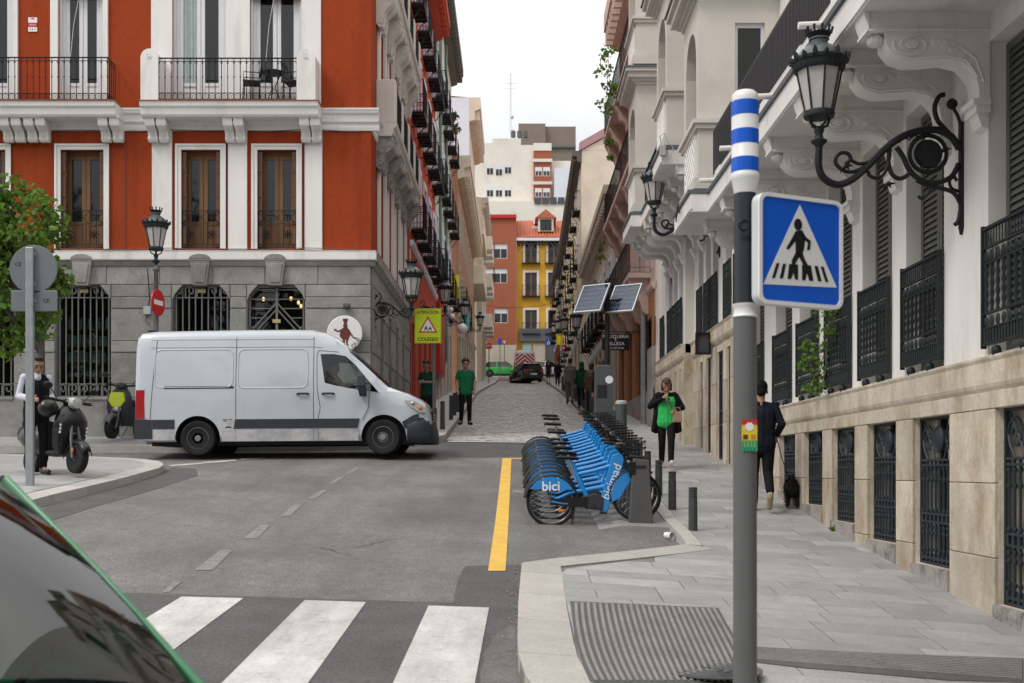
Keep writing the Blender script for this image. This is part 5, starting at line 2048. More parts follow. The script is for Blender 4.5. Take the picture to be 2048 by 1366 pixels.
def lantern_parts(par, loc, sc=1.):
    for nm, me in zip(('lantern_cage', 'lantern_lid', 'lantern_crown', 'lantern_neck', 'lantern_glass'), LM):
        o = link(nm, me, par, loc)
        o.scale = (sc, sc, sc)


def bracket_mesh():
    mb = MB()
    t = lambda pts, r, n=7: mb.tube([(0, -(1450-x)/679, (770-y)/679) for x, y in pts], r, n)

    def sm(pts, k=5):   # smooth polyline
        out = []
        for i in range(len(pts)-1):
            p0, p1, p2, p3 = pts[max(0, i-1)], pts[i], pts[i+1], pts[min(len(pts)-1, i+2)]
            for q in range(k):
                u = q/k
                out.append(tuple(.5*(2*p1[d]+(p2[d]-p0[d])*u+(2*p0[d]-5*p1[d]+4*p2[d]-p3[d])*u*u+(3*p1[d]-p0[d]-3*p2[d]+p3[d])*u**3) for d in (0, 1)))
        return out+[pts[-1]]
    t(sm([(580, 850), (578, 950), (600, 1015), (650, 1055), (710, 1065), (790, 1030), (870, 960), (960, 870), (1060, 790), (1170, 745), (1290, 735), (1380, 775), (1430, 850)]), .033)
    t(sm([(870, 950), (800, 985), (740, 985), (690, 950), (680, 910), (710, 875), (755, 880), (770, 915), (740, 940)]), .018)
    t(sm([(770, 915), (820, 940), (880, 930), (930, 900)]), .016)
    t(sm([(1010, 850), (1000, 920), (1020, 1000), (1070, 1030), (1125, 1000), (1125, 960)]), .02)
    t(sm([(1010, 880), (985, 980), (940, 1025), (890, 1015), (875, 985)]), .017)
    t(sm([(1050, 840), (1090, 900), (1130, 980), (1200, 1040), (1290, 1055), (1380, 1020), (1425, 940)]), .024)
    for k in range(2):
        rr = .165-.05*k
        mb.tube([(0, -(1450-1240)/679+rr*math.cos(a*PI/12), (770-880)/679+rr*math.sin(a*PI/12)) for a in range(24)], .02-.006*k, 6, True)
    mb.lathe([(.001, -.03), (.11, -.03), (.115, 0), (.11, .03), (.001, .03)], (0, -(1450-1240)/679, (770-880)/679), 16, axis='x')
    mb.box(-.035, .035, -(1450-1200)/679-.0, -(1450-1290)/679, (770-960)/679, (770-820)/679)
    t(sm([(1440, 1190), (1400, 1120), (1330, 1090), (1250, 1075), (1170, 1040)]), .02)
    t(sm([(1250, 1075), (1240, 1120), (1200, 1150), (1180, 1135)]), .014)
    t(sm([(1440, 1110), (1385, 1090), (1370, 1045), (1395, 1020), (1415, 1045)]), .015)
    t(sm([(1430, 850), (1370, 760), (1300, 680), (1280, 600), (1305, 535), (1340, 520)]), .022)
    mb.ell((0, -(1450-1385)/679, (770-578)/679), (.035, .05, .05), 10, 8)
    t(sm([(1440, 1190), (1425, 1280), (1400, 1310)]), .02)
    t(sm([(1440, 720), (1420, 650), (1385, 590)]), .016)
    for x, y in ((1000, 1060), (980, 850), (1100, 770), (1160, 755), (1340, 850), (745, 950)):
        for a in range(5):
            mb.tube([(0, -(1450-x)/679, (770-y)/679), (.03*math.sin(a*2.5), -(1450-x)/679+.06*math.cos(a*1.25), (770-y)/679-.06*math.sin(a*.8))], [.02, .004], 5)
    pl = MB().box(-.03, .03, -.03, 0, (770-1330)/679, (770-690)/679)
    pl.prism([(-.03, (770-1330)/679), (.03, (770-1330)/679), (0, (770-1370)/679)], -.028, -.002, 'xz')
    return mb.mesh('bracket_arm', 'black_iron', 40), pl.mesh('wall_plate', 'black_iron')


BR = bracket_mesh()


def wall_lantern(label, x, y, z, rz, arm=1., sc=1.):
    t = thing('wall_lantern', label, 'wall lantern', (x, y, z), rz, 'wall lanterns along the street')
    for nm, me in zip(('bracket_arm', 'wall_plate'), BR):
        o = link(nm, me, t, (0, 0, 0 if arm == 1 else .0))
        o.scale = (arm,)*3
    lantern_parts(t, (0, -(1450-580)/679*arm, .21*sc - .0 if arm == 1 else .21*sc-.12*(1-arm)), sc)
    return t


wall_lantern('large black wall lantern with crown on a scrolled bracket, right above the pedestrian sign', 4.0, 10.25, 2.98, R(-90), 1., .9)
wall_lantern('black wall lantern on a scrolled bracket below the balcony of the farther white building', 4.0, 22.3, 5.0, R(-90), 1., .9)
wall_lantern('wall lantern on the corner of the red building above the granite wall', XC, 26.5, 3.82, R(90), .68)
wall_lantern('wall lantern above the yellow school sign', XC, 39.3, 5.55, R(90), .68)
wall_lantern('wall lantern above the round globe lamps on the left-hand facades', XC, 55, 7.2, R(90), .68)
wall_lantern('wall lantern far up the left-hand facades beside the stop sign', -2.9, 72, 8.9, R(90), .6)
wall_lantern('small wall lantern over the planted balconies, nearest of three on the right', 3.44, 62.5, 7.5, R(-90), .55)
wall_lantern('small wall lantern over the planted balconies, middle of three on the right', 3.55, 74, 8.9, R(-90), .55)
wall_lantern('small wall lantern over the planted balconies, farthest of three on the right', 3.65, 84, 9.9, R(-90), .55)
wall_lantern('wall lantern behind the solar panels on the low beige house', 3.75, 50, 6.0, R(-90), .8)
# globe lamps
gl = thing('globe_lamp', 'cluster of white glass globe lamps beside the red shopfront', 'lamp', (XC, 50.6, 6.2))
M('opal_glass', (.75, .72, .72), .3, .03, 3)
for dx, dz, r_ in ((.95, .0, .24), (.52, .55, .12), (.46, .85, .11)):
    MB().ell((dx, 0, dz), (r_, r_, r_), 18, 12).build('globe', 'opal_glass', gl, smooth=80)
MB().tube([(0, 0, .5), (.3, 0, .6), (.55, 0, .35), (.9, 0, .25)], .025, 6).build('arm', 'black_iron', gl)
# lamp post
pb = G(312, 890, .15)
lp = thing('lamp_post', 'grey cast-iron street lamp post with a crowned lantern before the red facade', 'street lamp', ((312-CX)*24.3/F, 24.3, H(-7.5, 24.3)+.15))
zt = (CY-497)*24.3/F - lp.location.z
MB().lathe([(.001, 0), (.2, 0), (.2, .08), (.16, .12), (.15, .5), (.11, .6), (.12, .66), (.075, .75), (.06, 2.2), (.075, 2.22), (.075, 2.28), (.055, 2.32), (.045, zt-.5), (.07, zt-.47), (.07, zt-.43), (.04, zt-.38), (.001, zt-.36)], n=16).build('post', 'grey_metal', lp, smooth=40)
lantern_parts(lp, (0, 0, zt))
ne = thing('no_entry_sign', 'red and white no entry sign turned sideways on the lamp post', 'sign', (lp.location.x+.08, 24.18, (CY-607)*24.3/F), R(79))
MB().lathe([(.001, -.012), (.275, -.012), (.28, -.006), (.28, .012), (.001, .012)], n=32, axis='y').build('disc', 'sign_red', ne, smooth=30)
MB().box(-.19, .19, -.015, -.0125, -.05, .05).build('white_bar', 'sign_white', ne)
MB().box(-.03, .03, .012, .06, -.1, .1).build('clamp', 'galvanised', ne)
# sign seen from behind on the island
p = G(60, 972, KERB)
S = F/p.y
bs = thing('sign_post', 'back of a round and a rectangular traffic sign on a galvanised post beside the waiter', 'sign', p)
ztop = (972-495)/S
MB().box(-.05, .05, -.03, .03, 0, ztop).build('post', 'galvanised', bs, bevel=.008)
zc = (972-537)/S
MB().lathe([(.001, .032), (.31, .032), (.315, .036), (.315, .05), (.001, .05)], (.03, 0, zc), 36, axis='y').build('round_plate', 'sign_back', bs, smooth=30)
za, zb_ = (972-622)/S, (972-580)/S
MB().box(-.265, .345, .032, .05, za, zb_).build('rectangular_plate', 'sign_back', bs, bevel=.008)
for x, z in ((-.17, zc+.06), (.2, (za+zb_)/2)):
    link('lettering', text_mesh('CE', .07, 'black', .001), bs, (x, .0305, z), (PI/2, 0, 0))
mb = MB()
for z in (zc-.2, zc+.2, (za+zb_)/2): mb.box(-.07, .07, .02, .0315, z-.02, z+.02)
mb.build('clamps', 'galvanised', bs)
# school warning sign
p = G(868, 866, .15)
S = F/p.y
cs3 = thing('school_sign', 'lime yellow school warning sign ATENCIÓN COLEGIO on a grey post', 'sign', p)
MB().cyl((0, .04, 0), (0, .04, (866-610)/S), .04, n=12).build('post', 'grey_metal', cs3, smooth=40)
wx, wz0, wz1 = 27/S, (866-687)/S, (866-617)/S
cxs = -12/S
plate = MB().box(cxs-wx, cxs+wx, -.02, 0, wz0, wz1).build('plate', 'sign_lime', cs3, bevel=.012)
frame_mb(MB(), cxs-wx+.012, cxs+wx-.012, wz0+.012, wz1-.012, .006, -.0215, -.0205).build('border', 'black', cs3)
zc = (wz0+wz1)/2
link('lettering', text_mesh('ATENCIÓN', .105, 'chef_brown', .001, bold=.002), cs3, (cxs, -.0225, wz1-.095), (PI/2, 0, 0))
link('lettering', text_mesh('COLEGIO', .115, 'black', .001, bold=.003), cs3, (cxs, -.0225, wz0+.095), (PI/2, 0, 0))
tri = lambda r_: [(cxs+r_*math.cos(a), zc-.03+r_*math.sin(a)) for a in (R(90), R(210), R(330))]
MB().prism(tri(.262), -.0222, -.0205, 'xz').build('red_triangle', 'sign_red', cs3)
MB().prism(tri(.195), -.0235, -.0222, 'xz').build('white_triangle', 'sign_white', cs3)
fig = MB()
for dx, s in ((-.05, 1.), (.05, .85)):
    z = zc-.115
    q = lambda a, b: (cxs+dx+a*s, z+b*s)
    fig.prism([(q(0, .105)[0]+.017*s*math.cos(k*PI/4), q(0, .105)[1]+.017*s*math.sin(k*PI/4)) for k in range(8)], -.0245, -.0236, 'xz')
    for pts in ([(-.02, .04), (.02, .035), (.028, .085), (-.008, .09)], [(-.02, .045), (-.045, .01), (-.033, 0), (0, .035)], [(.0, .04), (.03, .02), (.025, -.005), (.038, -.008), (.047, .025), (.02, .05)], [(.015, .08), (.055, .065), (.052, .053), (.015, .065)], [(-.005, .085), (-.045, .06), (-.04, .05), (0, .07)]):
        fig.prism([q(*a) for a in pts], -.0245, -.0236, 'xz')
fig.build('children_symbol', 'black', cs3)
# pedestrian crossing sign with striped head
PY = 6.0
PS = F/PY
px_ = (1490-CX)/PS
pg = H(px_, PY)+KERB
pc = thing('crossing_sign', 'blue illuminated pedestrian crossing sign on a grey post with a blue and white striped head', 'sign', (px_, PY, pg))
pz = lambda py: (CY-py)/PS-pg
mb = MB().lathe([(.09, 0), (.09, .05), (.062, .07), (.06, pz(632)), (.001, pz(631))], n=28)
o = mb.build('post', M('post_grey', (.12, .122, .125), .45, .06, 4), pc, smooth=40)
MB().lathe([(.056, pz(612)), (.056, pz(383)), (.001, pz(382))], n=28).build('post_upper', M('post_dark', (.022, .025, .03), .4, .1, 4), pc, smooth=40)
MB().lathe([(.061, pz(636)), (.068, pz(634)), (.060, pz(628)), (.060, pz(616)), (.068, pz(611)), (.068, pz(609)), (.055, pz(608))], n=28).build('post_collar', 'sign_white', pc, smooth=50)
MB().lathe([(.056, pz(388)), (.060, pz(380)), (.070, pz(362)), (.074, pz(358)), (.074, pz(350)), (.070, pz(348)), (.070, pz(200)), (.066, pz(190)), (.05, pz(184)), (.02, pz(182)), (.001, pz(182))], n=32).build('striped_head', 'sign_white', pc, smooth=40)
for a, b in ((205, 234), (262, 291), (318, 346)):
    MB().lathe([(.0702, pz(b)), (.0712, pz(b)), (.0712, pz(a)), (.0702, pz(a))], n=32).build('blue_band', 'sign_blue', pc, smooth=40)
mb = MB()
mb.tube([(.025*math.cos(k*PI/8)-.018, -.0565+abs(math.cos(k*PI/8))*.003, pz(455)+.025*math.sin(k*PI/8)) for k in range(16)], .004, 4, True)
mb.build('maker_mark', 'black', pc)
link('lettering', text_mesh('OSA', .035, 'black', .001), pc, (-.005, -.0585, pz(480)), (PI/2, 0, 0))
# lightbox
yaw = R(26)
hx = .285
bx = bpy.data.objects.new('sign_box_pivot', None)
bpy.data.objects.remove(bx)
cxw = (1600-CX)/PS*1.0 - px_
ROT = Matrix.Rotation(yaw, 3, 'Z')
OFF = Vector((cxw-.005, -.03, pz(506)))


def bput(o):
    o.location = OFF
    o.rotation_euler = (0, 0, yaw)
    return o


def rrect(hw, hh, r_, n=6):
    out = []
    for cx_, cz_, a0 in ((hw-r_, hh-r_, 0), (-hw+r_, hh-r_, 90), (-hw+r_, -hh+r_, 180), (hw-r_, -hh+r_, 270)):
        out += [(cx_+r_*math.cos(R(a0+90*k/n)), cz_+r_*math.sin(R(a0+90*k/n))) for k in range(n+1)]
    return out


bput(MB().prism(rrect(.275, .285, .05), 0, .055, 'xz').build('sign_case', M('case_white', (.62, .63, .64), .4, .05, 3), pc, bevel=.008))
rim = MB()
outer, inner = rrect(.275, .285, .05), rrect(.255, .265, .035)
n = len(outer)
for k in range(n):
    k2 = (k+1) % n
    a, b, c, d = outer[k], outer[k2], inner[k2], inner[k]
    rim.hexa([(a[0], .0, a[1]), (b[0], .0, b[1]), (c[0], .0, c[1]), (d[0], .0, d[1]), (a[0], -.014, a[1]), (b[0], -.014, b[1]), (c[0], -.014, c[1]), (d[0], -.014, d[1])])
bput(rim.build('sign_rim', 'sign_white', pc))
bput(MB().prism(inner, -.005, -.001, 'xz').build('blue_field', 'sign_blue', pc))
sx = lambda px: (px-1604)*.51/157
sy = lambda px, py: (505-(py-(px-1600)*.075))*.53/210
PP = lambda pts: [(sx(a), sy(a, b)) for a, b in pts]
bput(MB().prism(PP([(1601, 409), (1677, 578), (1529, 573)]), -.0075, -.005, 'xz').build('white_triangle', 'sign_white', pc))
man = MB()
man.prism([(sx(1597)+.026*math.cos(k*PI/8), sy(1597, 450)+.031*math.sin(k*PI/8)) for k in range(16)], -.010, -.0078, 'xz')
for pts in ([(1592, 464), (1605, 461), (1612, 474), (1609, 500), (1605, 512), (1592, 511), (1592, 490), (1590, 470)],
            [(1592, 464), (1586, 476), (1573, 500), (1578, 502), (1592, 484)],
            [(1603, 461), (1613, 475), (1623, 483), (1621, 501), (1615, 502), (1617, 487), (1606, 477)],
            [(1592, 508), (1605, 510), (1597, 520), (1591, 532), (1585, 532), (1584, 524)],
            [(1596, 510), (1606, 508), (1611, 522), (1617, 533), (1608, 533), (1601, 520)]):
    man.prism(PP(pts), -.0095, -.0078, 'xz')
for pts in ([(1554, 530), (1560, 530), (1551, 561), (1545, 561)], [(1567, 531), (1573, 531), (1567, 561), (1560, 561)], [(1579, 531), (1597, 532), (1597, 563), (1591, 563), (1588, 549), (1583, 562), (1576, 562)], [(1605, 532), (1623, 533), (1628, 565), (1620, 565), (1615, 549), (1612, 564), (1605, 564)], [(1630, 534), (1637, 534), (1645, 566), (1638, 566)], [(1643, 535), (1649, 535), (1659, 567), (1653, 567)]):
    man.prism(PP(pts), -.0095, -.0078, 'xz')
bput(man.build('pedestrian_symbol', 'black', pc))
MB().box(.02, .16, -.02, .04, pz(570), pz(420)).build('mounting_arm', 'case_white', pc)
# flyer hung on the post
fl = thing('flyer', 'small red, yellow and green paper flyer stuck on the crossing sign post', 'flyer', (px_+.012, PY-.066, (CY-868)/PS))
fm = MB().box(-.042, .038, 0, .002, -.07, .072)
fm.build('paper', 'sign_yellow', fl)
MB().box(-.042, .038, -.0012, -.0002, .045, .072).build('red_header', 'sign_red', fl)
MB().prism([(-.002+.026*math.cos(k*PI/8)*(1 if k % 2 else .75), .035+.026*math.sin(k*PI/8)*(1 if k % 2 else .75)) for k in range(16)], -.0025, -.0014, 'xz').build('white_burst', 'sign_white', fl)
link('lettering', text_mesh('OFERTA', .011, 'sign_red', .0003), fl, (-.002, -.003, .035), (PI/2, 0, 0)) if False else None
for k in range(5): MB().box(-.042+.017*k, -.029+.017*k, -.0022, .0, -.09, -.035).build('tear_strip', M('flyer_green', (.02, .30, .14), .6, .05, 3), fl)
MB().box(-.035, -.01, -.0015, -.0004, -.03, -.005).build('printed_patch', 'chef_brown', fl)
MB().box(.005, .03, -.0015, -.0004, -.03, -.005).build('printed_patch', M('flyer_orange', (.6, .2, .02), .6, .05, 3), fl)
# ================================================================ BOLLARDS, KIOSK, SOLAR PANELS, OTHER SIGNS
def bollard_meshes():
    body = MB().lathe([(.001, 0), (.055, 0), (.053, .40), (.053, .405), (.001, .405)], n=16).mesh('shaft', 'bollard_paint', 40)
    cap = MB()
    prof = [(.046, .405)]
    for k in range(3): prof += [(.046, .41+.032*k), (.054, .415+.032*k), (.054, .43+.032*k), (.046, .435+.032*k)]
    prof += [(.054, .51), (.054, .525), (.001, .53)]
    cap.lathe(prof, n=16)
    return body, cap.mesh('ringed_cap', 'bollard_paint', 40)


BM = bollard_meshes()
nb = [0]


def bollard(x, y, up, label, sc=1., grp='bollards along the kerb'):
    t = thing('bollard', label, 'bollard', (x, y, H(x, y)+up-.01), 0, grp)
    a = link('shaft', BM[0], t)
    b = link('ringed_cap', BM[1], t)
    for o in (a, b): o.scale = (sc**.3, sc**.3, sc)


for k, y in enumerate((13.75, 15.55, 17.0, 18.4, 19.8)):
    bollard(2.14, y, KERB, 'short dark bollard on the kerb behind the docked bicycles, %s from the crossing' % ORD[k], 1.0, 'bollards behind the bicycles')
y = 24.6
k = 0
while y < 66:
    kxv = kx(y, RK[8:])
    bollard(kxv+.18, y, KERB, 'dark bollard on the kerb opposite the pink house, %s up from the kiosk' % (ORD[k] if k < 20 else 'beyond twentieth, number %d' % (k+1)), 1.5, 'bollards up the right kerb')
    y += 1.75 if y < 45 else 2.6
    k += 1
y = 26.2
k = 0
while y < 62:
    kxv = kx(y, LK[5:])
    if abs(y-31.4) > .6:
        bollard(kxv-.16, y, KERB+.04, 'dark bollard on the kerb of the cobbled street, %s up from the van' % ORD[k], 1.35 if k else 1.2, 'bollards up the left kerb')
        k += 1
    y += 2.3 if y < 45 else 3.2
# ticket kiosk of the bicycle station, solar panels, stout post
kx_, ky_ = 1.72, 22.0
zg = H(kx_, ky_)+KERB
ki = thing('bicycle_kiosk', 'tall dark grey bicycle station kiosk standing behind the bicycle row', 'kiosk', (kx_, ky_, zg))
MB().prism([(-.2, 0), (.17, 0), (.15, 1.74), (.12, 1.78), (-.14, 1.78), (-.17, 1.74)], -.14, .14, 'xz').build('body', M('kiosk_grey', (.07, .078, .085), .4, .06, 3), ki, bevel=.015)
MB().lathe([(.001, -.004), (.075, -.004), (.075, 0)], (.09, -.141, 1.5), 20, axis='y').build('white_disc', 'sign_white', ki)
MB().box(-.14, .05, -.145, -.14, 1.15, 1.4).build('screen', 'black_gloss', ki)
sx_, sy_ = 1.86, 22.9
zg = H(sx_, sy_)+KERB
sp = thing('solar_lamp_mast', 'black mast carrying two tilted blue solar panels above the pavement', 'solar panel', (sx_, sy_, zg))
S = F/sy_
ztop = (CY-570)/S-zg
MB().cyl((0, 0, 0), (0, 0, ztop), .05, n=12).build('mast', 'black_iron', sp, smooth=40)
psi, tau = R(-33), R(55)
e1 = Vector((math.cos(psi), math.sin(psi), 0))
e2 = Vector((-math.sin(psi)*math.cos(tau), math.cos(psi)*math.cos(tau), math.sin(tau)))
nn = e1.cross(e2)
Mx = Matrix((e1, e2, nn)).transposed()
M('solar_cell', (.018, .032, .07), .18, .15, 12, coat=.5)
M('cell_line', (.22, .25, .30), .4, .05, 5)
for cx_ in (1184, 1248):
    c = Vector(((cx_-CX)/S-sx_, -.02, (CY-597)/S-zg))
    W, L = .61, .72
    mb = MB()
    for (u0, u1, v0, v1) in ((-W/2, W/2, -L/2, -L/2+.022), (-W/2, W/2, L/2-.022, L/2), (-W/2, -W/2+.022, -L/2+.022, L/2-.022), (W/2-.022, W/2, -L/2+.022, L/2-.022)):
        mb.obox(c + Mx @ Vector(((u0+u1)/2, (v0+v1)/2, 0)), (u1-u0, v1-v0, .04), Mx)
    pf = mb.build('panel_frame', M('alu', (.55, .58, .6), .35, .05, 4, metal=.5), sp)
    MB().obox(c, (W-.044, L-.044, .02), Mx).build('solar_cells', 'solar_cell', pf)
    g = MB()
    for k in range(1, 6): g.obox(c + Mx @ Vector((0, -L/2+L*k/6, .0112)), (W-.05, .006, .0012), Mx)
    for k in range(1, 9): g.obox(c + Mx @ Vector((-W/2+W*k/9, 0, .0105)), (.003, L-.05, .0012), Mx)
    g.build('cell_grid', 'cell_line', pf)
    MB().tube([c + Mx @ Vector((0, 0, -.02)), Vector((0, 0, c.z-.05))], .025, 6).build('support_arm', 'black_iron', sp)
gp = thing('grey_post', 'stout round grey post with a pale top behind the bicycle handlebars', 'post', (1.93, 20.7, H(1.93, 20.7)+KERB))
MB().lathe([(.001, 0), (.105, 0), (.10, 1.12), (.001, 1.12)], n=20).build('post', M('post_green', (.06, .072, .075), .5, .12, 6), gp, smooth=40)
MB().lathe([(.10, 1.12), (.106, 1.125), (.106, 1.17), (.08, 1.19), (.001, 1.195)], n=20).build('cap', 'plastic_grey', gp, smooth=40)
# hairdresser sign
S = F/34.
hs = thing('hairdresser_sign', 'black hanging board lettered PELUQUERIA Y BELLEZA behind the solar mast', 'sign', ((1231-CX)/S, 34., (CY-684)/S))
MB().box(-.40, .40, -.03, .03, -.24, .24).build('board', 'black', hs, bevel=.006)
for tx, z, sz in (('PELUQUERIA', .155, .135), ('Y', .05, .12), ('BELLEZA', -.055, .135), ('T. 91 247 60 90', -.185, .075)):
    link('lettering', text_mesh(tx, sz, 'sign_white', .001, bold=.001), hs, (0, -.032, z), (PI/2, 0, 0))
MB().tube([(.38, 0, .3), (-.42, 0, .3)], .015, 5).build('bracket', 'black_iron', hs)
MB().tube([(.75, 0, .3), (.3, 0, .3), (.3, 0, .2)], .018, 5).build('bracket', 'black_iron', hs)


def pole_sign(name, label, x, y, zc, kind, up=KERB, d=.6):
    zg = H(x, y)+up
    t = thing(name, label, 'sign', (x, y, zg))
    c = zc-zg
    MB().cyl((0, .04, 0), (0, .04, c+d*.3), .035, n=8).build('post', 'grey_metal', t)
    if kind == 'stop':
        q = [(d/2*math.cos(R(22.5+45*k)), c+d/2*math.sin(R(22.5+45*k))) for k in range(8)]
        MB().prism(q, -.02, 0, 'xz').build('plate', 'sign_white', t)
        q = [(d*.465*math.cos(R(22.5+45*k)), c+d*.465*math.sin(R(22.5+45*k))) for k in range(8)]
        MB().prism(q, -.025, -.02, 'xz').build('red_field', 'sign_red', t)
        link('lettering', text_mesh('STOP', d*.33, 'sign_white', .002, bold=.004), t, (0, -.028, c), (PI/2, 0, 0))
    elif kind == 'yield':
        MB().prism([(-d/2, c+d*.3), (0, c-d*.5), (d/2, c+d*.3)], -.02, 0, 'xz').build('plate', 'sign_red', t)
        MB().prism([(-d*.3, c+d*.19), (0, c-d*.28), (d*.3, c+d*.19)], -.025, -.02, 'xz').build('white_field', 'sign_white', t)
    elif kind == 'crossing':
        MB().box(-d/2, d/2, -.02, 0, c-d/2, c+d/2).build('plate', 'sign_blue', t)
        MB().prism([(-d*.34, c-d*.32), (d*.34, c-d*.32), (0, c+d*.36)], -.025, -.02, 'xz').build('white_triangle', 'sign_white', t)
        MB().prism([(-d*.08, c-d*.25), (d*.08, c-d*.25), (d*.03, c+d*.1), (-d*.03, c+d*.1)], -.03, -.025, 'xz').build('pedestrian_symbol', 'black', t)
    else:
        MB().box(-d*.28, d*.28, -.02, 0, c-d/2, c+d/2).build('plate', 'sign_blue', t)
    return t


pole_sign('stop_sign', 'red octagonal stop sign by the left-hand kerb before the brick-red house', (978-CX)*85/F, 85, (CY-692)*85/F, 'stop', KERB, .56)
pole_sign('stop_sign', 'red octagonal stop sign by the right-hand facades near the far white car', (1129-CX)*72/F, 72, (CY-697)*72/F, 'stop', KERB, .52)
pole_sign('far_crossing_sign', 'small blue pedestrian crossing sign in front of the yellow house', (1097-CX)*109/F, 109, (CY-685)*109/F, 'crossing', .1, .62)
pole_sign('yield_sign', 'small white and red yield triangle before the brick-red house', (1009-CX)*109/F, 109, (CY-684)*109/F, 'yield', .1, .62)
pole_sign('blue_plate_sign', 'narrow blue plate sign on a pole beside the yield triangle', (1000-CX)*108/F, 108, (CY-683)*108/F, 'plate', .1, .6)
# crumpled cup in the gutter
cp = G(1338, 1079)
cupo = MB().lathe([(.001, -.055), (.036, -.055), (.048, .05), (.052, .055), (.046, .052), (.034, -.048), (.001, -.048)], n=14)
co = tag(cupo.build('paper_cup', 'porcelain', None, smooth=40, loc=(cp.x, cp.y, H(cp.x, cp.y)+.048), rot=(R(95), R(10), R(40))), 'white disposable cup lying in the gutter by the kerb', 'cup')
# awning flags on the left and on the right
for nm, lab, px, py, Y, m_, wv, hv in (('banner', 'small yellow flag hanging from a balcony of the pale green house', 911, 572, 58, 'sign_yellow', .35, 1.2), ('banner', 'small turquoise banner beside the third wall lantern', 934, 640, 60, 'teal_paint', .25, 1.0), ('banner', 'pale yellow banner beside the stop sign on the right-hand facades', 1119, 678, 80, 'sign_yellow', .45, .8)):
    if m_ not in MATS: M(m_, (.15, .42, .45), .7, .06, 3)
    p = U(px, py, Y)
    t = thing(nm, lab, 'banner', p)
    q = MB()
    for k in range(6):
        xa, xb = -wv/2+wv*k/6, -wv/2+wv*(k+1)/6
        q.quad((xa, .03*math.sin(k*1.3), -hv/2), (xb, .03*math.sin((k+1)*1.3), -hv/2), (xb, .03*math.sin((k+1)*1.3), hv/2), (xa, .03*math.sin(k*1.3), hv/2))
    q.build('cloth', m_, t)
    MB().tube([(-wv/2, 0, hv/2), (wv/2, 0, hv/2)], .015, 5).build('rod', 'black_iron', t)

# ================================================================ VEHICLES
M('van_paint', (.47, .50, .545), .3, .03, 2, coat=1., dirt=(.40, .405, .41), dscale=1.4, dlow=.52, dhigh=.85)
M('van_dirty', (.36, .36, .37), .6, .25, 3, dirt=(.5, .5, .5), dscale=3, dlow=.45, dhigh=.7)
M('plastic', (.028, .033, .041), .6, .12, 6, spec=.35)
M('tail_red', (.34, .008, .012), .2, .1, 3, coat=.5)
M('lens', (.45, .45, .44), .12, .1, 6, coat=.6)
M('amber', (.6, .16, .02), .2, .1, 5)
M('rim_grey', (.19, .195, .2), .45, .12, 9)


def wheel(par, x, y, z, r, wd, side, name='wheel', holes=12, rim='rim_grey', spokes=0):
    def mk():
        t = MB()
        prof = [(r*.62, -wd*.42), (r*.72, -wd*.5), (r*.93, -wd*.5), (r*.985, -wd*.42), (r, -wd*.25), (r, wd*.25), (r*.985, wd*.42), (r*.93, wd*.5), (r*.72, wd*.5), (r*.62, wd*.42)]
        t.lathe(prof, n=36, axis='y')
        m = MB()
        m.lathe([(r*.64, -wd*.40), (r*.60, -wd*.44), (r*.57, -wd*.30), (r*.5, -wd*.28), (r*.34, -wd*.36), (r*.30, -wd*.42), (r*.18, -wd*.42), (r*.16, -wd*.5), (.001, -wd*.5)], n=28, axis='y')
        d = MB()
        for k in range(holes):
            a = 2*PI*k/holes
            d.lathe([(.001, -wd*.335), (r*.055, -wd*.33), (r*.055, -wd*.25)], (r*.44*math.cos(a), 0, r*.44*math.sin(a)), 8, axis='y')
        for k in range(5):
            a = 2*PI*k/5
            d.lathe([(.001, -wd*.46), (r*.03, -wd*.46), (r*.03, -wd*.4)], (r*.24*math.cos(a), 0, r*.24*math.sin(a)), 6, axis='y')
        return t.mesh('tyre', 'rubber', 40), m.mesh('rim', rim, 40), d.mesh('rim_hole', 'black')
    t, m, d = cached(('wh', r, wd, holes, rim), mk)
    o = link(name, t, par, (x, y, z), (0, 0, 0 if side < 0 else PI))
    link('rim', m, o)
    link('rim_hole', d, o)
    return o


def body_loft(stations, W, zl, lean, crown=.04, rnd=.14, wtop=None):
    """stations: (x, z_bottom, z_top, width factor); zl: z levels; lean(z): half-width factor"""
    rings = []
    for x, zb, zt, wf in stations:
        half = []
        for z in zl:
            zz = min(max(z, zb), zt)
            e = max(0., 1-(zt-zz)/rnd)
            yy = W*wf*lean(zz) - rnd*.9*(1-math.sqrt(max(0, 1-e*e)))
            eb = max(0., 1-(zz-zb)/.12)
            yy -= .07*eb*eb
            half.append((yy, zz))
        top = half[-1][0]
        half += [(top*.7, zt+crown*.45), (top*.35, zt+crown*.85), (0, zt+crown)]
        ring = [(x, -y, z) for y, z in half] + [(x, y, z) for y, z in half[::-1][1:]]
        rings.append(ring)
    return rings


vY = 21.75
vS = F/vY
vx = (582-CX)/vS
vz = H(vx, vY+.9)
van = thing('delivery_van', 'dented white panel van with a dark side strip crossing in front of the red building', 'van', (vx, vY+.98, vz+.005), 0)
van.rotation_euler = (0, R(-.4), R(0))


def vlean(z): return 1.0 if z < 1.05 else 1-.125*min(1.4, ((z-1.05)/1.1))**1.3


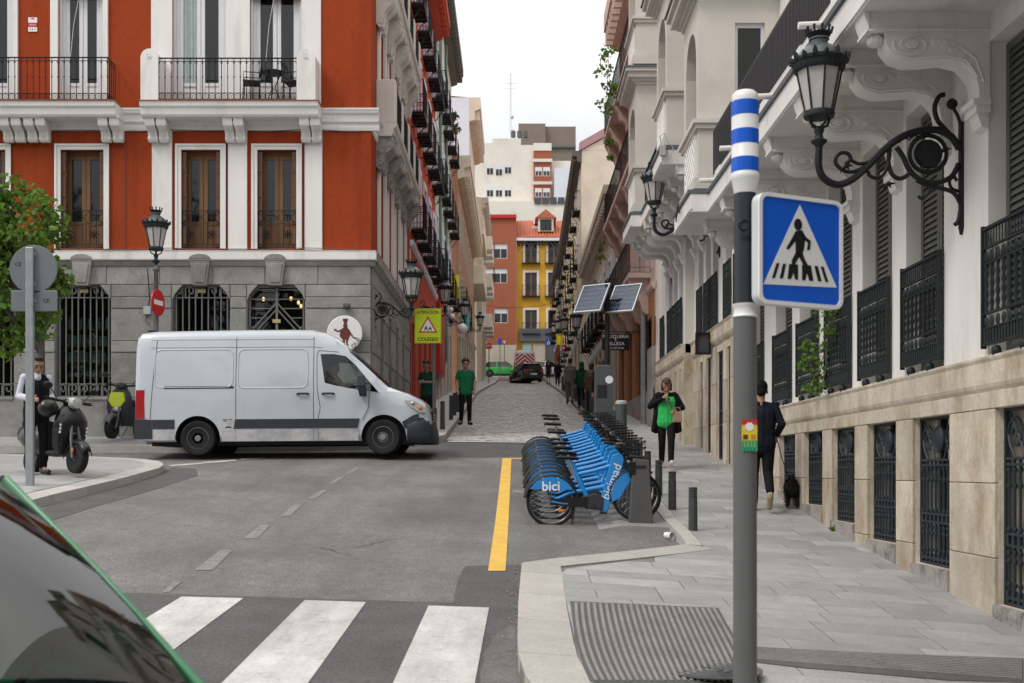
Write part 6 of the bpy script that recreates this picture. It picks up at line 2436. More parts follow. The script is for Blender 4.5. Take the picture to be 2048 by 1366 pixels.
VW = .98
vst = [(-2.95, .42, 2.22, .955), (-2.93, .35, 2.30, .975), (-2.86, .30, 2.36, .995), (-2.6, .27, 2.39, 1), (-1.0, .27, 2.41, 1), (.0, .27, 2.41, 1), (.38, .27, 2.40, 1), (.62, .27, 2.345, 1), (.85, .27, 2.22, 1), (1.10, .27, 1.98, .99), (1.35, .27, 1.74, .985), (1.60, .27, 1.50, .98), (1.82, .27, 1.29, .97), (1.95, .27, 1.24, .965), (2.2, .27, 1.16, .95), (2.42, .26, 1.05, .92), (2.53, .25, .96, .885), (2.59, .24, .86, .86), (2.63, .24, .74, .84), (2.65, .26, .55, .825)]
vl = [.24, .30, .38, .48, .6, .75, .9, 1.05, 1.2, 1.4, 1.6, 1.8, 1.95, 2.08, 2.18, 2.26, 2.33, 2.38, 2.44]
vb = MB().loft(body_loft(vst, VW, vl, vlean)).build('body', 'van_paint', van, fix=True)
WXY = lambda px, py: ((px-582)/vS, (912-py)/vS)
wpoly = [WXY(*p) for p in ((641, 709), (668, 709), (691, 713), (712, 732), (735, 760), (758, 787), (728, 783), (698, 778), (668, 772), (650, 767), (646, 740))]
cutm = MB().prism(wpoly, -1.3, 1.3, 'xz')
cw_ = cutm.build('cutter', 'dark_room', fix=True)
cw_.parent = van
arch = []
for x in (-1.765, 1.755):
    for s in (-1, 1):
        c = MB().lathe([(.001, -.35), (.425, -.35), (.425, .35), (.001, .35)], (x, s*1.0, .335), 40, axis='y').build('cutter', 'plastic', fix=True)
        c.parent = van
        arch.append(c)
bpy.context.view_layer.update()
for c in [cw_]+arch:
    b = vb.modifiers.new('cut', 'BOOLEAN'); b.operation = 'DIFFERENCE'; b.solver = 'EXACT'; b.object = c; b.material_mode = 'TRANSFER'
bpy.context.view_layer.update()
bake(vb)
for c in [cw_]+arch: bpy.data.objects.remove(c)
vb.data.shade_smooth()
vb.data.set_sharp_from_angle(angle=R(28))


def vside(x, z, off=.003, s=-1): return (x, s*(VW*vlean(z)+off), z)


def vpanel(name, poly, mat, off=.004, th=.012, par=van, bevel=0, s=-1):
    mb = MB()
    n = len(poly)
    a = [vside(x, z, off, s) for x, z in poly]
    b = [vside(x, z, off-th, s) for x, z in poly]
    mb.add(a+b, [tuple(range(n)), tuple(range(n, 2*n))[::-1]] + [(i, n+i, n+(i+1) % n, (i+1) % n) for i in range(n)])
    return mb.build(name, mat, par, bevel=bevel, fix=True)


for s in (-1, 1):
    vpanel('side_window', wpoly, 'clear_glass', -.012, .006, s=s)
    vpanel('side_strip', [(-2.62, .515), (-2.2, .515), (-2.2, .69), (-2.62, .69)], 'plastic', .012, .03, s=s)
    vpanel('side_strip', [(-1.08, .515), (1.26, .515), (1.30, .69), (-1.05, .69)], 'plastic', .012, .03, s=s)
    vpanel('side_strip', [(-2.90, .515), (-2.63, .515), (-2.63, .69), (-2.90, .69)], 'plastic', .010, .03, s=s)
    vpanel('sill', [(-1.30, .275), (1.28, .275), (1.28, .50), (-1.30, .50)], 'van_dirty', .004, .02, s=s)
    vpanel('sill', [(-2.88, .30), (-2.2, .30), (-2.2, .50), (-2.88, .50)], 'van_dirty', .004, .02, s=s)
    vpanel('tail_light', [(-2.945, .71), (-2.765, .71), (-2.765, 1.26), (-2.93, 1.26)], 'tail_red', .010, .05, bevel=.01, s=s)
    vpanel('dent_patch', [(-1.28, .46), (-.86, .50), (-.88, .70), (-1.18, .70), (-1.30, .62)], 'van_dirty', .006, .02, s=s) if s < 0 else None
scr = MB()
for k in range(12):
    x, z = random.uniform(-1.25, -.9), random.uniform(.5, .69)
    scr.obox(vside(x, z, .008), (random.uniform(.03, .12), .004, random.uniform(.006, .014)))
scr.build('scratches', 'black', van)
# panel joints, embossed panels, slide rail, handles
pl = MB()


def vline(pts, r_=.007):
    out = []
    for (xa, za), (xb, zb) in zip(pts, pts[1:]):
        for k in range(6): out.append(vside(xa+(xb-xa)*k/6, za+(zb-za)*k/6, .0))
    out.append(vside(*pts[-1], .0))
    pl.tube(out, r_, 4)


for x in (-1.04, .43): vline([(x, .28), (x, 1.2), (x, 2.25)])
vline([(.53, .3), (.50, .62), (.56, .9), (.50, 1.25), (.49, 1.9), (.52, 1.99), (.9, 1.96)])
vline([(1.49, 1.24), (1.47, .9), (1.35, .66)])
vline([(-2.66, .7), (-2.62, 1.3), (-2.55, 2.2)])
vline([(-2.66, 2.06), (-1.04, 2.06), (.43, 2.06), (.6, 2.04)], .005)
vline([(-2.66, 2.21), (.43, 2.21)], .004)
pl.build('panel_joint', 'grey_metal', van)
em = MB()


def emboss(x0, x1, z0, z1, r_):
    out = []
    for cx_, cz_, a0 in ((x1-r_, z1-r_, 0), (x0+r_, z1-r_, 90), (x0+r_, z0+r_, 180), (x1-r_, z0+r_, 270)):
        for k in range(5):
            a = R(a0+90*k/4)
            out.append(vside(cx_+r_*math.cos(a), cz_+r_*math.sin(a), -.006))
    pts = []
    for i, p in enumerate(out):
        q = out[(i+1) % len(out)]
        m = max(1, int(math.dist(p, q)/.15))
        for k in range(m):
            t = k/m
            x, z = p[0]+(q[0]-p[0])*t, p[2]+(q[2]-p[2])*t
            pts.append(vside(x, z, -.006))
    em.tube(pts, .016, 6, True)


emboss(-2.58, -1.10, 1.30, 2.02, .12)
emboss(-1.0, .32, 1.28, 2.02, .12)
em.build('pressed_panel', 'van_paint', van, smooth=60)
vpanel('slide_rail', [(-2.4, 1.275), (-1.08, 1.275), (-1.08, 1.32), (-2.4, 1.32)], 'brown_wood' if False else 'plastic', .006, .02)
for x0 in (.12, .60):
    mb = MB()
    a = vside(x0, 1.165)
    mb.tube([(x0, a[1]+.0, 1.16), (x0+.03, a[1]-.045, 1.165), (x0+.19, a[1]-.045, 1.165), (x0+.22, a[1], 1.16)], .02, 6)
    mb.build('door_handle', 'plastic', van)
# windscreen
ws_ = MB()
for k in range(4):
    xa, xb = 1.09+(1.83-1.09)*k/4, 1.09+(1.83-1.09)*(k+1)/4
    f = lambda x: 1.98+(1.29-1.98)*(x-1.10)/.72 + .055
    for s0, s1 in ((-.74, -.37), (-.37, 0), (0, .37), (.37, .74)):
        g = lambda y: .03*(1-(y/.8)**2)
        ws_.quad((xa, s0, f(xa)+g(s0)-.01), (xa, s1, f(xa)+g(s1)-.01), (xb, s1, f(xb)+g(s1)-.01), (xb, s0, f(xb)+g(s0)-.01))
ws_.build('windscreen', 'dark_glass', van, smooth=60)
# front end
mb = MB()
rg = body_loft([(1.30, .24, .30, 1.0), (2.20, .23, .62, .985), (2.35, .22, .72, .965), (2.50, .22, .72, .93), (2.60, .22, .66, .89), (2.66, .22, .56, .86), (2.685, .26, .45, .84)], VW, [.2, .28, .36, .45, .55, .62, .70, .74], lambda z: 1.035)
mb.loft([[(x, y, z-.0) for x, y, z in r_] for r_ in rg[1:]])
mb.build('bumper', 'plastic', van, smooth=40, fix=True)
vpanel('bumper_corner', [(2.10, .62), (2.3, .74), (2.42, .78), (2.42, .5), (2.15, .5)], 'plastic', -.02, .03)
vpanel('rear_bumper', [(-2.97, .33), (-2.62, .33), (-2.62, .50), (-2.72, .70), (-2.95, .70)], 'plastic', .015, .06)
MB().box(-2.99, -2.93, -.92, .92, .33, .55).build('rear_bumper', 'plastic', van, bevel=.02)
for s in (-1, 1):
    hl = MB()
    P_ = [(2.16, 1.03), (2.34, 1.02), (2.50, .92), (2.545, .80), (2.44, .80), (2.27, .90)]
    wv = lambda x: VW*(.985 - .085*max(0, (x-2.05)/.55)**1.6)
    a = [(x, s*(wv(x)+.005), z) for x, z in P_]
    b = [(x-.02, s*(wv(x)-.12), z) for x, z in P_]
    hl.add(a+b, [tuple(range(6)), tuple(range(6, 12))[::-1]] + [(i, 6+i, 6+(i+1) % 6, (i+1) % 6) for i in range(6)])
    o = hl.build('headlight', 'lens', van, fix=True)
    MB().ell((2.44, s*(wv(2.44)-.0), .88), (.05, .025, .04), 8, 6).build('indicator', 'amber', o)
    MB().ell((2.3, s*(wv(2.3)-.0), .97), (.05, .022, .035), 8, 6).build('reflector', 'steel', o)
    mr = MB()
    mr.loft([[(1.38+dx, s*(1.0+dy), z) for dx, dy, z in ((-.07, .02, 1.10), (.07, .02, 1.10), (.09, .20, 1.12), (-.05, .22, 1.12))], [(1.36+dx, s*(1.0+dy), z) for dx, dy, z in ((-.09, .0, 1.3), (.07, .0, 1.3), (.09, .24, 1.3), (-.07, .26, 1.3))], [(1.34+dx, s*(1.0+dy), z) for dx, dy, z in ((-.07, .02, 1.5), (.06, .02, 1.5), (.08, .20, 1.49), (-.05, .22, 1.49))]])
    mr.build('mirror', 'plastic', van, bevel=.02, fix=True)
MB().box(2.60, 2.66, -.45, .45, .62, .84).build('grille', 'black', van, bevel=.01)
for z in (.66, .72, .78): MB().box(2.655, 2.672, -.43, .43, z-.012, z+.012).build('grille_bar', 'steel', van)
MB().ell((-2.82, -.3, 2.45), (.1, .04, .03), 8, 5).build('aerial', 'plastic', van)
for x in (-1.765, 1.755):
    for s in (-1, 1):
        w_ = wheel(van, x, s*.86, .335, .335, .24, s)
        if x > 0: w_.rotation_euler = (0, 0, R(-9) if s < 0 else PI-R(9))
    MB().cyl((x, -.8, .335), (x, .8, .335), .05, n=8).build('axle', 'black', van)
MB().box(-2.7, 2.2, -.75, .75, .2, .30).build('underbody', 'black', van)
for y in (-.45, .4):
    st = MB().box(.55, .95, y-.22, y+.22, 1.0, 1.3)
    st.box(.50, .62, y-.2, y+.2, 1.2, 1.72)
    st.build('seat', 'dark_room', van)
MB().tube([(1.28+.03*math.cos(k*PI/8), -.42+.17*math.sin(k*PI/8), 1.40+.15*math.cos(k*PI/8)) for k in range(16)], .014, 6, True).build('steering_wheel', 'black', van)

# ---------------------------------------------------------------- small cars


def car(label, paint, loc, rz, L=4.1, W=.87, hgt=1.48, belt=.93, name='car', suv=0, plate=True, pr=1., see=False):
    t = thing(name, label, 'car', loc, rz)
    h = L/2
    b = belt
    st = [(-h, .38, b-.32, .88), (-h+.05, .3, b-.1, .93), (-h+.2, .24, b-.02, .97), (-h*.5, .2, b, 1), (0, .2, b, 1), (h*.35, .2, b-.02, .99), (h*.5, .2, b-.04, .98), (h*.8, .22, b-.14, .94), (h*.95, .24, b-.27, .88), (h, .3, b-.42, .82)]
    zl = [.2, .28, .36, .45, .55, .65, .75, .82, .88, .95, 1.0, 1.1]
    bo = MB().loft(body_loft(st, W, zl, lambda z: 1.0-.06*max(0, z-.6), .02, .1)).build('body', paint, t, fix=True)
    cs = []
    for x in (-h*.62, h*.64):
        for s in (-1, 1):
            c = MB().lathe([(.001, -.25), (.35, -.25), (.35, .25), (.001, .25)], (x, s*W, .31), 28, axis='y').build('cutter', 'plastic', fix=True)
            c.parent = t
            cs.append(c)
    bpy.context.view_layer.update()
    for c in cs:
        q = bo.modifiers.new('cut', 'BOOLEAN'); q.operation = 'DIFFERENCE'; q.solver = 'EXACT'; q.object = c; q.material_mode = 'TRANSFER'
    bpy.context.view_layer.update()
    bake(bo)
    for c in cs: bpy.data.objects.remove(c)
    bo.data.shade_smooth(); bo.data.set_sharp_from_angle(angle=R(30))
    # greenhouse
    wb, wt = W*.95, W*.74
    xb0, xb1, xt0, xt1 = -h+.16, h*.46, -h*.72, h*.06
    gb = [(xb0, -wb, b-.02), (xb1, -wb*.97, b-.04), (xb1, wb*.97, b-.04), (xb0, wb, b-.02)]
    gt = [(xt0, -wt, hgt-.05), (xt1, -wt, hgt-.05), (xt1, wt, hgt-.05), (xt0, wt, hgt-.05)]
    names = ['side_window', 'windscreen', 'side_window', 'rear_window']
    for i in range(4):
        j = (i+1) % 4
        mb = MB()
        nx = 14 if i == 1 else 1
        A_, B_, C_, D_ = (Vector(q) for q in (gb[i], gb[j], gt[j], gt[i]))
        nn_ = (B_-A_).cross(D_-A_).normalized()
        if nn_.x*(1 if i == 1 else 0) < 0: nn_ = -nn_
        row = lambda u, v: A_.lerp(B_, u).lerp(D_.lerp(C_, u), v) + (nn_*(.20*(1-(2*u-1)**2)+.03*(1-(2*v-1)**2)) if i == 1 else nn_*0)
        for k in range(nx):
            for l_ in range(6 if i == 1 else 1):
                m_ = 6 if i == 1 else 1
                mb.quad(row(k/nx, l_/m_), row((k+1)/nx, l_/m_), row((k+1)/nx, (l_+1)/m_), row(k/nx, (l_+1)/m_))
        mb.build(names[i], 'tint_glass' if see else 'dark_glass', t, smooth=80, fix=True)
    ro_ = body_loft([(xt0-.12, hgt-.10, hgt-.085, .97), (xt0, hgt-.10, hgt-.03, 1), ((xt0+xt1)/2, hgt-.10, hgt-.01, 1), (xt1, hgt-.10, hgt-.04, .99), (xt1+.06, hgt-.10, hgt-.085, .96)], wt*1.06, [hgt-.10, hgt-.07, hgt-.04, hgt], lambda z: 1, .015, .05)
    MB().loft(ro_).build('roof', paint, t, smooth=40, fix=True)
    for i in range(4):
        mb = MB()
        a, c = Vector(gb[i]), Vector(gt[i])
        mb.tube([a, a.lerp(c, .5)+Vector((.015 if i in (1, 2) else -.01, 0, .012)), c], [.034*pr, .028*pr, .032*pr], 8, flat=.6)
        mb.build('pillar', paint, t, smooth=60)
        sl = MB()
        off = Vector((-.045 if i in (1, 2) else .045, 0, .0))
        sl.tube([a+off*(1 if pr == 1 else .8), c+off*(1 if pr == 1 else .8)], .018 if pr == 1 else .028, 6)
        sl.build('window_seal', 'black', t)
    for s in (-1, 1):
        mb = MB()
        xm = (xb0+xb1)/2-.1
        mb.obox((xm, s*(wb+wt)/2*1.0, (b+hgt)/2-.03), (.07, .03, hgt-b), Matrix.Rotation(s*math.atan2(wb-wt, hgt-b), 3, 'X'))
        mb.build('pillar', paint, t)
        if s < 0 or plate: MB().ell((h*.40, s*(W+.07), b+.04), (.07, .10, .065), 10, 6).build('mirror', paint, t, smooth=60)
        MB().ell((h*.9, s*W*.68, b-.22), (.12, .14, .08), 10, 6).build('headlight', 'lens', t, smooth=60)
        MB().ell((-h+.05, s*W*.76, b-.13), (.07, .13, .10), 10, 6).build('tail_light', 'tail_red', t, smooth=60)
        MB().tube([(xm+.15, s*(W*.985), b-.12), (xm+.3, s*(W*.985), b-.12)], .015, 5).build('door_handle', 'plastic', t)
        for x in (-h*.62, h*.64): wheel(t, x, s*(W-.12), .31, .31, .2, s, holes=5, rim='steel')
    MB().box(-h-.02, -h+.08, -W*.85, W*.85, .26, .5).build('bumper', 'plastic', t, bevel=.03)
    MB().box(h-.1, h+.01, -W*.7, W*.7, .26, .42).build('bumper', 'plastic', t, bevel=.03)
    MB().box(-h*.9, h*.9, -W*.7, W*.7, .17, .26).build('underbody', 'black', t)
    if see:      # cabin seen through the glass
        MB().prism([(.35, .5), (.95, .5), (1.02, .93), (.62, .97), (.45, .86)], -W*.85, W*.85, 'xz').build('dashboard', 'plastic', t, bevel=.03)
        for y in (-.38, .38):
            st = MB().box(-.55, .0, y-.24, y+.24, .45, .62)
            st.hexa([(-.62, y-.23, .6), (-.42, y-.23, .6), (-.42, y+.23, .6), (-.62, y+.23, .6), (-.85, y-.2, 1.2), (-.72, y-.2, 1.22), (-.72, y+.2, 1.22), (-.85, y+.2, 1.2)])
            st.box(-.86, -.76, y-.12, y+.12, 1.24, 1.42)
            st.build('seat', M('seat_cloth', (.06, .055, .05), .9, .2, 9), t, bevel=.04)
        MB().tube([(.30+.06*math.cos(k*PI/10), .38+.18*math.sin(k*PI/10), .98+.17*math.cos(k*PI/10)) for k in range(20)], .016, 6, True).build('steering_wheel', 'black', t)
        MB().box(xt1+.02, xt1+.05, -.11, .11, hgt-.2, hgt-.12).build('rear_view_mirror', 'black', t, bevel=.01)
        for y in (-.35, .2): MB().tube([(xb1-.02, y, b+.0), (xb1-.2, y+.3, b+.13), (xb1-.28, y+.55, b+.19)], .01, 5).build('wiper', 'black', t)
    if plate: MB().box(-h-.03, -h-.018, -.26, .26, .52, .63).build('number_plate', 'sign_white', t)
    return t


M('green_paint', (.008, .17, .06), .45, .06, 2, coat=.15)
M('far_green', (.03, .38, .06), .25, .06, 2, coat=.5)
M('black_paint', (.012, .013, .015), .15, .1, 2, coat=.8)
M('white_paint_car', (.7, .7, .72), .25, .04, 2, coat=.5)
# parked green car in the left foreground, seen over its windscreen
fgx, fgy = -2.13, 3.20
car('green car in the near left corner, its sloping windscreen and pillar in view', 'green_paint', (fgx, fgy, H(fgx, fgy)-.085), R(-40), 4.2, .90, 1.56, .95, plate=False, pr=.75, see=True)
X = lambda px, Y: (px-CX)*Y/F
car('black car turning across the cobbled street uphill', 'black_paint', (X(1051, 92), 92, H(0, 92)+.04), R(108), 4.1, .88, 1.5, .95, suv=1)
car('bright green hatchback crossing the top of the street before the brick-red house', 'far_green', (X(1005, 109.5), 109.5, H(0, 109.5)), R(2), 3.9, .85, 1.45)
car('white hatchback crossing the top of the street before the yellow house', 'white_paint_car', (X(1102, 109.5), 109.5, H(0, 109.5)), R(0), 4.1, .86, 1.46)
# service van with chevrons
sv = thing('service_van', 'service van seen from behind with red and white chevrons on its rear doors', 'van', (X(1049, 102), 102, H(0, 102)), R(90))
st = [(-2.4, .4, 2.2, .97), (-2.35, .35, 2.32, 1), (-2, .3, 2.38, 1), (0, .3, 2.4, 1), (.8, .3, 2.3, 1), (1.3, .3, 1.7, .98), (1.9, .3, 1.2, .95), (2.4, .3, 1.0, .88)]
MB().loft(body_loft(st, .96, vl, vlean)).build('body', 'white_paint_car', sv, smooth=30, fix=True)


def clipz(poly, z0, z1):
    for sgn, lim in ((1, z0), (-1, -z1)):
        out = []
        for i, p in enumerate(poly):
            q = poly[(i+1) % len(poly)]
            ip, iq = sgn*p[1] >= lim, sgn*q[1] >= lim
            if ip: out.append(p)
            if ip != iq:
                t = (lim/sgn-p[1])/(q[1]-p[1])
                out.append((p[0]+(q[0]-p[0])*t, lim/sgn))
        poly = out
        if not poly: break
    return poly


for k in range(7):
    for s in (-1, 1):
        c = .75+.34*k
        q = clipz([(0, c), (s*.80, c-.72), (s*.80, c-.72+.19), (0, c+.19)], .55, 2.05)
        if len(q) > 2: MB().prism(q, -2.415, -2.405, 'yz').build('chevron_stripe', 'sign_red', sv)
MB().prism([(-.82, .5), (.82, .5), (.74, 2.1), (-.74, 2.1)], -2.408, -2.40, 'yz').build('rear_door', 'sign_white', sv)
for s in (-1, 1):
    MB().box(-2.43, -2.36, s*.88-.06, s*.88+.06, .7, 1.3).build('tail_light', 'tail_red', sv)
    for x in (-1.5, 1.5): wheel(sv, x, s*.82, .33, .33, .22, s)
MB().box(-2.46, -2.38, -.9, .9, .3, .5).build('bumper', 'plastic', sv)

# ---------------------------------------------------------------- scooters


def scooter(label, loc, rz, main, accent, sporty=False):
    t = thing('scooter', label, 'scooter', loc, rz)
    lean = R(7)
    t.rotation_euler = (R(-6 if not sporty else -3), 0, rz)
    r_ = .215
    for x, nm in ((.62, 'front_wheel'), (-.55, 'rear_wheel')):
        w_ = wheel(t, x, 0, r_, r_, .11, -1, nm, 5, 'black_gloss')
        link('rim', w_.children[0].data, w_, (0, 0, 0), (0, 0, PI))
    if nm: pass
    # front mudguard
    mb = MB()
    rg = []
    for k in range(9):
        a = R(20+150*k/8)
        rr = r_+.05
        cx_, cz_ = .62+rr*math.cos(a), r_+rr*math.sin(a)
        rg.append([(cx_, -.075, cz_-.05), (cx_, -.06, cz_), (cx_, 0, cz_+.018), (cx_, .06, cz_), (cx_, .075, cz_-.05)])
    mb.loft(rg, closed=False)
    mg = mb.build('mudguard', main if not sporty else 'grey_metal', t, smooth=60)
    m_ = mg.modifiers.new('thick', 'SOLIDIFY'); m_.thickness = .012
    MB().tube([(.62, -.08, r_), (.52, -.07, .5), (.44, -.03, .78)], .022, 6).tube([(.62, .08, r_), (.52, .07, .5), (.44, .03, .78)], .022, 6).build('fork', 'grey_metal', t)
    # leg shield
    rg = []
    for z, x, wv, d in ((.28, .33, .17, .04), (.42, .36, .235, .06), (.60, .40, .265, .08), (.78, .40, .25, .08), (.90, .36, .19, .07), (.98, .33, .11, .05)):
        rg.append([(x-.05, -wv, z), (x+d*.5, -wv*.85, z), (x+d, -wv*.35, z), (x+d*1.15, 0, z), (x+d, wv*.35, z), (x+d*.5, wv*.85, z), (x-.05, wv, z), (x-.07, 0, z)])
    MB().loft(rg).build('leg_shield', main, t, smooth=45, fix=True)
    if sporty:
        MB().prism([(-.12, .90), (.12, .90), (.17, .74), (.07, .60), (-.07, .60), (-.17, .74)], .42, .50, 'yz').build('accent_panel', accent, t, bevel=.01)
        MB().ell((.47, 0, .575), (.05, .10, .05), 10, 6).build('headlight', 'lens', t, smooth=60)
        for s in (-1, 1): MB().prism([(-.5, .5), (-.1, .42), (.05, .62), (-.2, .56)], s*.17-.01, s*.17+.01, 'xz').build('accent_panel', accent, t)
    else:
        MB().lathe([(.001, .14), (.075, .12), (.09, .05), (.09, -.06), (.001, -.06)], (.36, 0, 1.02), 16, axis='x').build('headlight', 'lens', t, smooth=50)
        for s in (-1, 1):
            o = MB()
            for k in range(3): o.box(.425, .45, s*.205-.012, s*.205+.012, .56+.05*k, .595+.05*k)
            o.build('running_light', 'sign_white', t)
        MB().lathe([(.001, .012), (.05, .01), (.055, 0), (.001, 0)], (.475, 0, .62), 14, axis='x').build('badge', 'steel', t)
        MB().box(.58, .62, -.088, -.07, .30, .36).build('side_reflector', 'amber', t)
    # handlebar head
    MB().ell((.32, 0, 1.02), (.12, .12, .075), 12, 8).build('handlebar_head', main if not sporty else 'plastic', t, smooth=60)
    hb = MB().tube([(.22, -.36, 1.06), (.30, -.15, 1.04), (.32, 0, 1.03), (.30, .15, 1.04), (.22, .36, 1.06)], .018, 6)
    hb.tube([(.23, -.36, 1.06), (.265, -.24, 1.05)], .024, 8).tube([(.23, .36, 1.06), (.265, .24, 1.05)], .024, 8)
    hb.tube([(.30, -.16, 1.04), (.33, -.34, 1.04)], .007, 5).tube([(.30, .16, 1.04), (.33, .34, 1.04)], .007, 5)
    hb.build('handlebar', 'rubber', t)
    for s in (-1, 1):
        mr = MB().tube([(.28, s*.2, 1.05), (.29, s*.27, 1.15), (.28, s*.33, 1.21)], .007, 5).build('mirror', 'black', t)
        MB().ell((.28, s*.36, 1.24), (.018, .075, .05), 12, 8).build('mirror_head', 'black_gloss', mr, smooth=60)
    # floor, rear body, seat
    MB().box(-.22, .36, -.16, .16, .26, .32).build('floorboard', 'plastic', t, bevel=.02)
    rg = []
    for x, wv, z0, z1 in ((-.88, .08, .52, .66), (-.8, .17, .42, .73), (-.55, .24, .30, .75), (-.3, .23, .27, .73), (-.16, .16, .26, .66)):
        m = (z0+z1)/2
        rg.append([(x, wv*math.cos(a), m+(z1-z0)/2*math.sin(a)) for a in [2*PI*k/12 for k in range(12)]])
    MB().loft(rg).build('rear_body', main, t, smooth=60, fix=True)
    rg = []
    for x, wv, z in ((-.86, .07, .74), (-.75, .125, .77), (-.5, .14, .76), (-.32, .13, .75), (-.16, .08, .72)):
        rg.append([(x, wv*math.cos(a), z+.05*math.sin(a)) for a in [2*PI*k/10 for k in range(10)]])
    MB().loft(rg).build('seat', 'rubber', t, smooth=60, fix=True)
    MB().tube([(-.25, -.12, .24), (-.20, -.22, .02)], .012, 5).build('stand', 'grey_metal', t)
    MB().tube([(-.2, .12, .26), (-.5, .16, .25), (-.75, .16, .34)], [.03, .05, .05], 8).build('exhaust', 'grey_metal', t) if sporty else MB().box(-.62, -.3, -.10, .10, .18, .34).build('motor', 'black', t, bevel=.03)
    MB().ell((-.88, 0, .6), (.03, .08, .04), 8, 6).build('tail_light', 'tail_red', t)
    return t


p = G(152, 956, KERB)
dirx = R(-38)
wx_, wy_ = .62*math.cos(dirx), .62*math.sin(dirx)
scooter('black electric scooter parked on the island beside the waiter', (p.x-wx_, p.y-wy_, H(p.x-wx_, p.y-wy_)+KERB+.012), dirx, 'black_gloss', 'black')
p = G(226, 884, KERB+.04)
dirx = R(-98)
wx_, wy_ = .62*math.cos(dirx), .62*math.sin(dirx)
M('lime_paint', (.55, .62, .01), .3, .05, 3, coat=.4)
scooter('grey scooter with a fluorescent yellow front parked against the granite wall', (p.x-wx_, p.y-wy_, H(p.x-wx_, p.y-wy_)+KERB+.03), dirx, 'plastic', 'lime_paint', True).scale = (1.12, 1.12, 1.12)

# ================================================================ SHARED BICYCLES AND DOCKS
M('bike_blue', (.0, .215, .60), .35, .05, 3, coat=.3)
M('bike_blue_dark', (.0, .09, .36), .4, .05, 3)
p0 = G(1104, 1049)
BXr = p0.x + .55
BY0 = p0.y


def bike_wheel(r_):
    t = MB()
    t.tube([(r_*.945*math.cos(k*PI/18), 0, r_*.945*math.sin(k*PI/18)) for k in range(36)], r_*.062, 8, True)
    m = MB()
    m.tube([(r_*.865*math.cos(k*PI/18), 0, r_*.865*math.sin(k*PI/18)) for k in range(36)], r_*.03, 6, True)
    for k in range(14):
        a = 2*PI*k/14
        m.tube([(.03*math.cos(a+1), -.02 if k % 2 else .02, .03*math.sin(a+1)), (r_*.86*math.cos(a), 0, r_*.86*math.sin(a))], .0022, 3)
    m.lathe([(.001, -.05), (.035, -.045), (.035, .045), (.001, .05)], n=12, axis='y')
    return t.mesh('tyre', 'rubber', 50), m.mesh('rim', M('bike_rim', (.16, .16, .165), .35, .1, 8, metal=.6), 50)


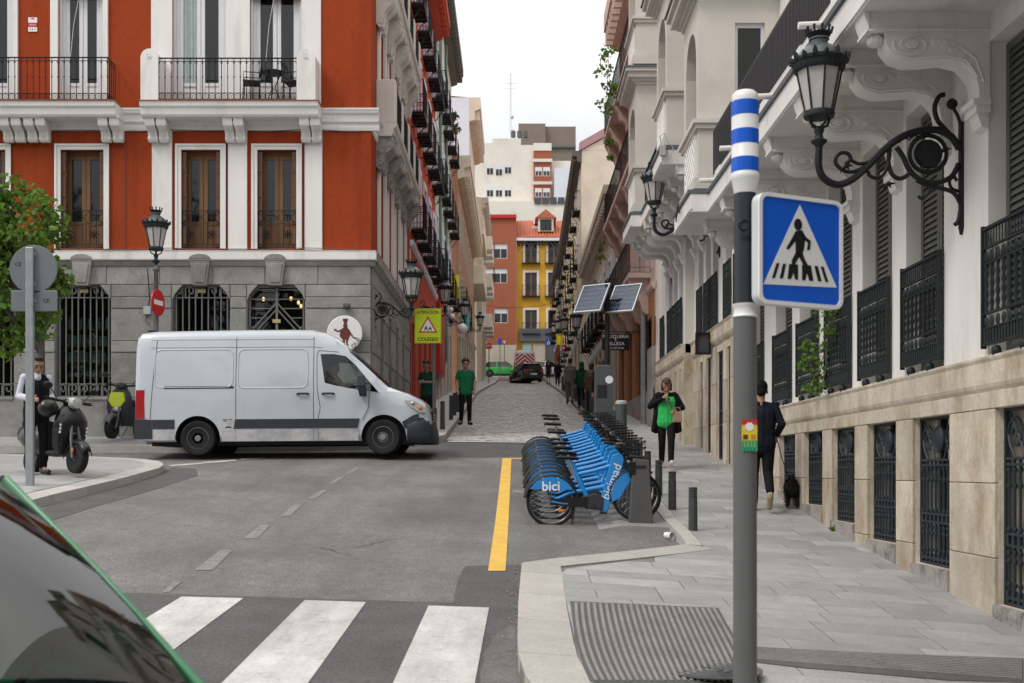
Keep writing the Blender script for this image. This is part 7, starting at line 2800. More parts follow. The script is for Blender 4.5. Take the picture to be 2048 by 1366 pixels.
def make_bike():
    t = thing('share_bicycle', '', 'bicycle', (0, 0, 0), 0, 'blue share bicycles in the docks')
    TY, RM = bike_wheel(.315)
    for x, z, nm in ((-.55, .315, 'rear_wheel'), (.54, .37, 'front_wheel')):
        o = link(nm, TY, t, (x, 0, z))
        link('rim', RM, o)
    # main blade with lettering
    bl = MB().prism([(.04, .20), (.16, .17), (.24, .40), (.36, .72), (.40, .86), (.33, .93), (.24, .90), (.17, .66), (.10, .42)], -.035, .035, 'xz').build('main_frame', 'bike_blue', t, bevel=.012)
    link('lettering', text_mesh('bicimad', .155, 'sign_white', .001, bold=.0), bl, (.225, -.0365, .56), (PI/2, -R(68), 0))
    MB().tube([(-.52, 0, .33), (-.30, 0, .43), (.15, 0, .50)], [.022, .026, .032], 8).build('lower_tube', 'bike_blue', t, smooth=50)
    MB().tube([(-.20, 0, .66), (.0, 0, .70), (.22, 0, .76)], [.024, .026, .03], 8).build('top_tube', 'bike_blue', t, smooth=50)
    MB().tube([(-.06, 0, .30), (-.17, 0, .55), (-.25, 0, .74)], [.035, .032, .026], 8).build('seat_tube', 'bike_blue', t, smooth=50)
    MB().tube([(-.55, -.06, .32), (-.40, -.05, .29), (-.08, -.04, .28)], .016, 6).tube([(-.55, .06, .32), (-.40, .05, .29), (-.08, .04, .28)], .016, 6).build('chain_stay', 'bike_blue', t)
    MB().tube([(-.22, 0, .56), (-.31, 0, .86)], .017, 8).build('seat_post', 'steel', t)
    rg = []
    for x, wv, z in ((-.47, .06, .875), (-.43, .085, .882), (-.34, .07, .872), (-.26, .03, .868), (-.19, .018, .862)):
        rg.append([(x, wv*math.cos(a), z+.024*math.sin(a)) for a in [2*PI*k/10 for k in range(10)]])
    sd = MB().loft(rg).build('saddle', 'black', t, smooth=60, fix=True)
    # mudguards
    mb = MB()
    rg = []
    for k in range(11):
        a = R(5+165*k/10)
        cx_, cz_ = -.55+.345*math.cos(a), .315+.345*math.sin(a)
        ca, sa = math.cos(a), math.sin(a)
        rg.append([(cx_-.018*ca, -.042, cz_-.018*sa), (cx_, -.040, cz_), (cx_+.015*ca, -.015, cz_+.015*sa), (cx_+.015*ca, .015, cz_+.015*sa), (cx_, .040, cz_), (cx_-.018*ca, .042, cz_-.018*sa)])
    mb.loft(rg, closed=False)
    mb.build('rear_mudguard', M('guard_black', (.014, .0145, .016), .5, .1, 6, spec=.35), t, smooth=60)
    for s in (-1, 1):
        q = [(-.55+.315*math.cos(R(a)), .315+.315*math.sin(R(a))) for a in range(28, 160, 12)]
        pn = MB().prism(q, s*.037-.003, s*.037+.003, 'xz').build('wheel_cover', 'bike_blue', t)
        if s < 0: link('lettering', text_mesh('bici', .17, 'sign_white', .001, bold=.003), pn, (-.55, -.0415, .51), (PI/2, 0, 0))
    mb = MB()
    rg = []
    for k in range(9):
        a = R(55+135*k/8)
        cx_, cz_ = .54+.355*math.cos(a), .37+.355*math.sin(a)
        ca, sa = math.cos(a), math.sin(a)
        rg.append([(cx_-.018*ca, -.042, cz_-.018*sa), (cx_, -.040, cz_), (cx_+.015*ca, -.015, cz_+.015*sa), (cx_+.015*ca, .015, cz_+.015*sa), (cx_, .040, cz_), (cx_-.018*ca, .042, cz_-.018*sa)])
    mb.loft(rg, closed=False)
    mb.build('front_mudguard', 'black', t, smooth=60)
    for s in (-1, 1):
        q = [(.54+.325*math.cos(R(a)), .37+.325*math.sin(R(a))) for a in range(85, 195, 12)]
        MB().prism(q+[(.33, .36), (.40, .48)], s*.037-.003, s*.037+.003, 'xz').build('wheel_cover', 'bike_blue', t)
    MB().tube([(.54, -.055, .37), (.44, -.055, .72), (.38, -.02, .88)], .017, 6).tube([(.54, .055, .37), (.44, .055, .72), (.38, .02, .88)], .017, 6).build('fork', 'black', t)
    # handlebar with controls, bell and front rack
    hb = MB().tube([(.36, 0, .86), (.335, 0, 1.02)], .022, 8)
    hb.tube([(.20, -.29, 1.08), (.30, -.22, 1.06), (.345, -.08, 1.03), (.345, .08, 1.03), (.30, .22, 1.06), (.20, .29, 1.08)], .014, 6)
    hb.build('handlebar', 'black', t)
    for s in (-1, 1):
        MB().tube([(.17, s*.305, 1.085), (.27, s*.24, 1.065)], .021, 8).build('grip', 'rubber', t)
        MB().tube([(.30, s*.19, 1.05), (.34, s*.26, 1.03), (.28, s*.31, 1.03)], .008, 5).build('brake_lever', 'steel', t)
        MB().tube([(.33, s*.1, 1.03), (.45, s*.08, 1.0), (.46, s*.05, .85)], .006, 4).build('brake_cable', 'black', t)
    MB().box(.28, .42, -.07, .07, .98, 1.05).build('control_box', 'plastic', t, bevel=.015)
    bk = MB()
    for z, e in ((.86, .02), (.98, .0), (1.06, .0)):
        bk.tube([(.42, -.15+e, z), (.66-e, -.15+e, z), (.66-e, .15-e, z), (.42, .15-e, z)], .008, 5, True)
    for k in range(6):
        bk.tube([(.42+.045*k, -.15, 1.06), (.42+.045*k, -.13, .86), (.42+.045*k, .13, .86), (.42+.045*k, .15, 1.06)], .005, 4)
    bk.build('front_rack', 'black', t)
    # motor, cranks, pedals, chain guard, reflector, kickstand
    MB().prism([(-.12, .22), (.10, .20), (.12, .36), (.02, .42), (-.16, .38)], -.055, .055, 'xz').build('motor', 'plastic', t, bevel=.015)
    MB().prism([(-.56, .275), (-.10, .235), (-.08, .37), (-.56, .355)], -.062, -.056, 'xz').build('chain_guard', 'black', t)
    MB().tube([(-.02, -.075, .28), (.10, -.08, .16)], .011, 5).tube([(-.02, .075, .28), (-.14, .08, .40)], .011, 5).build('crank', 'plastic', t)
    for x, y, z in ((.10, -.13, .16), (-.14, .13, .40)): MB().box(x-.045, x+.045, y-.045, y+.045, z-.012, z+.012).build('pedal', 'black', t)
    MB().ell((-.42, -.05, .20), (.045, .008, .02), 8, 6).build('spoke_reflector', 'amber', t)
    MB().tube([(-.25, -.07, .25), (-.30, -.16, .02)], .011, 5).build('kickstand', 'black', t)
    MB().ell((.44, 0, .80), (.04, .035, .035), 8, 6).build('front_light', 'lens', t)
    MB().tube([(.60, -.06, .64), (.50, -.06, .60)], .03, 6).build('lock_block', 'black', t)
    return t


NB = 13
SP = .483
bike0 = make_bike()


def dock():
    t = thing('bicycle_dock', '', 'dock', (0, 0, 0), 0, 'grey docks of the bicycle station')
    MB().hexa([(-.15, -.05, 0), (.16, -.05, 0), (.16, .05, 0), (-.15, .05, 0), (-.09, -.045, .83), (.11, -.045, .80), (.11, .045, .80), (-.09, .045, .83)]).build('pillar', M('dock_grey', (.085, .083, .085), .5, .12, 6), t, bevel=.012)
    MB().box(-.14, -.06, -.05, .05, .62, .78).build('lock_slot', 'black', t)
    MB().box(-.06, .07, -.052, -.045, .70, .74).build('reader', 'black_gloss', t)
    return t


dock0 = dock()
sad = [0, .02, -.06, .0, -.14, -.02, .10, -.05, .03, .12, -.02, .14, .16]
for k in range(NB):
    y = BY0+SP*k
    x = BXr+random.uniform(-.012, .012)
    lab = 'blue shared bicycle in the dock row, %s' % ('nearest to the crossing' if k == 0 else ('last one, farthest from the crossing' if k == NB-1 else ORD[k]+' from the crossing'))
    b = bike0 if k == 0 else copy_tree(bike0)
    b.location = (x, y, H(x, y)+.0)
    b.rotation_euler = (R(random.uniform(-4, 4)), R(-1.0), R(random.uniform(-4.0, 4.0)))
    b['label'] = lab
    for ch in b.children:
        if ch.name.startswith('saddle'):
            ch.location.z += sad[k]; ch.location.x -= sad[k]*.3
        if ch.name.split('.')[0] in ('handlebar', 'grip', 'brake_lever', 'control_box', 'front_rack'):
            ch.rotation_euler = (0, 0, 0)
        if ch.name.startswith('seat_post'): ch.location.z += sad[k]*.5
    d = dock0 if k == 0 else copy_tree(dock0)
    d.location = (BXr+.56, y-.10, H(BXr+.56, y)+.05)
    d['label'] = 'grey bicycle dock pillar holding a front wheel, %s' % ('nearest to the crossing' if k == 0 else ('last one, farthest from the crossing' if k == NB-1 else ORD[k]+' from the crossing'))
ya, yb = BY0-.42, BY0+SP*NB
pf = thing('dock_platform', 'low grey metal platform under the bicycle docks', 'platform', (BXr, ya, H(BXr, ya)))
mb = MB()
for k in range(14):
    y0_, y1_ = ya+(yb-ya)*k/14, ya+(yb-ya)*(k+1)/14
    pts = [(.02, .012), (.30, .075), (.92, .075), (.98, .03), (.98, .0), (.02, .0)]
    ring0 = [(x, y0_-ya, H(BXr+x, y0_)-pf.location.z+z) for x, z in pts]
    ring1 = [(x, y1_-ya, H(BXr+x, y1_)-pf.location.z+z) for x, z in pts]
    mb.loft([ring0, ring1])
mb.build('platform_plate', M('plate_grey', (.27, .262, .255), .6, .15, 5), pf, fix=True)

# ================================================================ PEOPLE AND DOG
M('skin', (.40, .22, .15), .5, .06, 8)
M('skin_dark', (.27, .145, .10), .5, .06, 8)
M('hair_black', (.014, .011, .010), .6, .3, 40, .5, 90, stretch=(1, 1, .3))
M('hair_brown', (.065, .03, .018), .55, .35, 40, .5, 90, stretch=(1, 1, .3))
M('cloth_black', (.009, .009, .011), .85, .3, 7, .8, 18, spec=.15)
M('cloth_navy', (.011, .013, .021), .85, .3, 7, .8, 18, spec=.15)
M('cloth_green', (.012, .16, .065), .8, .15, 7, .8, 14, spec=.15)
M('cloth_dkgreen', (.01, .055, .03), .8, .2, 7, .8, 14, spec=.15)
M('cloth_bright', (.04, .46, .11), .8, .14, 7, .8, 14, spec=.15)
M('cloth_white', (.6, .6, .68), .8, .08, 7, .8, 14, spec=.15)
M('cloth_grey', (.13, .125, .12), .85, .15, 7, .8, 14, spec=.15)
M('cloth_blue', (.32, .40, .55), .85, .15, 7, .8, 14, spec=.15)
M('cloth_brown', (.10, .065, .045), .85, .15, 7, .8, 14, spec=.15)
M('cloth_tan', (.42, .26, .13), .85, .15, 7, .8, 14, spec=.15)
M('shoe_white', (.6, .6, .6), .6, .1, 9)
M('shoe_tan', (.36, .29, .20), .7, .1, 9)
M('leather', (.34, .22, .16), .5, .1, 9)


def capsule(mb, a, b, ra, rb, n=10):
    a, b = Vector(a), Vector(b)
    d = (b-a)
    pts, rr = [], []
    dn = d.normalized() if d.length > 1e-6 else Vector((0, 0, 1))
    for t in (-1, -.87, -.5, 0):
        pts.append(a+dn*ra*t); rr.append(max(.001, ra*math.sqrt(max(0, 1-t*t))))
    for t in (.33, .66): pts.append(a.lerp(b, t)); rr.append(ra+(rb-ra)*t)
    for t in (0, .5, .87, 1):
        pts.append(b+dn*rb*t); rr.append(max(.001, rb*math.sqrt(max(0, 1-t*t))))
    mb.tube(pts, rr, n)


def flesh(name, mb, mat, par, vox, smooth=3):
    o = mb.build(name, mat, par)
    r_ = o.modifiers.new('skin', 'REMESH')
    r_.mode = 'VOXEL'
    r_.voxel_size = vox
    r_.use_smooth_shade = True
    s = o.modifiers.new('soft', 'SMOOTH')
    s.iterations = smooth
    s.factor = .5
    bpy.context.view_layer.update()
    bake(o)
    return o


STAND = dict(pel=(0, 0, .95), chest=(0, .01, 1.28), neck=(0, .0, 1.47), head=(0, -.015, 1.605),
             shL=(.172, .0, 1.405), shR=(-.172, .0, 1.405), elL=(.215, .02, 1.13), elR=(-.215, .02, 1.13), haL=(.225, -.06, .90), haR=(-.225, -.06, .90),
             hipL=(.09, 0, .92), hipR=(-.09, 0, .92), knL=(.10, -.02, .50), knR=(-.10, -.02, .50), anL=(.10, .02, .09), anR=(-.10, .02, .09),
             toeL=(.12, -.17, .035), toeR=(-.12, -.17, .035))


def person(label, loc, rz, pose, top, legs, hair, skin='skin', shoes='black', height=1.75, sleeve='short', coat=None, build=1., far=False, hairstyle='short', skirt=None, lookdown=.2, vest=None, bare_legs=False):
    """faces local -y"""
    J = {k: Vector(v) for k, v in STAND.items()}
    for k, v in pose.items(): J[k] = Vector(v)
    t = thing('person', label, 'person', loc, rz)
    sc = height/1.75
    t.scale = (sc, sc, sc)
    vox = .016 if far else .0085
    B = build
    b = MB()
    # head: skull, jaw, nose, ears, brow, neck
    h = J['head']
    tilt = Matrix.Rotation(lookdown, 3, 'X')
    P_ = lambda x, y, z: h + tilt @ Vector((x*1.1, y*1.1, z*1.1))
    b.ell(P_(0, .012, .035), (0.0825, 0.1023, 0.1012), 14, 10)
    b.ell(P_(0, -.022, -.045), (0.0616, 0.0682, 0.0770), 12, 8)
    capsule(b, P_(0, -.06, -.085), P_(0, -.05, -.09), .026, .03, 8)
    capsule(b, P_(0, -.083, .015), P_(0, -.100, -.028), .009, .014, 8)
    capsule(b, P_(-.03, -.078, .035), P_(.03, -.078, .035), .013, .013, 8)
    for s in (-1, 1):
        b.ell(P_(s*.077, .015, -.005), (.012, .022, .033), 8, 6)
        capsule(b, P_(s*.045, -.055, -.01), P_(s*.038, -.05, -.04), .022, .02, 8)
    capsule(b, P_(-.02, -.083, -.062), P_(.02, -.083, -.062), .0085, .0085, 8)
    capsule(b, J['neck']-Vector((0, 0, .05)), P_(0, .012, -.05), .055, .05)
    capsule(b, J['pel'], J['chest'], .10*B, .085*B)
    for s, q in (('L', 1), ('R', -1)):
        sh, el, ha = J['sh'+s], J['el'+s], J['ha'+s]
        capsule(b, sh-Vector((0, 0, .02)), el, .04*B, .038)
        capsule(b, el, ha, .038, .026)
        capsule(b, J['chest'], sh-Vector((0, 0, .03)), .06, .035)
        d = (ha-el).normalized()
        side = d.cross(Vector((0, 0, 1)))
        if side.length < .3: side = Vector((1, 0, 0))*1.0
        if 'palm'+s in pose: side = Vector(pose['palm'+s])
        side.normalize()
        nrm = d.cross(side).normalized()
        m = ha+d*.055
        # palm, four fingers curled to different lengths, thumb from the side
        for w_ in (-.022, -.007, .008, .022): capsule(b, ha+side*w_*.7, ha+d*.085+side*w_, .016, .0125, 8)
        for i, (w_, ln) in enumerate(((-.029, .062), (-.010, .078), (.010, .074), (.028, .058))):
            k0 = ha+d*.085+side*w_
            k1 = k0+(d*.8+nrm*.35).normalized()*ln*.5
            k2 = k1+(d*.35+nrm*.85).normalized()*ln*.45
            capsule(b, k0, k1, .0095, .0088, 7); capsule(b, k1, k2, .0088, .0075, 7)
        th0 = ha+d*.02+side*.026
        th1 = th0+(d*.7+side*.7+nrm*.2).normalized()*.045
        th2 = th1+(d*.85+side*.1+nrm*.4).normalized()*.035
        capsule(b, th0, th1, .0125, .011, 7); capsule(b, th1, th2, .011, .0085, 7)
        capsule(b, J['hip'+s], J['kn'+s], .075*B, .05)
        capsule(b, J['kn'+s], J['an'+s]+Vector((0, 0, .02)), .048, .036)
        capsule(b, J['an'+s], J['toe'+s]+Vector((0, 0, .01)), .036, .03)
    flesh('body', b, skin, t, vox if far else .0075, 2)
    if not far:
        for s in (-1, 1):
            MB().ell(P_(s*.031, -.079, .006), (.0125, .007, .0065), 8, 6).build('eye', 'black', t)
            MB().tube([P_(s*.016, -.0905, .030), P_(s*.034, -.0905, .035), P_(s*.052, -.078, .030)], .0045, 5).build('eyebrow', hair, t)
        MB().tube([P_(-.022, -.0905, -.063), P_(0, -.094, -.062), P_(.022, -.0905, -.063)], .003, 5).build('mouth', M('lip', (.22, .08, .07), .5, .1, 5), t)
    # hair
    hm = MB()
    hm.ell(P_(0, .030, .055), (0.0924, 0.1034, 0.0968), 14, 10)
    hm.ell(P_(0, -.035, .105), (0.0748, 0.0550, 0.0385), 12, 8)
    if hairstyle == 'short':
        hm.ell(P_(0, .065, -.015), (0.0715, 0.0495, 0.0660), 10, 8)
    elif hairstyle == 'curly':
        for k in range(26):
            a, e = random.uniform(0, 2*PI), random.uniform(-.1, 1.2)
            hm.ell(P_(.078*math.cos(a)*math.cos(e), .03+.085*math.sin(a)*math.cos(e)*(1 if math.sin(a) > 0 else .7), .06+.08*math.sin(e)), (.03, .03, .03), 7, 5)
        hm.ell(P_(0, .07, -.01), (0.0715, 0.0495, 0.0660), 10, 8)
    elif hairstyle == 'bob':
        hm.ell(P_(0, .05, -.03), (0.0935, 0.0715, 0.1100), 12, 8)
        for s in (-1, 1): hm.ell(P_(s*.078, .01, -.02), (0.0242, 0.0550, 0.0935), 8, 6)
        hm.ell(P_(0, -.075, .075), (0.0660, 0.0275, 0.0385), 10, 6)
    elif hairstyle == 'hood':
        hm.ell(P_(0, .04, .03), (.105, .115, .125), 12, 8)
        hm.ell(P_(0, .06, -.10), (.11, .09, .08), 12, 8)
    flesh('hair' if hairstyle != 'hood' else 'hood', hm, hair, t, .011, 1)
    # upper garment
    g = MB()
    pel, ch = J['pel'], J['chest']
    sh = (J['shL']+J['shR'])/2
    for s in (-1, 1):
        capsule(g, pel+Vector((s*.055*B, 0, .02)), ch+Vector((s*.075*B, 0, 0)), .115*B, .115*B)
        capsule(g, ch+Vector((s*.07*B, 0, .0)), (J['shL'] if s > 0 else J['shR'])+Vector((-s*.03, 0, -.03)), .108*B, .056)
        capsule(g, J['neck']+Vector((s*.03, .015, -.035)), (J['shL'] if s > 0 else J['shR'])+Vector((-s*.03, .01, -.005)), .042, .048)
        capsule(g, pel+Vector((s*.055*B, 0, -.07)), pel+Vector((s*.055*B, 0, .05)), .132*B, .12*B)
    capsule(g, pel+Vector((0, 0, -.07)), ch, .136*B, .125*B)
    capsule(g, ch, sh+Vector((0, .0, -.02)), .115*B, .06)
    if vest: flesh('waistcoat', g, vest, t, vox, 3)
    ar = g if not vest else MB()
    for s in ('L', 'R'):
        a, e, hh = J['sh'+s], J['el'+s], J['ha'+s]
        if sleeve == 'short':
            capsule(ar, a+Vector((0, 0, -.01)), a.lerp(e, .6), .057, .058)
        else:
            capsule(ar, a, e, .056*(1.12 if coat else 1), .050)
            capsule(ar, e, e.lerp(hh, .93), .054, .042)
    if vest:
        capsule(ar, sh+Vector((0, -.04, 0)), J['neck']+Vector((0, -.01, .0)), .06, .058)
        flesh('shirt', ar, top, t, vox, 3)
    else:
        flesh('shirt' if not coat else 'jacket', g, top, t, vox, 3)
    # trousers
    tr = MB()
    for s in ('L', 'R'):
        capsule(tr, J['hip'+s]+Vector((0, 0, .02)), J['kn'+s], .098*B, .07)
        if not bare_legs: capsule(tr, J['kn'+s], J['an'+s]+Vector((0, 0, .03)), .07, .056)
    capsule(tr, J['pel']+Vector((-.06, 0, -.03)), J['pel']+Vector((.06, 0, -.03)), .118*B, .118*B)
    flesh('trousers', tr, legs, t, vox, 3)
    for s in ('L', 'R'):
        so = MB()
        an, to = J['an'+s], J['toe'+s]
        d = (to-an); d.z = 0
        capsule(so, an+Vector((0, 0, -.02))-d.normalized()*.03, to, .045, .04)
        capsule(so, an+Vector((0, 0, -.045))-d.normalized()*.035, to+Vector((0, 0, -.012)), .038, .036)
        capsule(so, an+Vector((0, 0, .02)), an, .046, .046)
        flesh('shoe', so, shoes, t, .01, 1)
    return t, J


def at(px, py, up): 
    p = G(px, py, up)
    return p


# waiter on the island, looking down at his helmet
p = at(56, 950, KERB)
tw_, J = person('waiter in black waistcoat and white shirt looking down at a helmet, behind the signpost', (p.x+.07, p.y+.12, H(p.x, p.y+.12)+KERB), R(38), dict(head=(0, -.05, 1.59), elL=(.225, .06, 1.13), elR=(-.225, .06, 1.13), haL=(.12, -.24, 1.06), haR=(-.10, -.25, 1.08), palmL=(0, 0, 1), palmR=(0, 0, 1)), 'cloth_white', 'cloth_black', 'hair_black', 'skin', 'black_gloss', 1.74, 'long', vest='cloth_black', lookdown=.5)
hp = tw_.matrix_basis @ Vector((.06, -.36, .95))
he = thing('motorcycle_helmet', 'black motorcycle helmet held in front of the waiter', 'helmet', hp, R(60))
hm = MB().ell((0, 0, 0), (.145, .125, .135), 20, 14)
hm.build('shell', 'black_gloss', he, smooth=80)
MB().ell((.03, 0, .01), (.125, .115, .075), 18, 10).build('visor', 'black', he, smooth=80)
# young man in green shirt on the cobbles
p = at(931, 850, KERB+.04)
person('young man in a green football shirt and black trousers at the cobbles', (p.x, p.y, p.z), R(8), dict(head=(.0, -.03, 1.60), haL=(.22, -.10, .92), haR=(-.22, -.10, .92), elL=(.25, .03, 1.15), elR=(-.25, .03, 1.15), anR=(-.12, .0, .09), toeR=(-.18, -.17, .035), anL=(.11, .06, .09), toeL=(.15, -.12, .035)), 'cloth_green', 'cloth_black', 'hair_black', 'skin', 'black', 1.76, 'short', hairstyle='curly', lookdown=.15, build=.98)
# man behind the school sign
p = at(853, 862, KERB+.04)
py_ = 29.5
person('man in a dark green shirt looking at his phone behind the school sign post', (X(854, py_), py_, H(X(854, py_), py_)+KERB+.04), R(-25), dict(head=(0, -.04, 1.60), elL=(.26, .02, 1.16), elR=(-.26, .02, 1.16), haL=(.07, -.25, 1.16), haR=(-.07, -.25, 1.16), palmL=(0, 0, 1), palmR=(0, 0, 1)), 'cloth_dkgreen', 'cloth_black', 'hair_black', 'skin_dark', 'black', 1.72, 'short', lookdown=.45)
# woman walking towards the camera
p = at(1333, 937, KERB)
tw2, J2 = person('woman in an open black cardigan and bright green shirt walking down the pavement', (p.x, p.y, H(p.x, p.y)+KERB), R(-4), dict(head=(0, -.045, 1.59), elL=(.30, .02, 1.17), elR=(-.31, .03, 1.20), haR=(-.06, -.20, 1.36), haL=(.17, -.20, 1.10), palmR=(0, 0, 1), palmL=(0, 0, 1), knL=(.08, -.17, .50), anL=(.07, -.24, .12), toeL=(.08, -.40, .12), anR=(-.08, .22, .13), knR=(-.085, .0, .49), toeR=(-.09, .06, .035)), 'cloth_bright', 'cloth_black', 'hair_brown', 'skin', 'shoe_white', 1.63, 'long' if False else 'short', hairstyle='bob', lookdown=.35, build=1.04)
cg = MB()
J = J2
for s, q in (('L', 1), ('R', -1)):
    capsule(cg, J['sh'+s]-Vector((0, 0, .015)), J['el'+s], .066, .062)
    capsule(cg, J['el'+s], J['el'+s].lerp(J['ha'+s], .85), .060, .048)
    capsule(cg, J['sh'+s]+Vector((-q*.02, .03, 0)), Vector((q*.20, .05, .74)), .075, .07)
    capsule(cg, J['sh'+s]+Vector((-q*.015, -.02, -.02)), Vector((q*.25, -.01, .74)), .045, .05)
capsule(cg, Vector((-.12, .09, .80)), Vector((.12, .09, .80)), .06, .06)
for z in (1.38, 1.24, 1.1, .96, .82): capsule(cg, Vector((-.15, .085, z)), Vector((.15, .085, z)), .075, .075)
capsule(cg, J['shL'], J['shR'], .06, .06)
flesh('cardigan', cg, 'cloth_black', tw2, .01, 3)
hbm = thing('handbag', 'small beige handbag hanging from the arm of the woman in green', 'bag', tw2.matrix_basis @ Vector((.19, -.24, .88)))
MB().hexa([(-.085, -.035, 0), (.085, -.035, 0), (.085, .035, 0), (-.085, .035, 0), (-.07, -.025, .19), (.07, -.025, .19), (.07, .025, .19), (-.07, .025, .19)]).build('pouch', 'leather', hbm, bevel=.015)
MB().tube([(-.06, 0, .18), (-.04, 0, .26), (.04, 0, .26), (.06, 0, .18)], .008, 5).build('strap', 'leather', hbm)
gx = MB()
for k in range(9): gx.ell((random.uniform(-.06, .06), -.146-.002*k, 1.30+random.uniform(-.05, .05)), (.03, .006, .025), 7, 5)
gx.build('shirt_print', 'cloth_grey', tw2)
MB().tube([(.0, -.15, 1.36), (.03, -.155, 1.2), (.05, -.15, 1.12)], .006, 4).build('necklace', 'shoe_tan', tw2)
# man in black with a dog, walking away
p = at(1522, 1022, KERB)
tm, Jm = person('man in black jacket, cap and trousers walking away behind the crossing sign post', (p.x, p.y, H(p.x, p.y)+KERB), R(172), dict(head=(0, -.03, 1.60), elL=(.27, .05, 1.16), elR=(-.27, .05, 1.16), haL=(.2, -.16, 1.05), haR=(-.22, -.14, 1.02), knL=(.09, -.07, .50), anL=(.09, -.05, .09), toeL=(.10, -.24, .04), knR=(-.09, .02, .52), anR=(-.10, .26, .24), toeR=(-.10, .15, .06)), 'cloth_navy', 'cloth_black', 'cloth_black', 'skin', 'shoe_tan', 1.78, 'long', coat=True, build=1.08)
# far passers-by
far = [('man in a grey shirt walking uphill on the right pavement', 1140, 800, R(180), 'cloth_grey', 'cloth_grey', 'hair_black', 1.8, 'short', 46),
       ('person in a dark green hooded jacket walking uphill beside the man in grey', 1163, 812, R(180), 'cloth_dkgreen', 'cloth_black', 'cloth_dkgreen', 1.68, 'hood', 42),
       ('man with a pale blue collar and dark jacket behind the bicycle kiosk', 1203, 830, R(180), 'cloth_navy', 'cloth_white', 'hair_brown', 1.8, 'short', 31.5),
       ('person in brown walking uphill to the left of the kiosk', 1183, 815, R(170), 'cloth_brown', 'cloth_black', 'hair_black', 1.66, 'short', 37),
       ('person in a navy shirt and shorts far up the right pavement', 1097, 752, R(180), 'cloth_navy', 'cloth_navy', 'hair_black', 1.75, 'short', 84),
       ('person in dark clothes far up the right pavement by the stop sign', 1115, 760, R(0), 'cloth_black', 'cloth_black', 'hair_black', 1.7, 'short', 76)]
for i, (lb, px, py, rz_, tp, lg, hr, hgt, hs_, Y) in enumerate(far):
    x = min(X(px, Y), 3.3 if Y > 58 else 3.45)
    sw_ = .12 if i % 2 else -.12
    person(lb, (x, Y, H(x, Y)+KERB), rz_, dict(anL=(.09, sw_, .09), toeL=(.1, sw_-.18, .04), anR=(-.09, -sw_, .10), toeR=(-.1, -sw_-.18, .045), knL=(.095, sw_*.4-.03, .5), knR=(-.095, -sw_*.4-.03, .5)), tp, lg, hr, 'skin', 'black', hgt, 'short' if i in (0, 4) else 'long', far=True, hairstyle=hs_, bare_legs=(i == 4))
# van driver
dr, _ = person('driver in a tan jacket sitting behind the wheel of the white van', (van.location.x+.76, van.location.y-.40, van.location.z+.40), R(90), dict(hipL=(.09, 0, .80), hipR=(-.09, 0, .80), pel=(0, 0, .82), chest=(0, .05, 1.05), neck=(0, .05, 1.22), head=(0, .03, 1.36), shL=(.18, .04, 1.18), shR=(-.18, .04, 1.18), elL=(.22, -.12, .98), elR=(-.22, -.12, .98), haL=(.12, -.36, .98), haR=(-.12, -.36, .98), knL=(.10, -.42, .78), knR=(-.10, -.42, .78), anL=(.1, -.5, .42), anR=(-.1, -.5, .42), toeL=(.1, -.65, .36), toeR=(-.1, -.65, .36)), 'cloth_tan', 'cloth_black', 'hair_brown', 'skin', 'black', 1.7, 'long', far=True, lookdown=.1)
# dog seen from behind
p = at(1589, 1016, KERB)
dg = thing('dog', 'small shaggy black dog sniffing at the basement wall on a lead', 'dog', (p.x, p.y+.12, H(p.x, p.y+.1)+KERB), R(165))
b = MB()
capsule(b, (0, .16, .27), (0, -.12, .28), .105, .10)
capsule(b, (0, -.10, .28), (0, -.22, .33), .085, .06)
b.ell((0, -.28, .35), (.065, .075, .065), 12, 8)
capsule(b, (0, -.33, .33), (0, -.39, .32), .035, .025)
for s in (-1, 1):
    capsule(b, (s*.06, .15, .25), (s*.065, .10, .16), .055, .035); capsule(b, (s*.065, .10, .16), (s*.065, .19, .10), .034, .024); capsule(b, (s*.065, .19, .10), (s*.065, .175, .02), .024, .024); capsule(b, (s*.065, .175, .015), (s*.065, .14, .015), .024, .02)
    capsule(b, (s*.06, -.13, .25), (s*.06, -.12, .12), .04, .026); capsule(b, (s*.06, -.12, .12), (s*.06, -.13, .02), .025, .024)
    b.ell((s*.06, -.25, .37), (.015, .035, .055), 8, 6)
capsule(b, (0, .24, .32), (0, .28, .40), .03, .022); capsule(b, (0, .28, .40), (0, .24, .46), .022, .014)
flesh('body', b, M('fur_black', (.012, .011, .011), .75, .4, 30, .6, 60), dg, .009, 2)
fu = MB()
src = dg.children[0].data
vv = src.vertices
for k in range(2600):
    v = vv[random.randrange(len(vv))]
    if v.co.z < .03: continue
    n_ = v.normal
    d = (n_*.6+Vector((random.uniform(-.3, .3), random.uniform(.1, .5), random.uniform(-.9, -.1)))).normalized()
    ln = random.uniform(.025, .06)
    s = d.cross(n_)
    if s.length < .05: continue
    s = s.normalized()*.004
    fu.add([v.co-s, v.co+s, v.co+d*ln+n_*.005], [(0, 1, 2)])
fo_ = fu.build('fur', 'fur_black', dg)
fo_['kind'] = 'stuff'
hand = tm.matrix_basis @ Jm['haL']
nk = dg.matrix_basis @ Vector((0, -.2, .36))
hand2 = tm.matrix_basis @ (Jm['haR']+Vector((0, -.06, -.02)))
tag(MB().tube([hand2, hand2.lerp(nk, .35)-Vector((0, 0, .10)), hand2.lerp(nk, .7)-Vector((0, 0, .10)), nk], .007, 5).build('dog_lead', 'black', None), 'thin black lead running from the man in black down to the dog', 'lead')

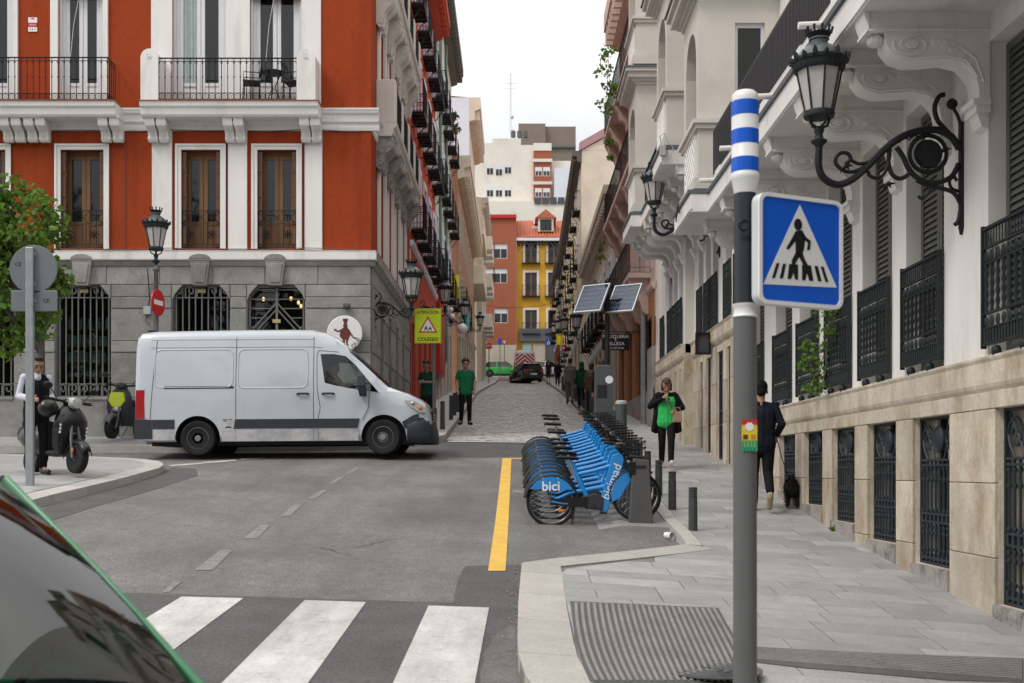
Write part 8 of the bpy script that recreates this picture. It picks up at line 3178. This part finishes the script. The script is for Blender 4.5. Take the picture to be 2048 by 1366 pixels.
# ================================================================ TREES AND PLANTS
leaf_mat('leaf_green', (.13, .24, .03), .45)
leaf_mat('leaf_dark', (.035, .075, .018))
leaf_mat('leaf_yellow', (.17, .22, .03))
M('bark', (.13, .115, .10), .9, .3, 8, .8, 30, stretch=(1, 1, .3))


def leaves(mb, clumps, n, size, droop=.4):
    for _ in range(n):
        c, r_ = random.choice(clumps)
        d = Vector((random.gauss(0, 1), random.gauss(0, 1), random.gauss(0, 1)))
        d = d.normalized()*r_*(random.random()**.5)
        p = Vector(c)+d
        ax = Vector((random.uniform(-1, 1), random.uniform(-1, 1), random.uniform(-1, .5)-droop)).normalized()
        sd = ax.cross(Vector((random.uniform(-1, 1), random.uniform(-1, 1), random.uniform(-.2, 1))))
        if sd.length < .1: continue
        sd.normalize()
        nn = ax.cross(sd)
        s = size*random.uniform(.4, 1.45)
        a, b = p, p+ax*s
        w_ = sd*s*.42
        q = nn*s*.12
        mb.add([a, a+ax*s*.35+w_+q, b-ax*s*.2+w_*.55+q*.6, b, b-ax*s*.2-w_*.55+q*.6, a+ax*s*.35-w_+q], [(0, 1, 2, 3), (0, 3, 4, 5)])
    return mb


def tree(label, base, trunk_h, centre, radii, nclump, n, size, mat, tr=.14, rm=.32):
    t = thing('broadleaf_tree', label, 'tree', base)
    c0 = Vector(centre)
    cl = []
    for k in range(nclump):
        d = Vector((random.gauss(0, 1), random.gauss(0, 1), random.gauss(0, 1))).normalized()*(random.random()**.45)
        cl.append((c0+Vector((d.x*radii[0], d.y*radii[1], d.z*radii[2])), min(radii)*rm*random.uniform(.6, 1.2)))
    leaves(MB(), cl, n, size).build('crown', mat, t)
    mb = MB()
    mb.tube([(0, 0, 0), (.01, 0, .12), (.02, .0, trunk_h*.5), (.0, .02, trunk_h)], [tr*1.5, tr*1.1, tr*.9, tr*.8], 12)
    top = Vector((0, .02, trunk_h-.05))
    for k, (c, r_) in enumerate(cl[:max(10, nclump//3)]):
        m = top.lerp(c, .5)+Vector((random.uniform(-.1, .1), random.uniform(-.1, .1), .15*radii[2]))*.5
        mb.tube([top-Vector((0, 0, .3)), m, c], [tr*.5, tr*.25, tr*.08], 5)
    mb.build('trunk', 'bark', t, smooth=60)
    return t


px0 = G(80, 893, KERB+.04)
base = Vector((px0.x, px0.y, H(px0.x, px0.y)+KERB+.04))
ctr = U(10, 525, base.y)-base
tree('leafy green street tree partly covering the shop window at the edge of the picture', base, 2.3, (ctr.x, -.5, ctr.z), (1.5, 1.2, 1.75), 80, 9500, .12, 'leaf_green', .10)
# park trees behind the viewer, mirrored in the windows of the red building
first = None
for k, (x, y) in enumerate(((-25, -9), (-17.5, -6), (-10, -11), (-3.5, -15), (8, -13), (17, -9))):
    lab = 'tall dark park tree behind the viewer, %s from the red building side' % ORD[k]
    if first is None:
        first = tree(lab, (x, y, -1.9), 4.5, (0, 0, 11), (4.2, 4.2, 6.5), 60, 3600, .55, 'leaf_dark', .35)
    else:
        c = copy_tree(first, None, (x, y, -1.9), R(60*k), lab)
        c.scale = (random.uniform(.85, 1.1),)*2 + (random.uniform(.8, 1.05),)
    (first if k == 0 else c)['group'] = 'park trees behind the viewer'


def plant(label, p, clumps, n, size, mat='leaf_green', pot=None, stems=True, name='potted_plant'):
    t = thing(name, label, 'plant', p)
    leaves(MB(), [(Vector(c), r_) for c, r_ in clumps], n, size, .2).build('foliage', mat, t)
    if stems:
        mb = MB()
        for c, r_ in clumps: mb.tube([(0, 0, 0), (Vector(c)*.5+Vector((.02, 0, .03))), c], .006, 4)
        mb.build('stems', 'bark', t)
    if pot:
        MB().lathe([(.001, -pot), (pot*.6, -pot), (pot*.8, 0), (pot*.85, .01), (pot*.6, .012), (.001, -.02)], n=14).build('pot', 'terracotta', t, smooth=40)
    return t


# climbing plant on the iron guard of the near white building
p = Vector((3.9, 14.35, 1.5))
plant('climbing plant trailing over an iron window guard of the near white building', p, [((-.05, -.35, .45), .16), ((-.08, -.3, .2), .14), ((-.05, .1, .0), .15), ((-.12, .45, -.1), .12), ((-.05, .2, -.3), .13), ((-.1, .5, -.45), .10), ((-.05, .0, -.45), .12), ((-.12, .55, .15), .08)], 330, .055)
p = G(1678, 1062, KERB)
plant('small tuft of green weeds at the foot of the basement wall', (p.x, p.y, H(p.x, p.y)+KERB), [((0, 0, .04), .06), ((.08, .05, .03), .05), ((-.06, -.03, .03), .05)], 70, .05, stems=False, name='weed_tuft')
for px, py, Y, lab, mt in ((906, 238, 57.5, 'potted plant on the uppermost balcony at the end of the pale green house', 'leaf_dark'), (912, 262, 58.6, 'potted plant on the balcony just below the uppermost, end of the pale green house', 'leaf_dark')):
    plant(lab, U(px, py, Y), [((0, 0, .25), .2), ((.15, 0, .1), .16), ((-.12, 0, .15), .16)], 120, .11, mt, .16)
for px, py, Y, lab, mt, r_ in ((1216, 150, 34, 'green creeper hanging from the top balcony of the pink house', 'leaf_green', .28), (1218, 280, 34.5, 'small balcony plant on the middle floor of the pink house', 'leaf_green', .14), (1150, 500, 64, 'yellow green balcony plant high on the ochre house', 'leaf_yellow', .4), (1138, 585, 66, 'bushy balcony plant lower on the ochre house', 'leaf_dark', .45), (1199, 478, 46, 'pale green plant on a ledge of the low beige house', 'leaf_yellow', .22), (1188, 560, 48, 'leafy plant on the lower ledge of the low beige house', 'leaf_yellow', .2)):
    plant(lab, U(px, py, Y), [((random.uniform(-.3, .3)*r_*2, random.uniform(-.4, .4), r_*2*k-r_*3), r_) for k in range(4 if r_ > .25 else 2)], 260 if r_ > .25 else 90, .11, mt)
# dry leaves and litter along the gutter
lt = MB()
for k in range(60):
    px = random.uniform(1000, 1036); py = random.uniform(1130, 1330)
    q = G(px if random.random() < .3 else 1036-abs(random.gauss(0, 6)), py)
    a = random.uniform(0, PI)
    s = random.uniform(.008, .022)
    z = H(q.x, q.y)+.012
    lt.quad((q.x-s*math.cos(a), q.y-s*math.sin(a), z), (q.x+s*.5*math.sin(a), q.y-s*.5*math.cos(a), z+.006), (q.x+s*math.cos(a), q.y+s*math.sin(a), z), (q.x-s*.5*math.sin(a), q.y+s*.5*math.cos(a), z+.006))
o = lt.build('leaf_litter', 'shoe_tan', None)
o['kind'] = 'stuff'
o['label'] = 'dry leaf scraps along the kerb by the crossing'
# pigeon wires and a hanging cable across the street
for nm, lab, pts, r_ in (('street_cable', 'thin black cable sagging across the street before the yellow house', [(-3.0, 104, 15.0), (0, 104, 14.3), (3.6, 104, 15.1)], .02),):
    a, b, c = [Vector(q) for q in pts]
    P_ = [a*(1-t)**2+b*2*t*(1-t)+c*t*t for t in [k/12 for k in range(13)]]
    tag(MB().tube(P_, r_, 4).build(nm, 'black_iron', None), lab, 'cable')
